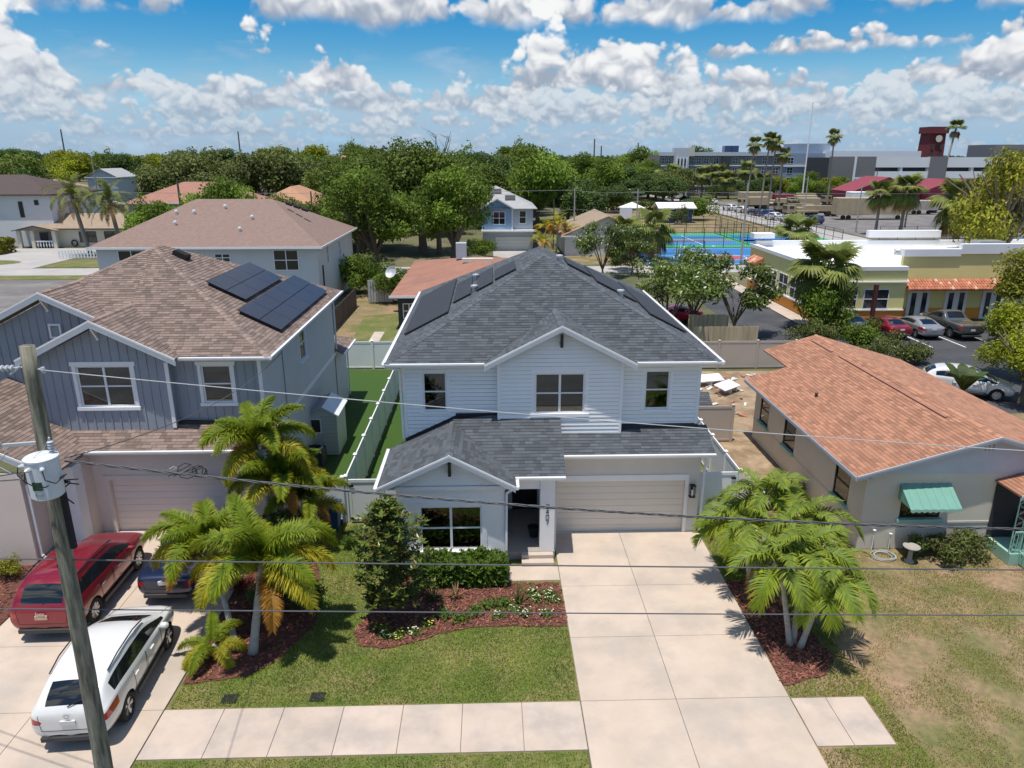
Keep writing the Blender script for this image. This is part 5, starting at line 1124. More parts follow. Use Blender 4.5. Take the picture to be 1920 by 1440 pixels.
m = MB(); m.tube([tc_+Vector((.14, .08, .62)), tc_+Vector((.08, .0, .46)), tc_+Vector((-.02, -.14, .37)), tc_+Vector((-.03, -.25, .27))], .004, 5); m.build('ground_wire', MT['steel'], tx)
def insulator(label, a, b, n=6, r=.055):
    a, b = Vector(a), Vector(b); m = MB(); d = (b-a)
    for k in range(n): p = a+d*(.1+.8*k/n); m.tube([p, p+d*.02, p+d*.05, p+d*(.8/n)], [.02, r, r*.95, .02], 12)
    m.tube([a, b], .014, 6); return tag(m.build('insulator', MT['porcelain']), label, 'insulator')
top = on_pole(10.08)
insulator('grey string insulator at the left of the pole top', top+Vector((-.16, -.05, 0)), top+Vector((-.8, -.1, .0)), 7)
m = MB(); m.tube([top+Vector((-.14, -.04, .02)), top+Vector((-.3, -.06, -.1))], .02, 6); m.tube([top+Vector((-.14, 0, .0)), top+Vector((.2, -.02, -.04))], .018, 6); m.lathe([(.03, -.05), (.04, 0), (.03, .05)], top+Vector((.2, -.02, -.05)), 8); m.build('pole_hardware', MT['galv'], up)
arm = on_pole(9.05)
m = MB(); m.bar(arm+Vector((-.1, -.05, -.25)), arm+Vector((-1.1, -.12, -.3)), .05); m.build('cross_arm', MT['galv'], up)
tag(MB().lathe([(.03, 0), (.07, .02), (.035, .06), (.07, .08), (.035, .12), (.07, .14), (.035, .18), (.07, .2), (.03, .26)], arm+Vector((-.72, -.12, -.27)), 12).build('insulator', MT['porcelain']), 'grey post insulator on the cross arm at the left picture edge', 'insulator')
tag(MB().tube([arm+Vector((-.72, -.12, 0)), arm+Vector((-.5, -.2, -.35)), arm+Vector((-.75, -.15, -.6)), arm+Vector((-.35, -.2, -.85)), tc_+Vector((-.2, 0, .32))], .01, 6).build('jumper_wire', MT['steel']), 'looping jumper wire left of the wooden pole', 'wire')
def wire(label, a, b, r=.012, sag=.25, n=40, mat='rubber', name='overhead_wire', group=None, seg=6):
    a, b = Vector(a), Vector(b); m = MB(); m.tube([a.lerp(b, i/n)+Vector((0, 0, -sag*4*(i/n)*(1-i/n))) for i in range(n+1)], r, seg); return tag(m.build(name, MT[mat]), label, 'wire', group)
pmat('wire_grey', (.10, .10, .105), .5); pmat('wire_pale', (.45, .46, .47), .5)
wire('thin pale wire from the pole top across both houses', top+Vector((.2, -.02, -.05)), (13.0, 11.3, 8.15), .008, .12, mat='wire_pale')
wire('upper of the two straight black lines crossing the driveway', (-14, 11.3, 6.82), (18, 11.3, 5.86), .013, .05, mat='wire_grey')
wire('lower of the two straight black lines crossing the driveway', (-14, 11.3, 5.8), (18, 11.3, 4.91), .012, .05, mat='wire_grey')
# twisted service bundle from the transformer
def bundle(label, a, b, sag, r=.0095, n=160, tw=.017, turns=26):
    a, b = Vector(a), Vector(b); t = thing('twisted_cable', label, 'wire', a)
    for s_ in range(3):
        m = MB(); P = []
        for i in range(n+1):
            k = i/n; ph = turns*6.283*k+s_*2.094; P.append(a.lerp(b, k)+Vector((0, math.cos(ph)*tw, math.sin(ph)*tw-sag*4*k*(1-k))))
        m.tube(P, r, 5); m.build('strand', MT['wire_grey'], t)
bundle('sagging twisted cable from the transformer across the magnolia and garage', (-7.05, 11.2, 8.5), (20, 11.3, 6.9), .62)
rg = random.Random(9); k0 = Vector((-5.1, 11.28, 8.2))
for i in range(4):
    P = [k0+Vector((rg.uniform(-.45, .35), rg.uniform(-.08, .08), rg.uniform(-.03, .01)))]; c = k0+Vector((rg.uniform(-.35, .3), 0, .05)); rr = rg.uniform(.08, .14)
    for j in range(9): a = 1.0+.75*j; P.append(c+Vector((math.cos(a)*rr*1.2, rg.uniform(-.03, .03), math.sin(a)*rr)))
    P.append(k0+Vector((rg.uniform(-.2, .5), 0, -.02))); m = MB(); m.tube(P, .007, 5); tag(m.build('cable_loop', MT['rubber' if i < 3 else 'wire_pale']), 'coiled slack loop of service cable in front of the blue-grey garage', 'wire', 'slack cable loops on the twisted cable')
wire('service drop from the pole to the blue-grey house wall', (-7.1, 11.3, 8.5), (-8.24, 27.8, 5.9), .01, .5, mat='wire_grey')
for i, (z, y) in enumerate(((8.35, 11.9), (8.1, 12.2))): wire('bundle of cables leaving the transformer towards the left picture edge', (-7.5, y-1, z+.1), (-16, y+2.5, z-1.4+.5*i), .012, .3, mat='wire_grey', group='cables left of the transformer')
m = MB(); rg = random.Random(5)
for i in range(6): a = on_pole(8.0)+Vector((.12, -.1, rg.uniform(-.2, .2))); m.tube([a, a+Vector((rg.uniform(.1, .3), -.1, rg.uniform(-.1, .15))), a+Vector((rg.uniform(.2, .4), 0, rg.uniform(-.2, .1)))], .012, 5)
m.build('cable_splices', MT['rubber'], up)
m = MB(); m.box(-7.2, -7.12, 11.12, 11.2, 6.9, 8.2); m.build('riser_guard', MT['black_matte'], up)
# ------------------------------------------------------------------ vehicles
pmat('car_black', (.012, .012, .013), .5); pmat('tail_red', (.42, .008, .012), .15, .0, coat=1.); pmat('head_clear', (.6, .62, .64), .1, .0, coat=1.); pmat('plate', (.62, .62, .6), .5, .1, 20.); pmat('plate_orange', (.62, .42, .3), .5, .1, 20.); pmat('chrome', (.7, .7, .7), .12, 0, metal=1.)
def paint(name, c, metal=.25): return pmat(name, c, .3, .02, 3., metal=metal, coat=1.)
for n_, c_, mt in (('paint_red', (.25, .008, .02), .3), ('paint_white', (.72, .72, .70), 0.), ('paint_navy', (.012, .02, .06), .4), ('paint_silver', (.42, .43, .44), .5), ('paint_grey', (.12, .125, .12), .4), ('paint_black', (.012, .013, .015), .2), ('paint_blue', (.02, .05, .16), .3), ('paint_pink', (.45, .01, .05), .2), ('paint_sand', (.40, .32, .20), 0.)): paint(n_, c_, mt)
def glass_car():
    m = pmat('car_glass', (.012, .015, .016), .04, 0, spec=.9); return m
glass_car()
SPEC = {   # y, zb, wb, z1,w1, z2,w2(belt), z3,w3(roof edge), ztop
 'suv': dict(w=1., wheels=(-1.42, 1.48), wr=.375, glass=(2, 6), ws=5, rg=1, st=[
  (-2.40, .44, .66, .62, .84, .95, .82, .99, .68, 1.01), (-2.32, .30, .80, .60, .96, 1.06, .93, 1.12, .80, 1.14), (-2.0, .25, .84, .60, .975, 1.12, .955, 1.66, .72, 1.74), (-1.2, .24, .86, .60, .98, 1.10, .965, 1.71, .74, 1.79),
  (-.2, .24, .86, .60, .98, 1.07, .965, 1.72, .74, 1.80), (.5, .24, .86, .60, .98, 1.05, .96, 1.62, .70, 1.69), (1.2, .24, .85, .60, .975, 1.04, .95, 1.08, .84, 1.13), (1.85, .25, .82, .60, .96, 1.0, .91, 1.04, .76, 1.08), (2.28, .27, .78, .58, .90, .88, .84, .93, .66, .97), (2.42, .40, .62, .58, .76, .76, .70, .82, .48, .84)]),
 'crossover': dict(w=.94, wheels=(-1.32, 1.40), wr=.35, glass=(2, 6), ws=5, rg=1, st=[
  (-2.32, .42, .64, .60, .82, .92, .80, .97, .60, 1.0), (-2.25, .30, .80, .58, .95, 1.05, .92, 1.14, .76, 1.17), (-1.78, .25, .84, .58, .975, 1.12, .95, 1.52, .68, 1.62), (-1.0, .24, .86, .58, .98, 1.06, .965, 1.62, .74, 1.71),
  (-.1, .24, .86, .58, .98, 1.0, .965, 1.62, .74, 1.71), (.55, .24, .86, .58, .98, .98, .96, 1.48, .68, 1.57), (1.42, .24, .85, .58, .97, .98, .94, 1.01, .82, 1.06), (1.95, .25, .80, .56, .93, .90, .88, .94, .70, .98), (2.22, .27, .72, .55, .84, .78, .78, .83, .56, .86), (2.33, .38, .56, .54, .68, .68, .60, .72, .4, .74)]),
 'sedan': dict(w=.93, wheels=(-1.33, 1.38), wr=.33, glass=(3, 6), ws=5, rg=2, st=[
  (-2.30, .42, .66, .58, .84, .86, .82, .90, .66, .92), (-2.22, .28, .80, .56, .95, .98, .92, 1.02, .78, 1.04), (-1.72, .22, .84, .56, .97, 1.0, .94, 1.04, .82, 1.08), (-.95, .21, .86, .56, .98, .96, .96, 1.34, .66, 1.42),
  (-.1, .21, .86, .56, .98, .93, .965, 1.38, .70, 1.47), (.55, .21, .86, .56, .98, .91, .96, 1.28, .64, 1.36), (1.35, .21, .85, .56, .97, .90, .94, .94, .82, .98), (1.9, .22, .80, .54, .94, .82, .88, .87, .70, .91), (2.22, .24, .74, .52, .85, .70, .80, .76, .6, .79), (2.33, .34, .58, .5, .7, .62, .62, .66, .4, .68)]),
 'pickup': dict(w=1.02, wheels=(-1.62, 1.75), wr=.42, glass=(4, 6), ws=5, rg=3, st=[
  (-2.85, .55, .72, .74, .92, 1.14, .90, 1.18, .80, 1.19), (-2.78, .42, .84, .72, .98, 1.18, .96, 1.22, .86, 1.23), (-1.6, .40, .86, .72, .985, 1.18, .965, 1.22, .86, 1.23), (-.62, .38, .86, .72, .985, 1.18, .965, 1.24, .84, 1.26),
  (-.4, .38, .86, .72, .985, 1.18, .96, 1.80, .74, 1.88), (.75, .38, .86, .72, .985, 1.16, .96, 1.74, .72, 1.82), (1.45, .38, .86, .72, .98, 1.16, .95, 1.2, .84, 1.26), (2.2, .38, .84, .72, .96, 1.12, .92, 1.16, .78, 1.22), (2.7, .42, .80, .70, .92, 1.0, .88, 1.06, .7, 1.1), (2.85, .52, .66, .68, .8, .9, .76, .95, .52, .97)]),
}
CARM = ['P', 'car_glass', 'tail_red', 'head_clear', 'car_black']
def car_parts(kind, lvl=2):
    S = SPEC[kind]; st = S['st']; kx = S['w']; V = []; F = []; M_ = []; n = 10
    for y, zb, wb, z1, w1, z2, w2, z3, w3, zt in st:
        gl = z3-z2 > .25
        half = [(0, zb), (wb, zb), (w1, z1), (w1*.99, z1+(z2-z1)*.5), (w2, z2)]
        if gl: half += [(w2+(w3-w2)*.07-.012, z2+(z3-z2)*.07), (w2+(w3-w2)*.88, z2+(z3-z2)*.9)]
        else: half += [(w2+(w3-w2)*.33, z2+(z3-z2)*.45), (w2+(w3-w2)*.66, z2+(z3-z2)*.8)]
        half += [(w3, z3), (w3*.88, z3+(zt-z3)*.5), (0, zt)]
        V += [(x*kx, y, z) for x, z in half]+[(-x*kx, y, z) for x, z in half[1:-1][::-1]]
    m = 18
    def idx(s_, i): return s_*m+(i % m)
    for s_ in range(len(st)-1):
        for i in range(m):
            r = i if i < 9 else 17-i; mi = 0; g0, g1 = S['glass']
            if r == 5 and g0 <= s_ < g1: mi = 1
            if r == 8 and (s_ == S['ws'] or s_ == S['rg']): mi = 1
            if r == 3 and s_ in (0, 1) and (s_ == 0 or kind != 'pickup'): mi = 2
            if r == 4 and s_ == 0 and kind == 'suv': mi = 0
            if r == 3 and s_ in (7, 8): mi = 3
            if r in (0,): mi = 4
            F.append((idx(s_, i), idx(s_, i+1), idx(s_+1, i+1), idx(s_+1, i))); M_.append(mi)
    F.append(tuple(idx(0, i) for i in range(m))[::-1]); M_.append(0); F.append(tuple(idx(len(st)-1, i) for i in range(m))); M_.append(0)
    F = [f[::-1] for f in F]
    me = bpy.data.meshes.new('cage'); me.from_pydata(V, [], F); me.polygons.foreach_set('material_index', M_); me.polygons.foreach_set('use_smooth', [True]*len(F))
    for k in CARM: me.materials.append(MT['paint_white' if k == 'P' else k])
    bm = bmesh.new(); bm.from_mesh(me); bmesh.ops.recalc_face_normals(bm, faces=bm.faces); bm.to_mesh(me); bm.free()
    o = bpy.data.objects.new('cage', me); C.objects.link(o); sb = o.modifiers.new('s', 'SUBSURF'); sb.levels = sb.render_levels = lvl
    cyl = MB(); wr = S['wr']
    for wy in S['wheels']:
        for sx in (-1, 1): cyl.lathe([(wr+.055, sx*.60*kx if sx > 0 else -1.3), (wr+.055, 1.3 if sx > 0 else -.60*kx)], (0, wy, wr), 28, axis='x')
    cm2 = cyl.mesh('cut', [MT['car_black']]); co2 = bpy.data.objects.new('cut', cm2); C.objects.link(co2)
    b = bmesh.new(); b.from_mesh(cm2); bmesh.ops.recalc_face_normals(b, faces=b.faces); b.to_mesh(cm2); b.free()
    bo = o.modifiers.new('b', 'BOOLEAN'); bo.operation = 'DIFFERENCE'; bo.solver = 'EXACT'; bo.object = co2
    try: bo.material_mode = 'TRANSFER'
    except Exception: pass
    dg = bpy.context.evaluated_depsgraph_get(); ev = o.evaluated_get(dg); fm = bpy.data.meshes.new_from_object(ev)
    names = [mm.name if mm else 'car_black' for mm in fm.materials]; out = {}
    vs_ = [v.co.copy() for v in fm.vertices]
    for p in fm.polygons:
        nm = names[p.material_index] if p.material_index < len(names) else 'car_black'
        nm = 'P' if nm == 'paint_white' else nm; key = nm
        c = p.center
        if nm == 'car_glass': key = 'windshield' if (c.y > st[S['ws']][0]-.02 and abs(c.x) < .8*kx and p.normal.z > .3 and p.normal.y > .2) else ('rear_window' if p.normal.y < -.25 and abs(p.normal.x) < .6 else ('side_window_r' if c.x > 0 else 'side_window_l'))
        if nm in ('tail_red', 'head_clear'): key = nm+('_r' if c.x > 0 else '_l')
        out.setdefault((key, nm), []).append((list(p.vertices), p.use_smooth))
    res = []
    for (key, nm), fs in out.items():
        used = {}; vv = []; ff = []; sm = []
        for f, s_ in fs:
            q = []
            for i in f:
                if i not in used: used[i] = len(vv); vv.append(tuple(vs_[i]))
                q.append(used[i])
            ff.append(q); sm.append(True)
        mm = bpy.data.meshes.new(key); mm.from_pydata(vv, [], ff); mm.polygons.foreach_set('use_smooth', sm); mm.materials.append(MT['paint_white' if nm == 'P' else nm])
        nice = {'P': 'body', 'car_black': 'underbody', 'side_window_r': 'side_window', 'side_window_l': 'side_window', 'tail_red_r': 'taillight', 'tail_red_l': 'taillight', 'head_clear_r': 'headlight', 'head_clear_l': 'headlight'}.get(key, key); res.append((nice, mm))
    bpy.data.objects.remove(o); bpy.data.objects.remove(co2)
    return res
def wheel_meshes(r, w_=.2, spokes=5):
    t = MB(); t.lathe([(r*.66, -w_/2), (r*.94, -w_/2), (r, -w_*.32), (r, w_*.32), (r*.94, w_/2), (r*.66, w_/2)], (0, 0, 0), 26, axis='x', cap=False)
    d = MB(); d.lathe([(r*.67, -.06), (r*.67, .07), (r*.62, .07), (r*.60, .02), (.02, .01)], (0, 0, 0), 26, axis='x', cap=False)
    for k in range(spokes):
        a = 6.283*k/spokes
        for da in (-.13, .13): d.bar((.05, .05*math.cos(a), .05*math.sin(a)), (.065, r*.64*math.cos(a+da), r*.64*math.sin(a+da)), .045, .035)
    d.lathe([(.06, .03), (.06, .085), (.02, .09)], (0, 0, 0), 12, axis='x')
    h = MB(); h.lathe([(r*.60, .0), (r*.6, .012), (.02, .012)], (0, 0, 0), 20, axis='x', cap=False)
    return t.mesh('tyre', MT['rubber']), d.mesh('rim', MT['rim']), h.mesh('brake_disc', MT['car_black'])
CARS = {}
from mathutils.bvhtree import BVHTree
def seam_mesh(parts, S):
    vs_, fs = [], []
    for nm, me in parts:
        if nm in ('body', 'taillight', 'headlight', 'side_window', 'rear_window', 'windshield'): b = len(vs_); vs_ += [v.co.copy() for v in me.vertices]; fs += [[b+i for i in p.vertices] for p in me.polygons]
    T = BVHTree.FromPolygons(vs_, fs); out = []; st = S['st']
    def cast(pts, d, org):
        P = []
        for p in pts:
            h = T.ray_cast(Vector(org(p)), Vector(d))[0]
            if h is not None: P.append(h-Vector(d)*.002)
        return P
    def seg(a, b, n=10): return [(a[0]+(b[0]-a[0])*i/n, a[1]+(b[1]-a[1])*i/n) for i in range(n+1)]
    w0, w1 = S['wheels']; zs = .42; y4 = st[4][0]; zb = st[4][5]; doors = [(w0+.45, y4-.02), (y4+.0, w1-.48)]
    for sx in (-1, 1):
        for a, b in doors:
            path = seg((a+.0, zb+.02), (a+.05, zs))+seg((a+.05, zs), (b-.05, zs))+seg((b-.05, zs), (b, zb+.02))
            P = cast(path, (-sx, 0, 0), lambda p: (sx*3, p[0], p[1]))
            if len(P) > 5: out.append(('door_seam', P))
    y0 = st[0][0]; k = .70*S['w']
    P = cast(seg((-k, st[1][5]-.02), (-k*.94, .62))+seg((-k*.94, .62), (k*.94, .62))+seg((k*.94, .62), (k, st[1][5]-.02)), (0, 1, 0), lambda p: (p[0], -6, p[1]))
    if len(P) > 5: out.append(('tailgate_seam', P))
    yh = st[6][0]+.1; P = cast(seg((-k*1.05, yh+.75), (-k*1.08, yh))+seg((-k*1.08, yh), (k*1.08, yh))+seg((k*1.08, yh), (k*1.05, yh+.75)), (0, 0, -1), lambda p: (p[0], p[1], 4))
    if len(P) > 5: out.append(('bonnet_seam', P))
    res = []
    for nm, P in out: m = MB(); m.tube(P, .007, 4); res.append((nm, m.mesh(nm, MT['car_black'])))
    return res
def car(kind, name, label, loc, rz, pm, detail=2, cat='car', group=None, plate='plate', rails=False, emblem=None, spokes=5):
    key = (kind, detail)
    if key not in CARS: CARS[key] = (car_parts(kind, detail), wheel_meshes(SPEC[kind]['wr'], spokes=spokes))
    parts, (ty, ri, di) = CARS[key]; S = SPEC[kind]; t = thing(name, label, cat, loc, rz, group); st = S['st']; kx = S['w']
    for nm, me in parts:
        o = link(bpy.data.objects.new(nm, me), t)
        if nm == 'body': o.material_slots[0].link = 'OBJECT'; o.material_slots[0].material = MT[pm]
    if detail >= 2:
        if ('seam', kind) not in CARS: CARS[('seam', kind)] = seam_mesh(parts, S)
        for nm, me in CARS[('seam', kind)]: link(bpy.data.objects.new(nm, me), t)
    for wy in S['wheels']:
        for sx in (-1, 1):
            w_ = link(bpy.data.objects.new('wheel', ri), t); w_.location = (sx*(.975*kx-.12), wy, S['wr']); w_.rotation_euler.z = 0 if sx > 0 else math.pi
            link(bpy.data.objects.new('tyre', ty), w_); link(bpy.data.objects.new('brake_disc', di), w_)
    def sub(nm, mb, mat): return link(bpy.data.objects.new(nm, mb.mesh(nm, MT[mat])), t)
    y0 = st[0][0]
    if detail >= 2:
        m = MB(); m.rbox(-.17, .17, y0-.035, y0+.02, .78, .90, .005); sub('licence_plate', m, plate)
        m = MB(); m.rbox(-.72*kx, .72*kx, y0-.03, y0+.2, .34, .46, .02); sub('bumper_trim', m, 'solar_black')
        for sx in (-1, 1):
            yb = st[5][0]+.32; zb = st[5][5]+.06
            m = MB(); m.lathe([(.02, -.11), (.085, -.08), (.09, .06), (.03, .11)], (sx*1.03*kx+sx*.08, yb, zb+.05), 10, axis='x'); m.bar((sx*.93*kx, yb, zb), (sx*1.02*kx, yb, zb+.02), .05); sub('wing_mirror', m, pm)
            for yy in (st[4][0]-.75, st[4][0]+.25): m = MB(); m.rbox(sx*.985*kx-.02, sx*.985*kx+.025, yy, yy+.2, st[4][5]-.13, st[4][5]-.10, .005); sub('door_handle', m, 'chrome' if pm != 'paint_white' else 'paint_white')
            m = MB(); m.rbox(sx*.965*kx-.025, sx*.965*kx+.02, S['wheels'][0]+.5, S['wheels'][1]-.5, .30, .42, .01); sub('side_skirt', m, 'solar_black')
            if rails: m = MB(); m.tube([(sx*.70*kx, st[2][0]+.25, st[2][9]-.03), (sx*.72*kx, st[3][0], st[3][9]-.02), (sx*.72*kx, st[4][0], st[4][9]-.02), (sx*.69*kx, st[5][0]-.05, st[5][9]-.02)], .018, 6); sub('roof_rail', m, 'car_black')
        m = MB(); m.prism([(0, st[3][0]-.1, st[3][9]-.01), (0, st[3][0]+.12, st[3][9]-.01), (0, st[3][0]-.06, st[3][9]+.07)], (.025, 0, 0)); sub('antenna_fin', m, 'car_black')
        if emblem:
            m = MB(); ye = y0-.012; ze = .99 if kind != 'sedan' else .93
            if emblem == 'ring': m.lathe([(.055, -.006), (.062, 0), (.055, .006), (.045, 0)], (0, ye-.01, ze+.03), 18, axis='y', cap=False); m.box(-.075, .075, ye-.02, ye-.008, ze+.018, ze+.042)
            elif emblem == 'bowtie': m.box(-.09, .09, ye-.012, ye, ze-.02, ze+.02); m.box(-.04, .04, ye-.012, ye, ze-.04, ze+.04)
            else:
                cu = bpy.data.curves.new('emblem', 'FONT'); cu.body = emblem; cu.size = .15; cu.extrude = .008; cu.align_x = 'CENTER'; to = bpy.data.objects.new('emblem_text', cu); C.objects.link(to); dg = bpy.context.evaluated_depsgraph_get(); fm = bpy.data.meshes.new_from_object(to.evaluated_get(dg)); bpy.data.objects.remove(to); fm.materials.clear(); fm.materials.append(MT['chrome']); o = link(bpy.data.objects.new('emblem', fm), t); o.location = (0, ye-.03, .93); o.rotation_euler = (R(80), 0, 0)
            if m.v: sub('emblem', m, 'chrome')
        m = MB(); m.bar((0, st[1][0]+.02, st[1][9]+.03), (.32, st[1][0]+.10, st[1][9]+.16), .02); sub('rear_wiper', m, 'car_black') if kind != 'sedan' else None
    return t
car('suv', 'parked_suv', 'dark red suv parked in front of the blue-grey house', (-12.8, 20.25, .02), R(1), 'paint_red', emblem='Jeep', rails=True, plate='plate_orange', spokes=9)
car('crossover', 'parked_crossover', 'white crossover parked across the sidewalk beside the utility pole', (-9.95, 16.12, .02), R(3.5), 'paint_white', emblem='ring', rails=True)
car('sedan', 'parked_sedan', 'dark blue sedan parked behind the foxtail palms', (-10.05, 21.8, .02), R(0), 'paint_navy', emblem='bowtie')
# ------------------------------------------------------------------ background ground
sheet('back_street', -260, 140, 85.5, 91.0, -.018, 'road_pale'); sheet('cross_street', 55, 63, 92, 420, -.016, 'road_pale')
patch('parking_lot', [(19.9, 36), (60, 36), (60, 57.6), (25.3, 57.6), (25.3, 85), (19.9, 85)], -.010, 'asphalt')
patch('paved_lot', [(-46, 47), (-14.5, 47), (-14.5, 60.5), (-36, 62), (-36, 82), (-60, 82), (-60, 47)], -.012, 'asphalt_old')
patch('house_driveway', [(-72, 91), (-56.5, 91), (-56.5, 111.5), (-72, 111.5)], -.010, 'road_pale')
patch('round_lawn', [(-66+5*math.cos(a*.4), 96+2.6*math.sin(a*.4)) for a in range(16)], .0, 'lawn'); patch('street_lawn', [(-56, 92), (-46, 92), (-46, 97.5), (-56, 97.5)], .0, 'lawn')
patch('verge', [(-90, 82.4), (-40, 82.4), (-40, 85.4), (-90, 85.4)], -.006, 'lawn')
patch('blue_driveway', [(.4, 91), (6.2, 91), (6.2, 106.9), (.4, 106.9)], -.006, 'road_pale')
patch('side_sidewalk', [(25.3, 57.6), (26.8, 57.6), (26.8, 85), (25.3, 85)], .05, 'concrete_side')
patch('dry_lot', [(10, 92), (22, 92), (24, 130), (10, 100)], -.006, 'lawn_dry'); patch('park_lawn', [(20, 130), (54, 130), (54, 200), (20, 200)], -.005, 'lawn_dry'); patch('vehicle_yard', [(64, 120), (170, 120), (170, 222), (64, 222)], -.008, 'asphalt_old')
patch('field', [(5, 120), (24, 122), (30, 160), (12, 160)], -.004, 'lawn')
pmat('court_blue', (.03, .17, .42), .7, .06); pmat('court_green', (.05, .36, .13), .7, .06); pmat('court_red', (.4, .08, .1), .7); pmat('court_line', (.8, .8, .8), .7)
patch('basketball_court', [(20, 91.8), (45, 91.8), (45, 109), (20, 109)], .01, 'court_blue'); patch('tennis_court', [(20, 109.1), (56, 109.1), (56, 130), (20, 130)], .01, 'court_green')
for x0, x1, y0, y1, m_ in ((27, 39.5, 112.5, 118, 'court_blue'), (27, 39.5, 121, 126.5, 'court_blue'), (41, 53, 112.5, 126.5, 'court_blue'), (27, 39.5, 118.6, 120.2, 'court_red'), (41, 53, 117.5, 119.6, 'court_red')): patch('court_marking', [(x0, y0), (x1, y0), (x1, y1), (x0, y1)], .016, m_)
for cx, cy, r_ in ((32.2, 98.5, 2.6), (40.5, 101, 2.4)):
    mb = MB(); n_ = 32
    for i in range(n_): a, b = 6.283*i/n_, 6.283*(i+1)/n_; mb.poly((cx+r_*math.cos(a), cy+r_*math.sin(a), .02), (cx+(r_+.14)*math.cos(a), cy+(r_+.14)*math.sin(a), .02), (cx+(r_+.14)*math.cos(b), cy+(r_+.14)*math.sin(b), .02), (cx+r_*math.cos(b), cy+r_*math.sin(b), .02))
    o = mb.build('court_line', MT['court_line']); o['kind'] = 'structure'; patch('court_disc', [(cx+(r_-.3)*math.cos(a*.2618), cy+(r_-.3)*math.sin(a*.2618)) for a in range(24)], .018, 'court_red')
for x0, x1, y0, y1 in ((21, 44.5, 92.3, 92.45), (21, 44.5, 108.3, 108.45), (27, 39.5, 115, 115.1), (33, 33.12, 112.5, 126.5), (22, 44, 100, 100.14)): patch('court_line', [(x0, y0), (x1, y0), (x1, y1), (x0, y1)], .021, 'court_line')
for x in (29.4, 32.0, 34.45, 37.0, 39.6): patch('parking_line', [(x-.06, 49.9), (x+.06, 49.9), (x+.06, 55), (x-.06, 55)], .0, 'line_white')
# ------------------------------------------------------------------ generic house
pmat('wall_white', (.70, .70, .70), .9, .05, .5); pmat('wall_pale', (.64, .66, .63), .9, .05, .4); pmat('wall_cream', (.66, .62, .52), .9, .05, .5); pmat('wall_pink', (.42, .36, .34), .9, .05, .5); pmat('wall_blue', (.24, .38, .56), .8, .05); pmat('wall_paleblue', (.40, .46, .52), .8, .05); pmat('wall_dark', (.05, .055, .06), .8, .05)
pmat('win_dark', (.02, .024, .026), .08, 0, spec=.8); pmat('door_red', (.09, .02, .018), .6)
def win_simple(parent, x, y, z, w_, h_, rz=0, frame='white_trim', cols=2, rows=2, glass='win_dark'):
    f = MB(); t = .07; f.box(-w_/2-t, -w_/2, -.05, .01, -t, h_+t).box(w_/2, w_/2+t, -.05, .01, -t, h_+t).box(-w_/2, w_/2, -.05, .01, -t, 0).box(-w_/2, w_/2, -.05, .01, h_, h_+t)
    for i in range(1, cols): xx = -w_/2+w_*i/cols; f.box(xx-.04, xx+.04, -.045, .008, 0, h_)
    if rows == 2: f.box(-w_/2, w_/2, -.04, .007, h_/2-.035, h_/2+.035)
    o = put(f, 'window', MT[frame], parent, (x, y, z), rz)
    for i in range(cols):
        for j in range(rows):
            p = MB(); a, b = -w_/2+w_*i/cols+.01, -w_/2+w_*(i+1)/cols-.01; c, d = h_*j/rows+.01, h_*(j+1)/rows-.01; p.box(a, b, -.02, -.005, c, d); link(bpy.data.objects.new('pane', p.mesh('pane', MT[glass])), o)
    return o
def house(name, label, x0, x1, y0, y1, ze, zr, wall, roof, ov=.5, ridge=None, gable=None, wins=(), cat='house', trim='white_trim'):
    t = thing(name, label, cat, ((x0+x1)/2, (y0+y1)/2, 0)); o = MB(); o.box(x0, x1, y0, y1, 0, ze-.02); o.build('wall', MT[wall], t)
    a, b, c, d = (x0-ov, y0-ov, ze), (x1+ov, y0-ov, ze), (x1+ov, y1+ov, ze), (x0-ov, y1+ov, ze); xm, ym = (x0+x1)/2, (y0+y1)/2
    if gable == 'x': r1, r2 = (x0-ov, ym, zr), (x1+ov, ym, zr)
    elif gable == 'y': r1, r2 = (xm, y0-ov, zr), (xm, y1+ov, zr)
    elif ridge: r1, r2 = ridge
    elif x1-x0 >= y1-y0: k = (y1-y0)/2+ov; r1, r2 = (x0-ov+k, ym, zr), (x1+ov-k, ym, zr)
    else: k = (x1-x0)/2+ov; r1, r2 = (xm, y0-ov+k, zr), (xm, y1+ov-k, zr)
    if gable == 'y' or (not gable and abs(r1[0]-r2[0]) < .01): pl = [[a, b, r1], [b, c, r2, r1], [c, d, r2], [d, a, r1, r2]]
    else: pl = [[a, b, r2, r1], [b, c, r2], [c, d, r1, r2], [d, a, r1]]
    if gable: pl = [p for p in pl if len(p) == 4]; g = MB(); (g.prism([(x0, ym, zr-.1), (x0, y0, ze-.03), (x0, y1, ze-.03)], (x1-x0, 0, 0)) if gable == 'x' else g.prism([(xm, y0, zr-.1), (x0, y0, ze-.03), (x1, y0, ze-.03)], (0, y1-y0, 0))); g.build('gable', MT[wall], t)
    slab_planes(pl, .12).build('roof', MT[roof], t)
    f = MB(); f.box(a[0]-.06, b[0]+.06, a[1]-.06, a[1]-.002, ze-.16, ze+.02); f.build('fascia', MT[trim], t); f = MB(); f.box(b[0]+.002, b[0]+.06, b[1], c[1], ze-.16, ze+.02); f.build('fascia', MT[trim], t)
    for (face, p, z, w_, h_) in wins:
        if face == 'f': win_simple(t, p, y0-.003, z, w_, h_)
        elif face == 'r': win_simple(t, x1+.003, p, z, w_, h_, R(90))
        elif face == 'fd': win_simple(t, p, y0-.003, z, w_, h_, frame='black_metal')
    return t
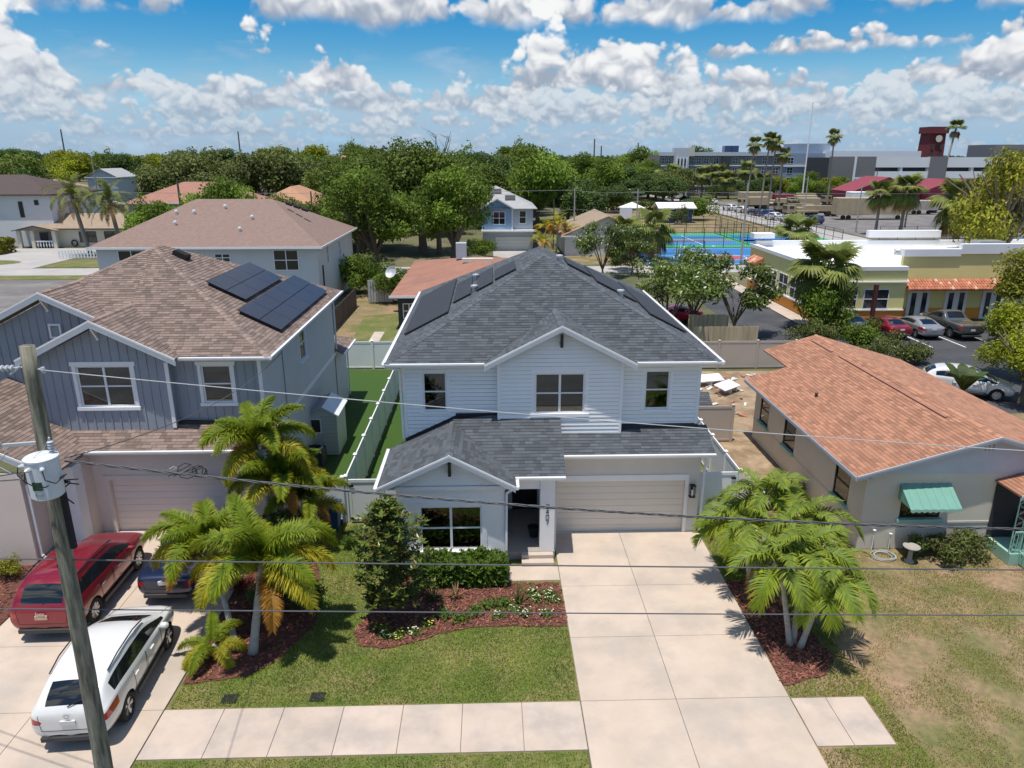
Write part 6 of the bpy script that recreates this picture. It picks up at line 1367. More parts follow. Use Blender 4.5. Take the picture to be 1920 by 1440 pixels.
bh = house('brown_roof_house', 'large pale two-storey house with brown hip roof behind the blue-grey house', -33.6, -14.9, 63.2, 79.5, 5.85, 9.35, 'wall_pale', 'shingle_brown', .5, ((-27.8, 71.4, 9.35), (-20.7, 71.4, 9.35)),
    wins=(('f', -17.6, 3.85, 2.0, 1.65), ('f', -30.7, 3.85, 2.1, 1.65), ('f', -23.0, 4.6, 1.2, .6), ('f', -26.8, 4.6, 1.2, .6), ('r', 67, 3.9, .6, 1.5), ('r', 72.5, 3.9, .6, 1.3)))
o = MB(); o.box(-14.895, -14.84, 64.6, 65.0, .8, 4.0); o.build('painted_strip', MT['door_red'], bh)
for x, y, z in ((-28.6, 68.5, 0), (-27.0, 68.5, 0), (-28.0, 66.5, 0), (-24.5, 69.5, 0), (-21.5, 67.5, 0), (-22.0, 65.4, 0)):
    zz = 5.85+(y-62.7)/8.7*3.5; m = MB(); m.lathe([(.1, -.05), (.1, .2), (.17, .22), (.15, .34), (.02, .38)], (x, y, zz), 10); m.build('roof_vent', MT['white_metal'], bh)
for k in range(3): m = MB(); p0 = Vector((-18.9+.75*k, 70.6-.15*k, 8.95-.25*k)); m.obox(p0, (.28, 0, -.1), (0, .22, .05), (0, 0, .1)); m.build('roof_vent', MT['black_matte'], bh)
house('orange_roof_house', 'pale house with reddish orange hip roof behind the big brown roof', -61.4, -42, 128, 142, 5.6, 8.8, 'wall_paleblue', 'roof_terracotta', .6, wins=(('f', -58.9, 3.3, 1.4, 1.9), ('f', -56.6, 3.3, 1.4, 1.9)))
house('orange_roof_house', 'pink-walled house with bright orange hip roof beside the oak trees', -38, -28, 120, 136, 5.5, 8.4, 'wall_pink', 'roof_orange', .6, wins=(('r', 123, 3, 1, 1.6), ('r', 127, 3, 1, 1.6), ('r', 131, 3, 1, 1.6)))
wh = house('white_stucco_house', 'white stucco house with dark brown roof at the far left edge', -92, -66.2, 114, 128, 7.7, 10.4, 'wall_white', 'roof_darkbrown', .5, wins=(('fd', -70.6, 4.4, .5, 2.2), ('fd', -68.2, 6.2, .5, .6)), trim='roof_darkbrown')
smh = house('small_cream_house', 'small cream house with low beige roof and dark window frames at the far left', -66.3, -54.5, 113, 122, 2.8, 4.7, 'wall_cream', 'roof_beige', .6, gable='x', wins=(('fd', -60.9, .75, 2.4, 1.5), ('fd', -57.2, .75, 2.3, 1.5)), trim='wall_dark')
o = MB(); o.prism([(-70.8, 111.3, 2.62), (-64.6, 111.3, 2.62), (-67.8, 111.3, 3.3)], (0, 3, 0)); o.build('porch_roof', MT['roof_beige'], smh)
o = MB(); o.prism([(-71, 111.2, 2.62), (-67.8, 111.2, 3.36), (-64.4, 111.2, 2.62), (-64.4, 111.2, 2.5), (-67.8, 111.2, 3.22), (-71, 111.2, 2.5)], (0, .09, 0)); o.build('porch_trim', MT['wall_dark'], smh)
for x in (-70.3, -68.3, -65.1): o = MB(); o.box(x-.25, x+.25, 111.5, 112, 0, 2.6); o.build('porch_post', MT['wall_cream'], smh)
for k in range(6): o = MB(); o.lathe([(.05, 0), (.1, .3), (.06, .6), (.08, .85)], (-67.7+.42*k, 111.6, .1), 8); o.build('baluster', MT['white_trim'], smh)
o = MB(); o.box(-67.9, -65.3, 111.5, 111.75, .95, 1.1); o.build('porch_rail', MT['white_trim'], smh); o = MB(); o.box(-68, -66.8, 112.9, 112.99, 0, 2.2); o.build('door', MT['wall_dark'], smh)
tag(MB().tube([(-62.9+.42*math.cos(a*.35), 112.7, .62+.42*math.sin(a*.35)) for a in range(19)], .1, 8).build('tyre_swing', MT['rubber']), 'black tyre leaning against the small cream house wall', 'tyre')
# white fence and bins in front of the small house
t = thing('picket_fence', 'low white fence panel with slats in front of the small cream house', 'fence', (-53, 100, 0))
for k in range(24): o = MB(); o.box(-58+.42*k, -57.8+.42*k, 99.5, 99.56, .1, 1.15); o.build('slat', MT['white_trim'], t)
for z in (.2, .6, 1.08): o = MB(); o.box(-58, -47.8, 99.57, 99.63, z, z+.1); o.build('rail', MT['white_trim'], t)
wheelie('dark green wheeled bin beside the low white slat fence', -48.8, 98.6, 'bin_green', 1.3, .2); wheelie('black wheeled bin behind the low white slat fence', -51.2, 104, 'bin_black', 1.3, .1)
# blue house
bl = thing('blue_house', 'light blue two-storey house with pale grey roof behind the oak trees', 'house', (2.5, 110, 0))
o = MB(); o.box(-1.1, 6.2, 107, 120, 0, 6.0); o.build('wall', MT['wall_paleblue'], bl); o = MB(); o.prism([(-1.2, 106.7, 3.05), (3.15, 106.7, 3.05), (3.15, 106.7, 6.0), (1.0, 106.7, 7.2), (-1.2, 106.7, 6.0)], (0, .28, 0)); o.build('gable_wall', MT['wall_blue'], bl)
slab_planes([[(-1.7, 106.4, 6.0), (6.8, 106.4, 6.0), (.9, 112.3, 8.9)], [(6.8, 106.4, 6.0), (6.8, 120.5, 6.0), (.9, 114.5, 8.9), (.9, 112.3, 8.9)], [(-4.5, 106.4, 6.0), (.9, 112.3, 8.9), (.9, 114.5, 8.9), (-4.5, 120.5, 6.0)], [(1.0, 106.2, 7.4), (3.4, 106.2, 6.05), (3.4, 107, 6.1), (1, 109, 7.4)], [(-1.4, 106.2, 6.05), (1.0, 106.2, 7.4), (1, 109, 7.4), (-1.4, 107, 6.1)]], .1).build('roof', MT['roof_grey'], bl)
for x0, z0 in ((.2, 7.85), (-1.2, 7.0), (2.2, 7.0)):
    y = 106.4+(z0-6)/2.9*5.9; o = MB(); o.prism([(x0, y, z0+.05), (x0+1.5, y, z0+.05), (x0+1.5, y+1.2, z0+.65), (x0, y+1.2, z0+.65)], (0, 0, .06)); o.build('solar_panel', MT['solar_black'], bl)
for a, b in (((-1.4, 106.15, 6.05), (1.0, 106.15, 7.42)), ((1.0, 106.15, 7.42), (3.4, 106.15, 6.05))): rake(bl, a, b, .08, h=.2)
o = MB(); o.box(-1.3, 6.7, 105.9, 106.9, 2.75, 3.0); o.build('lower_eave', MT['white_trim'], bl); o = MB(); o.box(.7, 5.9, 106.93, 106.99, 0, 2.0); gdb = o.build('garage_door', MT['wall_paleblue'], bl)
for k in range(4): m = MB(); m.box(.75, 5.85, 106.9, 106.93, .03+.49*k, .49+.49*k); m.build('door_panel', MT['wall_pale'], gdb)
win_simple(bl, 1.3, 106.7, 3.8, 1.6, 1.7); win_simple(bl, 4.7, 107, 3.9, .9, 1.7, cols=1); o = MB(); o.box(3.1, 3.25, 106.6, 106.98, 3.0, 6.0); o.build('corner_board', MT['white_trim'], bl)
bg_ = house('beige_roof_house', 'low white house with beige hip roof and white chimney behind the utility poles', 10.3, 22, 101, 114, 2.75, 5.4, 'wall_white', 'roof_beige', .6, gable='y')
o = MB(); o.box(18.6, 20.2, 105, 106, 2.5, 6.2); o.build('chimney', MT['wall_white'], bg_)
rb_ = house('redbrown_roof_house', 'low house with faded red-brown hip roof directly behind the white house', -7.4, 5.6, 57, 76, 2.75, 4.1, 'wall_dark', 'roof_redbrown', .55, wins=())
o = MB(); o.box(-2.6, .2, 66.8, 67.4, 3.9, 4.25); o.build('skylight', MT['wall_cream'], rb_); o = MB(); o.box(-3.3, -2.3, 69.8, 70.8, 3.8, 5.3); o.build('chimney', MT['wall_paleblue'], rb_)
win_simple(rb_, -6.3, 57, .9, 1.3, 1.1, cols=3, rows=2)
mb = MB(); mb.lathe([(.02, 0), (.35, .08), (.55, .22), (.56, .22), (.36, .06), (.02, -.02)], (0, 0, 0), 20, cap=False); mb.tube([(0, 0, 0), (0, .1, -.5), (0, .4, -.9)], .03, 6); o = mb.build('satellite_dish', MT['galv']); o.location = (-8.6, 63.5, 3.5); o.rotation_euler = (R(60), 0, R(-30)); tag(o, 'grey satellite dish beside the red-brown roof', 'satellite dish')
# far small houses left
house('grey_roof_house', 'far white house with big pale grey hip roof among the left trees', -176, -150, 245, 262, 4.5, 10.5, 'wall_white', 'roof_grey', .8, wins=(('f', -171, 1.5, 2.4, 1.6), ('f', -156, 1.5, 2.4, 1.6)))
house('grey_roof_house', 'low pale house with brown-grey roof right of the far grey-roofed house', -148, -128, 232, 246, 3.4, 6.2, 'wall_cream', 'roof_beige', .8, wins=(('f', -144, 1.2, 2.2, 1.4), ('f', -134, 1.2, 2.2, 1.4)))
house('far_white_house', 'far narrow white two-storey house above the parked cars at the left', -117, -108.5, 222, 234, 7.2, 9.6, 'wall_paleblue', 'roof_grey', .5, gable='y', wins=(('f', -113, 4.5, 2.2, 1.8), ('f', -113, 1.0, 2.2, 1.8)))
house('far_grey_house', 'far white house with dark grey roof just right of the round grove', -58, -43, 190, 204, 5.0, 8.6, 'wall_white', 'roof_darkbrown', .6, wins=(('f', -55, 2.8, 1.2, 1.2), ('f', -50.5, 2.8, 1.2, 1.2), ('f', -46, 2.8, 1.2, 1.2)))
house('far_pale_house', 'far white house with bluish metal roof behind the dark grey roof', -74, -64, 232, 248, 8.0, 10.5, 'wall_white', 'roof_grey', .6, gable='y', wins=(('f', -69, 5, 1.4, 1.6),))
house('far_orange_house', 'far tan house with orange gable roof peeking over the trees', -50, -40, 255, 268, 10.5, 13.2, 'wall_cream', 'roof_orange', .6, gable='x')
# ------------------------------------------------------------------ yellow commercial building
pmat('yellow_wall', (.80, .73, .31), .85, .06, .4); pmat('orange_base', (.78, .31, .05), .85, .06, .4); pmat('white_roof', (.82, .82, .82), .8, .05, .3); pmat('clay_tile', (.48, .18, .10), .8, .2, 3., orand=.25)
yb = thing('yellow_building', 'low yellow commercial building with white flat roof and orange base', 'building', (36, 70, 0))
o = MB(); o.box(27.0, 34.3, 58.4, 75, .95, 4.3); o.build('wall', MT['yellow_wall'], yb); o = MB(); o.box(34.3, 62, 59.76, 75, .95, 4.3); o.build('wall', MT['yellow_wall'], yb); o = MB(); o.box(34.3, 62, 59.4, 59.75, .95, 5.6); o.build('front_wall', MT['yellow_wall'], yb)
o = MB(); o.box(26.97, 34.33, 58.37, 75, 0, .95); o.build('base_band', MT['orange_base'], yb); o = MB(); o.box(34.33, 62, 59.37, 59.9, 0, .95); o.build('base_band', MT['orange_base'], yb)
o = MB(); o.box(26.9, 34.35, 58.3, 58.6, .95, 1.06); o.build('sill_band', MT['white_trim'], yb); o = MB(); o.box(26.88, 27.1, 58.6, 75, .95, 1.06); o.build('sill_band', MT['white_trim'], yb)
o = MB(); o.box(27.35, 34.3, 58.8, 59.75, 4.3, 4.32).box(27.35, 61.5, 59.76, 74.6, 4.3, 4.32); o.build('flat_roof', MT['white_roof'], yb)
for q in ((26.85, 34.2, 58.25, 58.75, 4.3, 4.62), (26.85, 27.35, 58.75, 75, 4.3, 4.62), (34.2, 39.0, 59.25, 59.75, 5.3, 5.9), (39.0, 62, 59.25, 59.75, 5.5, 6.3), (27.35, 62, 74.6, 75.1, 4.0, 4.9), (26.85, 29.0, 74, 75.2, 5.2, 5.7), (39, 46.5, 74.5, 75.2, 5.2, 5.9)): o = MB(); o.box(*q); o.build('parapet', MT['white_roof'], yb)
o = MB(); o.box(26.9, 34.4, 58.2, 58.42, 3.3, 3.42); o.build('cornice', MT['white_trim'], yb)
for x, w_ in ((29.6, 1.3), (31.9, 2.0)): win_simple(yb, x, 58.4, 1.15, w_, 1.55, cols=2 if w_ > 1.5 else 1)
for y in (60.3, 63, 65.7, 68.4): win_simple(yb, 27.0, y, 1.15, 2.0, 1.7, R(-90), cols=2)
for x in (36.1, 39.3, 42.5, 45.7):
    d = MB(); d.box(x-.95, x+.95, 59.3, 59.395, 0, 2.5); do = d.build('double_door', MT['white_trim'], yb)
    for dx in (-.46, .46): p = MB(); p.box(x+dx-.2, x+dx+.2, 59.27, 59.299, .2, 2.25); p.build('pane', MT['win_dark'], do)
aw2 = MB(); aw2.prism([(34.4, 59.3, 3.35), (34.4, 58.1, 2.75), (34.4, 58.1, 2.65), (34.4, 59.3, 3.2)], (14, 0, 0)); awo2 = aw2.build('tiled_awning', MT['clay_tile'], yb)
tmesh = MB(); tmesh.tube([(0, 0, 0), (0, -.36, -.18)], .11, 6); tme = tmesh.mesh('roof_tile', MT['clay_tile']); pmat('clay_pale', (.62, .45, .34), .8, .1); tm2 = tmesh.mesh('roof_tile', MT['clay_pale']); rg = random.Random(6)
for i in range(58):
    for j in range(4): o = link(bpy.data.objects.new('roof_tile', tm2 if rg.random() < .09 else tme), awo2); o.location = Vector((34.52+.24*i, 59.25-.3*j, 3.37-.15*j))-base_of(awo2)
a3 = MB(); a3.prism([(26.95, 71.0, 3.55), (25.9, 71.0, 2.95), (25.9, 71.0, 2.83), (26.95, 71.0, 3.4)], (0, 2.6, 0)); a3o = a3.build('tiled_awning', MT['clay_tile'], yb)
tm3 = MB(); tm3.tube([(0, 0, 0), (-.36, 0, -.21)], .11, 6); tm3e = tm3.mesh('roof_tile', MT['clay_tile']); tm3p = tm3.mesh('roof_tile', MT['clay_pale'])
for i in range(11):
    for j in range(3): o = link(bpy.data.objects.new('roof_tile', tm3p if rg.random() < .12 else tm3e), a3o); o.location = Vector((26.93-.34*j, 71.1+.24*i, 3.58-.19*j))-base_of(a3o)
for i, (x, y, s_) in enumerate(((38.6, 68, .5), (37.8, 64, .6), (38.8, 61.6, .6))):
    t = thing('roof_ventilator', 'grey mushroom ventilator on the white roof, %s of three' % ('farthest', 'middle', 'nearest')[i], 'ventilator', (x, y, 4.32)); m = MB(); m.box(x-.5*s_, x+.5*s_, y-.5*s_, y+.5*s_, 4.32, 4.32+.5*s_); m.build('curb', MT['galv'], t); m = MB(); m.lathe([(.3*s_, 4.32+.5*s_), (.75*s_, 4.3+.75*s_), (.75*s_, 4.3+.95*s_), (.5*s_, 4.3+1.2*s_), (.05, 4.3+1.25*s_)], (x, y, 0), 12); m.build('hood', MT['galv'], t)
for i, (x, y) in enumerate(((43.3, 62.5), (52.5, 64))):
    t = thing('rooftop_unit', ('grey louvred air conditioning unit in the middle of the white roof', 'larger grey louvred unit near the right end of the white roof')[i], 'air conditioner', (x, y, 4.32)); m = MB(); k = 1+.3*i; m.box(x-1.1*k, x+1.1*k, y-.7, y+.7, 4.33, 4.33+1.9*k); m.build('housing', MT['steel'], t)
    for dx in (-.52, .52): m = MB(); m.box(x+dx*k-.42*k, x+dx*k+.42*k, y-.74, y-.702, 4.6, 4.2+1.8*k); m.build('louvre_panel', MT['asphalt_old'], t)
# ------------------------------------------------------------------ lot: cars, post, wooden fence
car('sedan', 'parked_sedan', 'dark grey car half hidden by bushes at the yellow building', (28.2, 55.2, 0), 0, 'paint_grey', 1)
car('sedan', 'parked_sedan', 'dark red sedan parked in front of the yellow building', (30.75, 54.2, 0), 0, 'paint_red', 2)
car('sedan', 'parked_sedan', 'silver sedan parked between the dark red sedan and the pickup', (33.2, 54.2, 0), 0, 'paint_silver', 2)
car('pickup', 'parked_pickup', 'dark olive grey pickup parked beside the silver sedan', (35.9, 54.4, 0), 0, 'paint_grey', 2, cat='pickup')
car('crossover', 'parked_suv', 'white suv in the asphalt lot behind the bungalow roof', (27.6, 39.3, 0), R(-115), 'paint_white', 2, cat='suv')
car('sedan', 'parked_sedan', 'bright red car partly hidden by the leafy trees behind the wooden fence', (15.2, 58.8, 0), R(95), 'paint_pink', 1)
tag(MB().box(28.05, 28.3, 51.6, 51.85, 0, 4.3).build('steel_post', MT['door_red']), 'dark red steel post standing in the asphalt lot', 'post')
wf = thing('wooden_fence', 'pale new wooden plank fence beside the asphalt lot', 'fence', (16.5, 49.6, 0)); rg = random.Random(8)
for k in range(30): x = 14.3+.155*k; m = MB(); m.box(x, x+.145, 49.5, 49.53, .03, 1.75+rg.uniform(-.03, .03)); m.build('plank', MT['wood_new'], wf)
for z in (.4, 1.4): m = MB(); m.box(14.3, 18.95, 49.532, 49.6, z, z+.09); m.build('rail', MT['wood_new'], wf)
wf = thing('wooden_fence', 'second pale wooden plank fence standing behind the first by the red car', 'fence', (16.5, 54, 0))
for k in range(20): x = 15.0+.155*k; m = MB(); m.box(x, x+.145, 53.5, 53.53, .03, 1.75+rg.uniform(-.03, .03)); m.build('plank', MT['wood_new'], wf)
wf = thing('wooden_fence', 'old dark wooden fence along the dry back yard beside the brown-roofed house', 'fence', (-12.4, 56, 0))
for k in range(110): y = 46+.185*k; m = MB(); m.box(-12.42, -12.38, y, y+.17, .03, 1.7+rg.uniform(-.08, .08)); m.build('plank', MT['wood_old'], wf)
m = MB(); m.box(-11.5, -9.2, 67.5, 67.6, .1, 2.2); o = m.build('panel_stack', MT['concrete_old']); tag(o, 'grey slatted panel leaning in the far corner of the dry yard', 'panel')
for k in range(9): m = MB(); m.box(-11.45+.25*k, -11.25+.25*k, 67.44, 67.499, .15, 2.15); put(m, 'slat', MT['galv'], o, (0, 0, 0))
patch('yard_green', [(-10.5, 53), (-6.2, 53), (-6.5, 60), (-8, 63), (-11, 62)], .0, 'lawn'); patch('yard_path', [(-9.2, 51), (-8.4, 51), (-8.4, 56), (-9.2, 56)], .004, 'concrete_side')
# parked cars far left and along the cross street
for i, (x, y, rz, k, p) in enumerate(((-120, 205, 90, 'sedan', 'paint_black'), (-113.5, 205, 90, 'sedan', 'paint_grey'), (-107, 205, 90, 'suv', 'paint_black'), (-101, 204, 90, 'sedan', 'paint_white'))): car(k, 'parked_car', ('black sedan leftmost in the far row under the trees', 'grey sedan second in the far row under the trees', 'black suv third in the far row under the trees', 'white sedan at the right end of the far row under the trees')[i], (x, y, 0), R(rz), p, 1, group='far cars under the left trees')
SC = [('crossover', 'paint_white', 60.5, 186), ('crossover', 'paint_white', 61, 178.5), ('sedan', 'paint_navy', 61.6, 171), ('suv', 'paint_blue', 62, 164.5), ('crossover', 'paint_white', 61, 158), ('suv', 'paint_white', 61.6, 150.5), ('suv', 'paint_blue', 66, 149), ('suv', 'paint_blue', 58.5, 222), ('sedan', 'paint_silver', 62.4, 218), ('crossover', 'paint_white', 62.7, 209), ('suv', 'paint_black', 57, 250), ('sedan', 'paint_white', 62, 262), ('sedan', 'paint_grey', 62, 275)]
words_ = ('farthest white crossover', 'second white crossover', 'navy sedan', 'blue suv', 'third white crossover', 'nearest white suv', 'blue suv beside the nearest white suv', 'blue suv far up the street', 'silver sedan far up the street', 'white crossover far up the street', 'black suv near the apartment block', 'white sedan near the apartment block', 'grey sedan near the apartment block')
for (k, p, x, y), wd in zip(SC, words_): car(k, 'street_car', wd+' in the line of cars beside the army lot', (x, y, 0), R(12), p, 1, group='cars along the cross street')
for i, (x, y, k, p) in enumerate(((58, 103, 'sedan', 'paint_navy'), (62.5, 103, 'sedan', 'paint_black'), (83, 110, 'suv', 'paint_silver'), (89, 110, 'suv', 'paint_blue'))): car(k, 'parked_car', ('navy sedan just behind the white parapet', 'black sedan behind the white parapet, right of the navy one', 'silver suv beyond the white roof under the palms', 'blue suv beyond the white roof, right of the silver one')[i], (x, y, 0), R(80), p, 1)
# ------------------------------------------------------------------ far right blocks
pmat('apt_grey', (.25, .23, .22), .85, .06, .2); pmat('apt_blue', (.27, .33, .42), .85, .06, .2); pmat('apt_white', (.55, .58, .62), .85, .05, .2); pmat('deck_white', (.8, .82, .82), .85, .05, .1); pmat('deck_grey', (.2, .195, .195), .85, .05, .1); pmat('shed_red', (.32, .055, .085), .7, .08, .2); pmat('roof_red', (.26, .045, .06), .6, .08, .2); pmat('brick_red', (.17, .032, .036), .85, .15, .8)
ap = thing('apartment_block', 'long grey and blue four-storey apartment block on the right horizon', 'building', (84, 255, 0))
o = MB(); o.box(57, 98, 252, 275, 0, 13.3); o.build('wall', MT['apt_grey'], ap); o = MB(); o.box(98, 114, 250, 275, 0, 13.9); o.build('wall', MT['apt_blue'], ap); o = MB(); o.box(103.5, 114.2, 252, 272, 13.9, 17); o.build('stair_tower', MT['apt_blue'], ap)
o = MB(); o.box(61.5, 66, 249, 254, 0, 15.6); o.build('entrance_tower', MT['apt_white'], ap); o = MB(); o.box(66, 68, 250, 255, 13, 16); o.build('tower_wing', MT['wall_cream'], ap)
for z in (10.0, 3.4): o = MB(); o.box(56.8, 98.2, 251.8, 251.99, z-.2, z+.15); o.build('band', MT['deck_white'], ap)
o = MB(); o.box(56.7, 98.3, 251.4, 252.2, 13.1, 14.3); o.build('cornice', MT['apt_white'], ap); o = MB(); o.box(97.8, 114.4, 249.7, 249.99, 9.6, 10.1); o.build('band', MT['deck_white'], ap); o = MB(); o.box(78, 80.4, 251.3, 251.99, 0, 13.05); o.build('recess', MT['wall_dark'], ap)
for x in (58.5, 59.9, 68.5, 70.0, 72.7, 76, 82.5, 87.0, 88.6, 92.5, 96.5):
    for z in (1, 4.3, 7.5, 10.7): win_simple(ap, x, 251.97, z-.1, 1.6, 1.8)
for k in range(4): o = MB(); o.box(61.8+1.1*k, 62.2+1.1*k, 248.8, 248.99, 2, 12.5); o.build('pilaster', MT['deck_white'], ap)
for k in range(3):
    for z in (3, 6.5, 10): o = MB(); o.box(62.35+1.1*k, 62.8+1.1*k, 248.9, 248.995, z, z+2.2); o.build('pane', MT['win_dark'], ap)
for z in (4.3, 7.5, 10.7): win_simple(ap, 100.5, 249.97, z, 1.8, 1.8)
for i, x in enumerate((80.5, 83)): o = MB(); o.box(x, x+2.3, 258, 261, 13.3, 16.4); tag(o.build('rooftop_unit', MT['paint_blue']), ('left', 'right')[i]+' dark blue rooftop unit on the apartment block', 'rooftop unit')
o = MB(); o.lathe([(1.2, 13.9), (1.2, 16), (.8, 16.8), (.1, 17.2)], (100.5, 260, 0), 14); tag(o.build('rooftop_tank', MT['galv']), 'silver domed tank on the roof of the apartment block', 'tank')
pg = thing('parking_deck', 'white and grey multi-storey parking deck on the right horizon', 'building', (132, 240, 0))
o = MB(); o.box(106, 178, 232, 262, 0, 12.6); o.build('deck_core', MT['wall_dark'], pg)
for a, b in ((119, 136.5), (141.5, 178)):
    for z0, z1 in ((0, 1.5), (2.9, 5.0), (6.4, 8.5), (9.7, 12.7)): o = MB(); o.box(a, b, 230.4, 232.1, z0, z1); o.build('spandrel', MT['deck_white'], pg)
    x = a
    while x <= b: o = MB(); o.box(x-.4, x+.4, 230.6, 232.2, 0, 12.5); o.build('pier', MT['deck_white'], pg); x += 8.75
for a, b in ((105.5, 112.5), (113, 119.2), (136.3, 141.7)): o = MB(); o.box(a, b, 230, 232.2, 0, 12.9); o.build('stair_core', MT['deck_grey'], pg)
o = MB(); o.box(160, 172, 236, 250, 12.6, 16.5); o.build('lift_tower', MT['deck_grey'], pg); o = MB(); o.box(112, 141, 244, 256, 12.6, 14.6); o.build('roof_shade', MT['deck_white'], pg)
for q in ((112.4, 113.1, 229.9, 232, 0, 12.9), (113, 119, 229.8, 229.99, 6.2, 6.7)): o = MB(); o.box(*q); o.build('trim_band', MT['deck_white'], pg)
bt = thing('brick_tower', 'red brick clock tower rising above the parking deck', 'tower', (177, 300, 0)); o = MB(); o.add([(173.4,296,0),(180.6,296,0),(180.6,304,0),(173.4,304,0),(173.9,296.5,21.5),(180.1,296.5,21.5),(180.1,303.5,21.5),(173.9,303.5,21.5)], [(0,1,5,4),(1,2,6,5),(2,3,7,6),(3,0,4,7),(4,5,6,7)]); o.build('shaft', MT['brick_red'], bt); o = MB(); o.box(173.3, 180.7, 295.8, 304.2, 21.5, 24); o.build('crown_band', MT['brick_red'], bt)
for x in (175.2, 178.6):
    for z in (12.5, 15.5): o = MB(); o.box(x-.5, x+.5, 296.0, 296.4, z, z+1.8); o.build('window', MT['wall_dark'], bt)
o = MB(); o.lathe([(1.3, -.1), (1.3, .1), (.05, .12)], (177.2, 295.9, 19.5), 20, axis='y'); o.build('clock_face', MT['wall_cream'], bt)
def red_barn(label, x0, x1, y0, y1, ze, zr, door):
    t = house('red_warehouse', label, x0, x1, y0, y1, ze, zr, 'shed_red', 'roof_red', .3, gable='y', cat='warehouse', trim='roof_red'); o = MB(); o.box(door-2, door+2, y0-.06, y0-.01, 0, 4); o.build('door', MT['wall_dark'], t)
red_barn('pink-red gabled warehouse with dark doorway left of the tall palm', 94.5, 112.5, 192, 204, 4.3, 7.9, 104); red_barn('pink-red gabled warehouse with dark doorway right of the tall palm', 112.8, 125, 189, 200, 4.9, 7.4, 119)
o = MB(); o.box(125.3, 175, 197, 205, 0, 5.2); o.prism([(125.3, 196.5, 5.2), (175, 196.5, 5.2), (175, 203, 6.9), (125.3, 203, 6.9)], (0, 0, .2)); tag(o.build('red_warehouse', MT['roof_red']), 'long red-roofed warehouse wing at the right edge', 'warehouse')
# army vehicles
def army_truck(label, x, y, rz, kind=0, group='tan army trucks in the lot'):
    t = thing('army_truck', label, 'truck', (x, y, 0), R(rz), group)
    def p(nm, mat, *bx):
        m = MB()
        for b in bx: m.rbox(*b, .06)
        return link(bpy.data.objects.new(nm, m.mesh(nm, MT[mat])), t)
    p('chassis', 'black_matte', (-1.0, 1.0, -3.6, 3.8, .7, 1.0)); p('cab', 'paint_sand', (-1.2, 1.2, 1.9, 3.9, 1.0, 2.7)); p('window', 'win_dark', (-1.05, 1.05, 3.85, 3.93, 1.85, 2.5)); p('side_window', 'win_dark', (-1.23, 1.23, 2.3, 3.4, 1.9, 2.5))
    if kind == 0: p('cargo_cover', 'tan_paint', (-1.2, 1.2, -3.6, 1.6, 1.1, 3.1))
    elif kind == 1: p('cargo_bed', 'paint_sand', (-1.25, 1.25, -3.6, 1.6, 1.1, 1.5)); p('load', 'tan_paint', (-.9, .9, -3, -.4, 1.5, 2.6), (-.8, .8, -.2, 1.2, 1.5, 2.2))
    else: p('tank', 'paint_sand', (-1.1, 1.1, -3.6, 1.5, 1.1, 2.4)); p('hatch', 'black_matte', (-.5, .5, -2, .2, 2.4, 2.7))
    for sx in (-1, 1):
        for wy in (-2.6, -1.3, 2.7): m = MB(); m.lathe([(.35, -.18), (.58, -.15), (.58, .15), (.35, .18), (.05, .1)], (sx*1.05, wy, .58), 14, axis='x'); link(bpy.data.objects.new('wheel', m.mesh('wheel', MT['rubber'])), t)
rg = random.Random(14); names_ = ['nearest the street cars', 'second from the street cars', 'third from the street cars', 'behind the street palms', 'beside the long trailer', 'in front of the left warehouse', 'behind the long trailer', 'between trailer and warehouse', 'in the back row left', 'in the back row middle', 'in the back row right', 'left of the right warehouse door', 'in front of the right warehouse door', 'right of the right warehouse door', 'at the right edge under the tree', 'in the second row left', 'in the second row middle', 'in the second row right']
pos = [(68, 190), (74.5, 193), (72, 176), (79, 185), (70, 165), (98, 182), (84, 172), (92, 178), (80, 205), (88, 208), (96, 204), (110, 176), (117, 178), (124, 174), (131, 170), (83, 196), (104, 186), (76, 168)]
for i, ((x, y), nm) in enumerate(zip(pos, names_)): army_truck('tan army %s %s' % (('covered truck', 'flatbed truck', 'armoured truck')[i % 3], nm), x, y, 80+rg.uniform(-15, 15) if i % 2 else 95, i % 3)
def trailer(name, label, x0, x1, y0, y1, z0, z1, mat):
    t = thing(name, label, 'trailer', ((x0+x1)/2, (y0+y1)/2, 0)); m = MB(); m.rbox(x0, x1, y0, y1, z0, z1, .08); m.build('box', MT[mat], t); n = int((x1-x0)/1.2)
    for k in range(n+1): m = MB(); xx = x0+.1+(x1-x0-.2)*k/n; m.box(xx-.05, xx+.05, y0-.05, y0-.002, z0, z1); m.build('rib', MT[mat], t)
    for xx in (x0+1.5, x0+2.7, x1-2): m = MB(); m.lathe([(.3, -.2), (.5, -.15), (.5, .15), (.3, .2)], (xx, y0+.3, .5), 12, axis='y'); m.build('wheel', MT['rubber'], t)
trailer('box_trailer', 'long tan box trailer parked in front of the tall palm', 74.5, 90, 157, 160, 1.1, 4.6, 'tan_paint'); trailer('box_trailer', 'tan box trailer behind the street cars', 68, 76.5, 200, 203, 1, 3.8, 'tan_paint'); trailer('freight_container', 'dark red freight container in the army lot', 77, 82, 199, 201.6, .3, 3.2, 'roof_red'); trailer('box_trailer', 'tan slatted trailer at the right edge of the army lot', 113, 121, 160, 163, 1, 3.4, 'tan_paint'); trailer('freight_container', 'white container cabin standing on the army lot', 83.5, 88.5, 170, 173, 2.5, 5.2, 'deck_white'); trailer('box_trailer', 'pinkish slatted trailer left of the right warehouse', 98, 105, 171, 173.6, 1, 3.2, 'wall_pink')
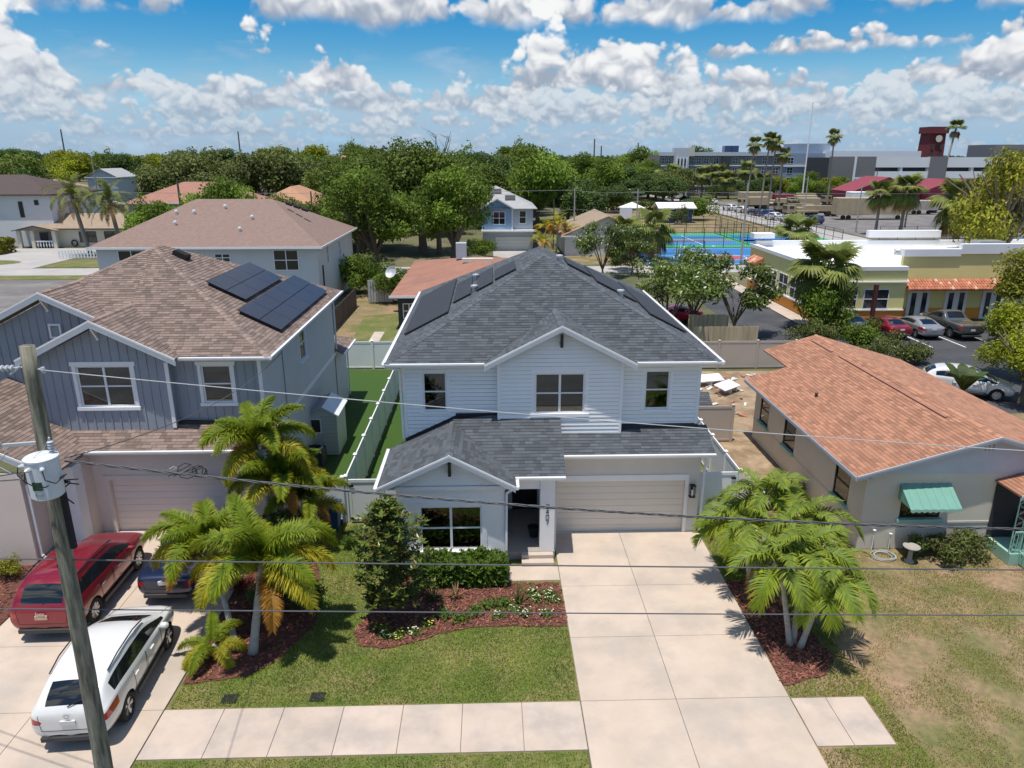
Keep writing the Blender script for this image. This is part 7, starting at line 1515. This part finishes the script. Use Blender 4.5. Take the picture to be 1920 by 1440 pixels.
# small park buildings, court fence, poles
ps = house('park_hut', 'dark blue park restroom hut with white roof beside the courts', 35, 41.5, 151, 156, 3.0, 4.0, 'bin_blue', 'white_roof', .7, gable='x'); o = MB(); o.box(38.0, 39.2, 150.9, 150.99, 0, 2.6); o.build('door', MT['white_trim'], ps)
t = thing('park_shelter', 'white peaked park shelter left of the restroom hut', 'shelter', (31.5, 162, 0))
for x, y in ((29, 160), (33, 160), (29, 163), (33, 163)): m = MB(); m.box(x-.12, x+.12, y-.12, y+.12, 0, 2.4); m.build('post', MT['white_trim'], t)
m = MB(); m.add([(28.4, 159.4, 2.4), (33.6, 159.4, 2.4), (33.6, 163.6, 2.4), (28.4, 163.6, 2.4), (31, 161.5, 3.6)], [(0, 1, 4), (1, 2, 4), (2, 3, 4), (3, 0, 4), (3, 2, 1, 0)]); m.build('roof', MT['white_roof'], t)
def mesh_fence(label, a, b, h=3, step=3.):
    a, b = Vector((*a, 0)), Vector((*b, 0)); t = thing('court_fence', label, 'fence', a); n = max(1, int((b-a).length/step))
    for k in range(n+1): m = MB(); p = a.lerp(b, k/n); m.tube([p, p+Vector((0, 0, h))], .05, 6); m.build('post', MT['black_metal'], t)
    for z in (.1, h*.5, h): m = MB(); m.bar(a+Vector((0, 0, z)), b+Vector((0, 0, z)), .05); m.build('rail', MT['black_metal'], t)
    m = MB(); d = (b-a); L_ = d.length; k = 0
    while k < L_: p = a+d*(k/L_); m.bar(p, p+Vector((0, 0, h)), .012); k += .35
    m.build('mesh_wires', MT['black_metal'], t, kind='stuff')
mesh_fence('black wire fence between the blue and green courts', (20, 109), (44, 109)); mesh_fence('black wire fence along the far side of the green courts', (20, 130.5), (56, 130.5), 3); mesh_fence('black wire fence between the two green courts', (40, 109.5), (40, 130)); mesh_fence('tall black fence along the cross street beside the courts', (53.5, 110), (53.5, 175), 2.5); mesh_fence('black wire fence along the near side of the blue court', (20, 91.5), (27, 91.5), 3)
mesh_fence('dark fence along the army lot behind the white roof', (64, 119), (150, 119), 2.2)
hedge('clipped_hedge', 'long clipped hedge along the street behind the white roof', 88, 112, 113, 114.5, 1.4, 2500, 30, 'leaf_hedge', .3); hedge('clipped_hedge', 'low green hedge beside the park shelter', 20, 44, 186, 189, 1.8, 2500, 31, 'leaf_oak', .35); hedge('clipped_hedge', 'rounded yellow-green hedge at the far left driveway', -73.5, -68.5, 104, 107.5, 1.9, 3000, 32, 'leaf_yellow', .25)
pmat('pole_grey', (.35, .34, .32), .8); pmat('pole_dark', (.12, .1, .085), .9)
def bpole(label, x, y, h, r=.13, mat='pole_grey', arm=0, z0=0):
    t = thing('background_pole', label, 'utility pole', (x, y, 0)); m = MB(); m.tube([(x, y, 0), (x, y, h)], [r, r*.7], 8); m.build('pole', MT[mat], t)
    if arm: m = MB(); m.bar((x-arm, y, h-.6), (x+arm, y, h-.6), .12); m.build('cross_arm', MT[mat], t)
bpole('pale wooden pole left of the white chimney', 12.53, 110, 8.7); bpole('wooden pole with cross arm right of the white chimney', 21.9, 110, 8.6, arm=1.0); bpole('thin dark green pole beside the golden palms', 9.3, 108, 7.2, .09, 'pole_dark'); bpole('pale steel light pole between the blue court and yellow building', 32.0, 92, 10, .16); bpole('steel light pole behind the park trees', 60, 140, 9.5, .14); bpole('steel light pole beside the tan trailer', 66, 131, 8, .14); bpole('dark wooden pole in front of the pink warehouse', 80, 140, 7.5, .16, 'pole_dark'); bpole('thin pole in front of the parking deck', 107, 205, 10, .14, 'pole_dark', 1)
bpole('pale wooden pole far left in front of the grey roof', -92, 178, 13, .2); bpole('brown wooden pole on the orange roof house side', -48.5, 118, 9.8, .22, 'pole_dark'); bpole('brown wooden pole before the bright orange roof', -27.6, 116, 8, .16, 'pole_dark')
o = bpole('slender white mast above the apartment block', 91, 215, 27.5, .22, 'deck_white')
for i, (x, h) in enumerate(((-220, 26), (-130, 25), (-40, 19), (10, 17), (28, 18), (55.3, 21.5), (59, 18), (78.5, 19.5), (-100, 17))): bpole('thin dark transmission pole on the horizon, number %d from the left of the picture' % sorted([-220, -130, -40, 10, 28, 55.3, 59, 78.5, -100]).index(x) if False else 'thin dark transmission pole on the horizon '+('at the far left', 'above the round grove', 'left of the big oak', 'above the middle woods', 'right of the middle woods', 'tallest near the centre right', 'beside the tallest one', 'left of the apartment block', 'faint left of the grove')[i], x, 400, h, .45, 'pole_dark')
for i, (a, b) in enumerate((((-60, 110, 8.2), (12.53, 110, 8.4)), ((12.53, 110, 8.4), (21.9, 110, 8.2)), ((12.53, 110, 5.6), (-10, 110, 5.6)), ((12.53, 110, 5.7), (22, 110, 5.6)), ((21.9, 110, 8.2), (90, 100, 8.5)))): wire(('upper thin wire running left from the pale wooden pole', 'upper thin wire between the two background poles', 'lower thin wire running left past the blue house', 'lower thin wire between the two background poles', 'thin wire running right from the cross-armed pole')[i], a, b, .025, .3, 12, 'wire_grey', seg=4)
# ------------------------------------------------------------------ background palms
SB = [fan_mesh('sabal%d' % i, 1.3, 1.05, 26, e0, e1, 90+i, m, dr, .6, .075) for i, (e0, e1, m, dr) in enumerate(((75, 35, 'palm_sabal', .35), (45, -15, 'palm_sabal', .6), (10, -60, 'palm_sabal', .8), (-25, -85, 'palm_dry', .9)))]
def sabal(label, x, y, h, s=1., n=(9, 12, 10, 4), r=.17, seed=0, dz=0, group=None, tm='palm_trunk', lean=0): palm('cabbage_palm', label, (x, y, 0), (x+lean, y, h), r, r*.85, [(SB[0], n[0], -8, 12, .9*s, 1.1*s, .2), (SB[1], n[1], -10, 12, .9*s, 1.1*s, .3), (SB[2], n[2], -10, 12, .9*s, 1.1*s, .5), (SB[3], n[3], -10, 10, .8*s, 1.*s, .7)], seed=seed, tm=tm, rings=6, group=group)
sabal('full cabbage palm in front of the yellow building corner', 26.0, 55.5, 4.7, 1.5, (11, 14, 12, 5), seed=1); sabal('tall cabbage palm with dead skirt in front of the pink warehouses', 70.8, 125, 7.6, 1.7, (9, 12, 9, 8), .28, 2); sabal('shorter cabbage palm left of the tall one before the pink warehouse', 67.5, 127, 7.0, 1.4, (8, 10, 8, 8), .25, 3)
sabal('bushy cabbage palm behind the white roof parapet', 44, 104, 2.6, 1.7, (8, 12, 10, 2), .25, 4); sabal('dry-skirted cabbage palm left of the blue court', 21.5, 96, 4.2, 1.6, (7, 10, 10, 9), .25, 5); sabal('second dry-skirted cabbage palm left of the blue court', 18.5, 99, 3.4, 1.4, (7, 9, 9, 8), .22, 6)
sabal('cabbage palm at the right edge behind the yellow tree', 53, 82, 8.2, 1.7, (9, 12, 10, 8), .4, 7); sabal('cabbage palm on the strip before the parked blue suv', 78, 118, 4, 1.4, (8, 10, 9, 2), .25, 8)
for i, (x, h) in enumerate(((61.7, 15.6), (65, 16.6), (66.5, 16), (68.6, 13.3), (80, 17.4))): palm('fan_palm', 'tall thin fan palm above the apartment block, '+('leftmost of the group', 'tallest of the close pair', 'shorter of the close pair', 'lowest right of the pair', 'standing alone beside the parking deck')[i], (x-1.2+.4*i, 175, 0), (x, 175, h), .22, .15, [(SB[0], 9, 0, 15, .95, 1.2, .2), (SB[1], 11, -8, 10, .95, 1.15, .3), (SB[2], 8, -8, 10, .8, 1., .5), (SB[3], 5, -10, 5, .7, .85, .8)], seed=50+i, tm='palm_trunk', rings=8)
palm('fan_palm', 'tall fan palm overlapping the red brick tower', (160, 262, 0), (166, 268, 22.5), .4, .28, [(SB[0], 9, 0, 15, 1.6, 2.0, .2), (SB[1], 11, -8, 10, 1.6, 1.9, .3), (SB[3], 8, -10, 5, 1.3, 1.6, .8)], seed=60, tm='palm_trunk')
for i, (x, y, h) in enumerate(((58.5, 238, 7.5), (68.5, 240, 7.0), (73, 239, 7.8), (76, 236, 5.5), (82, 238, 8.5), (52, 232, 6), (63, 241, 6), (86, 233, 5))): sabal('cabbage palm in the row before the apartment block', x, y, h, 1.9, (8, 10, 8, 2), .3, 70+i, group='palms before the apartment block')
GA = [frond_mesh('areca%d' % i, 3., 26, .75, .08, e0, e1, 1, 120+i, m, 45, (1.3, 1.1, .6), .2, .6, 25) for i, (e0, e1, m) in enumerate(((80, 0, 'palm_gold'), (60, -55, 'palm_gold'), (35, -80, 'palm_bronze')))]
for i, (x, y, h) in enumerate(((7.6, 103, 3.4), (9.2, 102, 3.9), (10.4, 103, 3.2), (6.9, 101, 1.8))): palm('golden_palm', 'golden areca palm beside the blue house driveway, '+('second from the house', 'tallest of the clump', 'rightmost of the clump', 'lowest of the clump')[i], (x, y, 0), (x+.2, y, h), .12, .08, [(GA[0], 4, 0, 15, .7, .9, .1), (GA[1], 6, -10, 10, .7, .9, .2), (GA[2], 5, -10, 10, .7, .9, .2)], seed=80+i, rings=4)
DP = [frond_mesh('date%d' % i, 4.2, 34, .7, .07, e0, e1, 1, 130+i, m, 40, (1.2, 1.0, .7), .1, .5, 15) for i, (e0, e1, m) in enumerate(((80, -10, 'palm_sabal'), (50, -65, 'palm_sabal'), (20, -85, 'palm_sabal'), (-20, -88, 'palm_dry')))]
for i, (x, y, h) in enumerate(((-55.6, 103, 8.2), (-51.6, 104, 7.6))): palm('date_palm', ('tall drooping palm in front of the small cream house, nearer the driveway', 'tall drooping palm in front of the small cream house, nearer the brown roof')[i], (x, y, 0), (x-1.2+.4*i, y, h), .3, .24, [(DP[0], 7, 0, 12, .9, 1.1, .2), (DP[1], 10, -10, 10, .95, 1.15, .3), (DP[2], 12, -10, 10, .9, 1.1, .5), (DP[3], 8, -5, 5, .8, 1., .8)], seed=90+i, tm='palm_trunk')
# ------------------------------------------------------------------ trees
OM = {m: crown_mesh('crown_'+m, 5, 3.8, lb, 8500, .46, 200+i, 'leaf_'+m, .6, .33, .40, zc=5.2) for i, (m, lb) in enumerate((('oak', 18), ('dark', 15), ('lime', 16), ('mid', 17), ('olive', 20)))}
OM2 = {m: crown_mesh('crownb_'+m, 4.2, 4.6, 16, 8000, .46, 220+i, 'leaf_'+m, .6, .33, .42, zc=5.6) for i, m in enumerate(('oak', 'dark', 'mid'))}
TR = [trunk_mesh('trunk%d' % i, 2.2, .34, 4, 3, 5, 7, 300+i) for i in range(3)]
BIG = crown_mesh('crown_big', 6.2, 5.2, 30, 17000, .42, 250, 'leaf_mid', .6, .30, .30, tl=(.65, 1.4), zc=7.2); BIG2 = crown_mesh('crown_big2', 6.2, 5.2, 28, 17000, .42, 251, 'leaf_oak', .6, .30, .30, tl=(.65, 1.4), zc=7.2); TB = trunk_mesh('trunk_big', 3, .5, 5, 4, 7, 9, 310)
for lab, x, y, s_, sz, cm, rz in (('big bright oak crown directly behind the red-brown roof, left half', -13.2, 84, 1.0, .95, BIG, .3), ('big oak crown in front of the blue house', -4.6, 92, 1.0, .95, BIG, 2.0), ('tall broad oak with bare upper limbs in the middle of the oak cluster', -9.5, 104, 1.25, 1.2, BIG2, 4.0), ('spreading oak at the left side of the oak cluster', -18.5, 108, 1.15, 1.05, BIG2, 1.2), ('dark oak behind the left of the oak cluster', -27, 140, 1.2, 1.0, BIG2, 5.)): tree('oak_tree', lab, (x, y, 0), TB, cm, s_, sz, rz)
mb = MB(); rg = random.Random(77); q0 = Vector((-7.2, 103, 9))
for i in range(16):
    a = rg.uniform(0, 6.28); e = q0+Vector((math.cos(a)*rg.uniform(.5, 2.6), math.sin(a)*1.5, rg.uniform(3, 7.6))); m_ = q0.lerp(e, .5)+Vector((rg.gauss(0, .4), 0, .4)); mb.tube([q0, m_, e], [.14, .08, .02], 5, cap=False)
    for j in range(3): f_ = m_.lerp(e, rg.random()); mb.tube([f_, f_+Vector((rg.gauss(0, .7), rg.gauss(0, .5), rg.uniform(.3, 1.2)))], [.04, .01], 4, cap=False)
mb.tube([(-7.2, 103, 0), q0], [.4, .2], 8); tag(mb.build('bare_tree', MT['bark']), 'bare grey-branched dead tree rising out of the oak cluster', 'tree')
CT = crown_mesh('crown_crape', 3.0, 2.0, 20, 4200, .26, 260, 'leaf_crape', .45, .5, .30, zc=3.6, flower='flower'); CT2 = crown_mesh('crown_crape2', 2.6, 2.2, 16, 4200, .26, 261, 'leaf_crape', .45, .5, .32, zc=3.4, flower='flower'); TC = trunk_mesh('trunk_crape', 1.0, .10, 2.4, 1.6, 3.4, 8, 320)
for lab, x, y, s_, sz, cm in (('leafy white-flowering tree behind the plank fence, nearer the white roof ridge', 13.2, 52.5, 1.35, 1.2, CT), ('leafy white-flowering tree behind the plank fence, nearer the asphalt lot', 18.6, 53.5, 1.45, 1.15, CT2), ('small leafy tree between the two flowering trees', 16.0, 56, 1.3, 1.25, CT), ('loose green tree right of the golden palms', 12.6, 81, 1.25, 1.2, CT2), ('small green tree behind the roof ridge beside the street', 16.5, 84, 1.2, 1.1, CT)): tree('flowering_tree', lab, (x, y, 0), TC, cm, s_, sz, x)
YT = crown_mesh('crown_yellow', 3.6, 2.8, 22, 8500, .27, 262, 'leaf_yellow', .5, .35, .34, zc=4.2, flower=None); YT2 = crown_mesh('crown_yellow2', 3.0, 2.6, 18, 8000, .24, 263, 'leaf_lime', .5, .35, .36, zc=3.2)
for lab, x, y, s_, sz, cm in (('yellow-green tree at the right edge above the pickup', 41.5, 52.5, 1.15, 1.0, YT), ('yellow-green tree at the right edge beside the white suv', 33.2, 42, 1.0, .85, YT2), ('dark lower tree at the right edge behind the bungalow roof', 29.8, 37.5, .85, .7, YT2), ('tall yellow-green tree at the right edge before the parking deck', 49.5, 70, 1.5, 1.95, YT)): tree('yellow_tree', lab, (x, y, 0), TR[0], cm, s_, sz, y)
LB = [crown_mesh('lbush%d' % i, 1.8, 1.3, 14, 4200, .2, 270+i, m, .5, .3, .42, zc=1.2) for i, m in enumerate(('leaf_mid', 'leaf_olive', 'leaf_magnolia'))]
for lab, x, y, s_, sz, k in (('dense green bush under the cabbage palm at the yellow building', 26.0, 53.5, 1.25, 2.0, 0), ('dark green bush behind the bungalow roof beside the dark car', 26.6, 49.3, .95, 1.0, 0), ('greyish dry bush in the asphalt lot left of the cabbage palm', 23.4, 50.5, .95, .9, 1), ('feathery light green bush behind the bungalow roof', 27.8, 46.5, .95, .8, 1), ('leafy shrub at the corner of the brown-roofed house', -12.6, 72, 1.6, 1.9, 0), ('flowering shrub beside the satellite dish', -9.8, 69, 1.4, 1.6, 0), ('round bush beside the blue house garage', -1.6, 99, 1.3, 1.2, 0), ('dark round topiary bush on the street behind the roof', 16.2, 88.5, .9, .9, 2), ('spreading dark tree in the park beside the street cars', 45.5, 158, 2.4, 2.4, 0), ('round bush in the park near the restroom hut', 38.5, 148, 1.0, 1.6, 1), ('leafy bush over the right edge beside the pickup', 38.2, 50.5, 1.0, 1.4, 1), ('shrub behind the rear of the bungalow beside the lot', 24.6, 44.5, .7, .9, 1)): bush('large_bush', lab, (x, y, 0), LB[k], s_, sz, x, stem=False)
BN = fan_mesh('banana', .5, .01, 3, 80, 60, 5, 'leaf_magnolia')
t = thing('banana_plant', 'dark broad-leaved banana plant beside the white suv', 'plant', (25.3, 36.2, 0)); rg = random.Random(3)
for i in range(9):
    a = 6.283*i/9+rg.uniform(-.2, .2); mb = MB(); L_ = rg.uniform(1.6, 2.4); P = [Vector((math.cos(a)*L_*k*.55, math.sin(a)*L_*k*.55, 1.2+L_*(k*1.1-k*k*.55))) for k in (0, .25, .5, .75, 1)]; s_ = Vector((-math.sin(a), math.cos(a), 0)); g = rg.uniform(.6, 1.1); mb.tint = (g, g, g)
    for k in range(4): w0, w1 = (.05, .28, .32, .25, .03)[k], (.05, .28, .32, .25, .03)[k+1]; mb.add([P[k]-s_*w0, P[k]+s_*w0, P[k+1]+s_*w1, P[k+1]-s_*w1], [(0, 1, 2, 3)])
    link(bpy.data.objects.new('leaf', mb.mesh('leaf', MT['leaf_magnolia'])), t)
m = MB(); m.tube([(0, 0, 0), (0, 0, 1.4)], [.14, .1], 8); link(bpy.data.objects.new('stem', m.mesh('stem', MT['bark'])), t)
# scattered woods: every tree its own object
rg = random.Random(42); placed = []
def ok(x, y, r):
    if 54 < x < 66 and y < 420: return False
    if 84 < y < 93: return False
    if 130 < y < 268 and -.60*y < x < -.28*y: return False
    for bx in ((-63, -27, 118, 145), (-95, -52, 92, 131), (-36, -12, 60, 82), (-180, -106, 200, 265), (-60, -42, 186, 206), (-76, -62, 228, 250), (-3, 8, 90, 122), (9, 24, 92, 116), (20, 56, 90, 200), (64, 185, 100, 310), (-125, -96, 198, 212)):
        if bx[0]-r*.7 < x < bx[1]+r*.7 and bx[2]-r*.7 < y < bx[3]+r*.7: return False
    return all((x-a)**2+(y-b)**2 > (.62*(r+c))**2 for a, b, c in placed)
def wood(n, xr, yr, sr, mats, label, group, szr=(.9, 1.25), tries=6000):
    c = 0
    for _ in range(tries):
        if c >= n: break
        y = rg.uniform(*yr); x = rg.uniform(max(xr[0], -.76*y-6), min(xr[1], .80*y+6)); s_ = rg.uniform(*sr); r = 5*s_
        if not ok(x, y, r): continue
        placed.append((x, y, r)); m = rg.choice(mats); cm = OM2[m] if (m in OM2 and rg.random() < .5) else OM[m]; c += 1
        nm = {'lime': 'bright lime green tree', 'dark': 'dark green tree', 'oak': 'olive-green tree', 'mid': 'green tree', 'olive': 'dull olive tree'}[m]
        tree(nm.replace(' ', '_').replace('-', '_'), nm+' '+label, (x, y, 0), TR[c % 3], cm, s_, s_*rg.uniform(*szr), rg.uniform(0, 6.28), group)
# round grove and specific trees
for i, (x, y, s_) in enumerate(((-62, 166, 1.7), (-50, 168, 1.75), (-71, 172, 1.6), (-56, 158, 1.4), (-40, 172, 1.5), (-66, 158, 1.3))): placed.append((x, y, 5*s_)); tree('grove_tree', 'dull olive tree of the wide round grove above the orange roof', (x, y, 0), TR[i % 3], OM['olive'], s_, s_*.98, i*1.1, 'trees of the round grove')
for i, (x, y, s_, m) in enumerate(((-150, 275, 1.7, 'lime'), (-112, 262, 1.6, 'lime'), (-101, 262, 1.5, 'lime'), (-185, 250, 1.8, 'oak'), (-128, 270, 1.7, 'dark'), (-140, 290, 1.6, 'lime'), (-99, 240, 1.4, 'lime'), (-160, 285, 1.5, 'lime'))): placed.append((x, y, 5*s_)); tree('left_tree', {'lime': 'bright lime green', 'oak': 'olive green', 'dark': 'dark green'}[m]+' tree behind the far left houses', (x, y, 0), TR[i % 3], OM[m], s_, s_*.95, i, 'trees behind the far left houses')
wood(14, (-75, -14), (92, 116), (.7, 1.0), ('mid', 'oak', 'dark'), 'between the orange roofs and the oak cluster', 'mid-distance trees left of the oaks')
wood(26, (-30, 60), (122, 190), (1.0, 1.5), ('dark', 'oak', 'mid', 'dark'), 'in the wood behind the blue house', 'wood behind the blue house', (.9, 1.15))
wood(46, (-150, 60), (180, 300), (1.2, 1.75), ('dark', 'oak', 'mid', 'olive', 'dark'), 'in the woods beyond the rooftops', 'woods beyond the rooftops', (.85, 1.1))
wood(16, (-260, -75), (135, 240), (1.2, 1.8), ('dark', 'mid', 'oak', 'dark'), 'at the left edge of the picture', 'trees at the far left', (.85, 1.05))
wood(70, (-380, 110), (300, 520), (1.5, 2.3), ('dark', 'oak', 'mid', 'dark', 'olive', 'lime'), 'in the distant woods', 'distant woods', (.7, .95))
wood(16, (60, 105), (212, 246), (.8, 1.25), ('mid', 'oak', 'lime'), 'along the front of the apartment block', 'trees before the apartment block', (.8, 1.0), 3000) if False else None
for i, (x, y, s_, m) in enumerate(((79, 226, .75, 'dark'), (84, 228, .85, 'dark'), (90, 228, .85, 'lime'), (97, 228, .95, 'mid'), (103, 226, .85, 'lime'), (109, 226, .8, 'mid'), (70, 232, .55, 'dark'), (115, 222, .7, 'mid'), (93, 222, .75, 'mid'), (100, 220, .7, 'oak'))): tree('verge_tree', {'dark': 'dark green', 'oak': 'olive green', 'lime': 'bright green', 'mid': 'mid green'}[m]+' tree in the row before the apartment block', (x, y, 0), TR[i % 3], OM[m], s_, s_*.95, i, 'trees before the apartment block')
for i, (x, y, s_) in enumerate(((48, 205, 1.1), (38, 205, 1.0), (30, 180, .9), (50, 224, 1.2))): tree('park_tree', 'dark green tree in the park behind the courts', (x, y, 0), TR[i % 3], OM['dark'], s_, s_*.8, i, 'park trees behind the courts')
# far treeline along the horizon
mb = MB(); rg = random.Random(5)
for k in range(520):
    y = rg.uniform(560, 1500); x = rg.uniform(-.85*y, .9*y); rx, rz_ = rg.uniform(9, 20), rg.uniform(5, 8.5); g0 = rg.uniform(.6, 1.15)
    for i in range(46):
        v = Vector((rg.gauss(0, 1), rg.gauss(0, 1), rg.gauss(0, 1))).normalized(); p = Vector((x+v.x*rx, y+v.y*rx, max(.5, 5+v.z*rz_))); s_ = rg.uniform(1.5, 3.4); nr = (v+Vector((rg.gauss(0, .5), rg.gauss(0, .5), rg.gauss(.3, .4)))).normalized(); d = nr.orthogonal().normalized(); d.rotate(Matrix.Rotation(rg.uniform(0, 6.28), 3, nr)); e = nr.cross(d); g = g0*rg.uniform(.75, 1.25); mb.tint = (g, g, g); mb.add([p-d*s_, p-e*s_*.7, p+d*s_, p+e*s_*.7], [(0, 1, 2, 3)])
tag(mb.build('treeline', MT['leaf_dark']), 'continuous dark treeline along the horizon', 'treeline', kind='stuff')
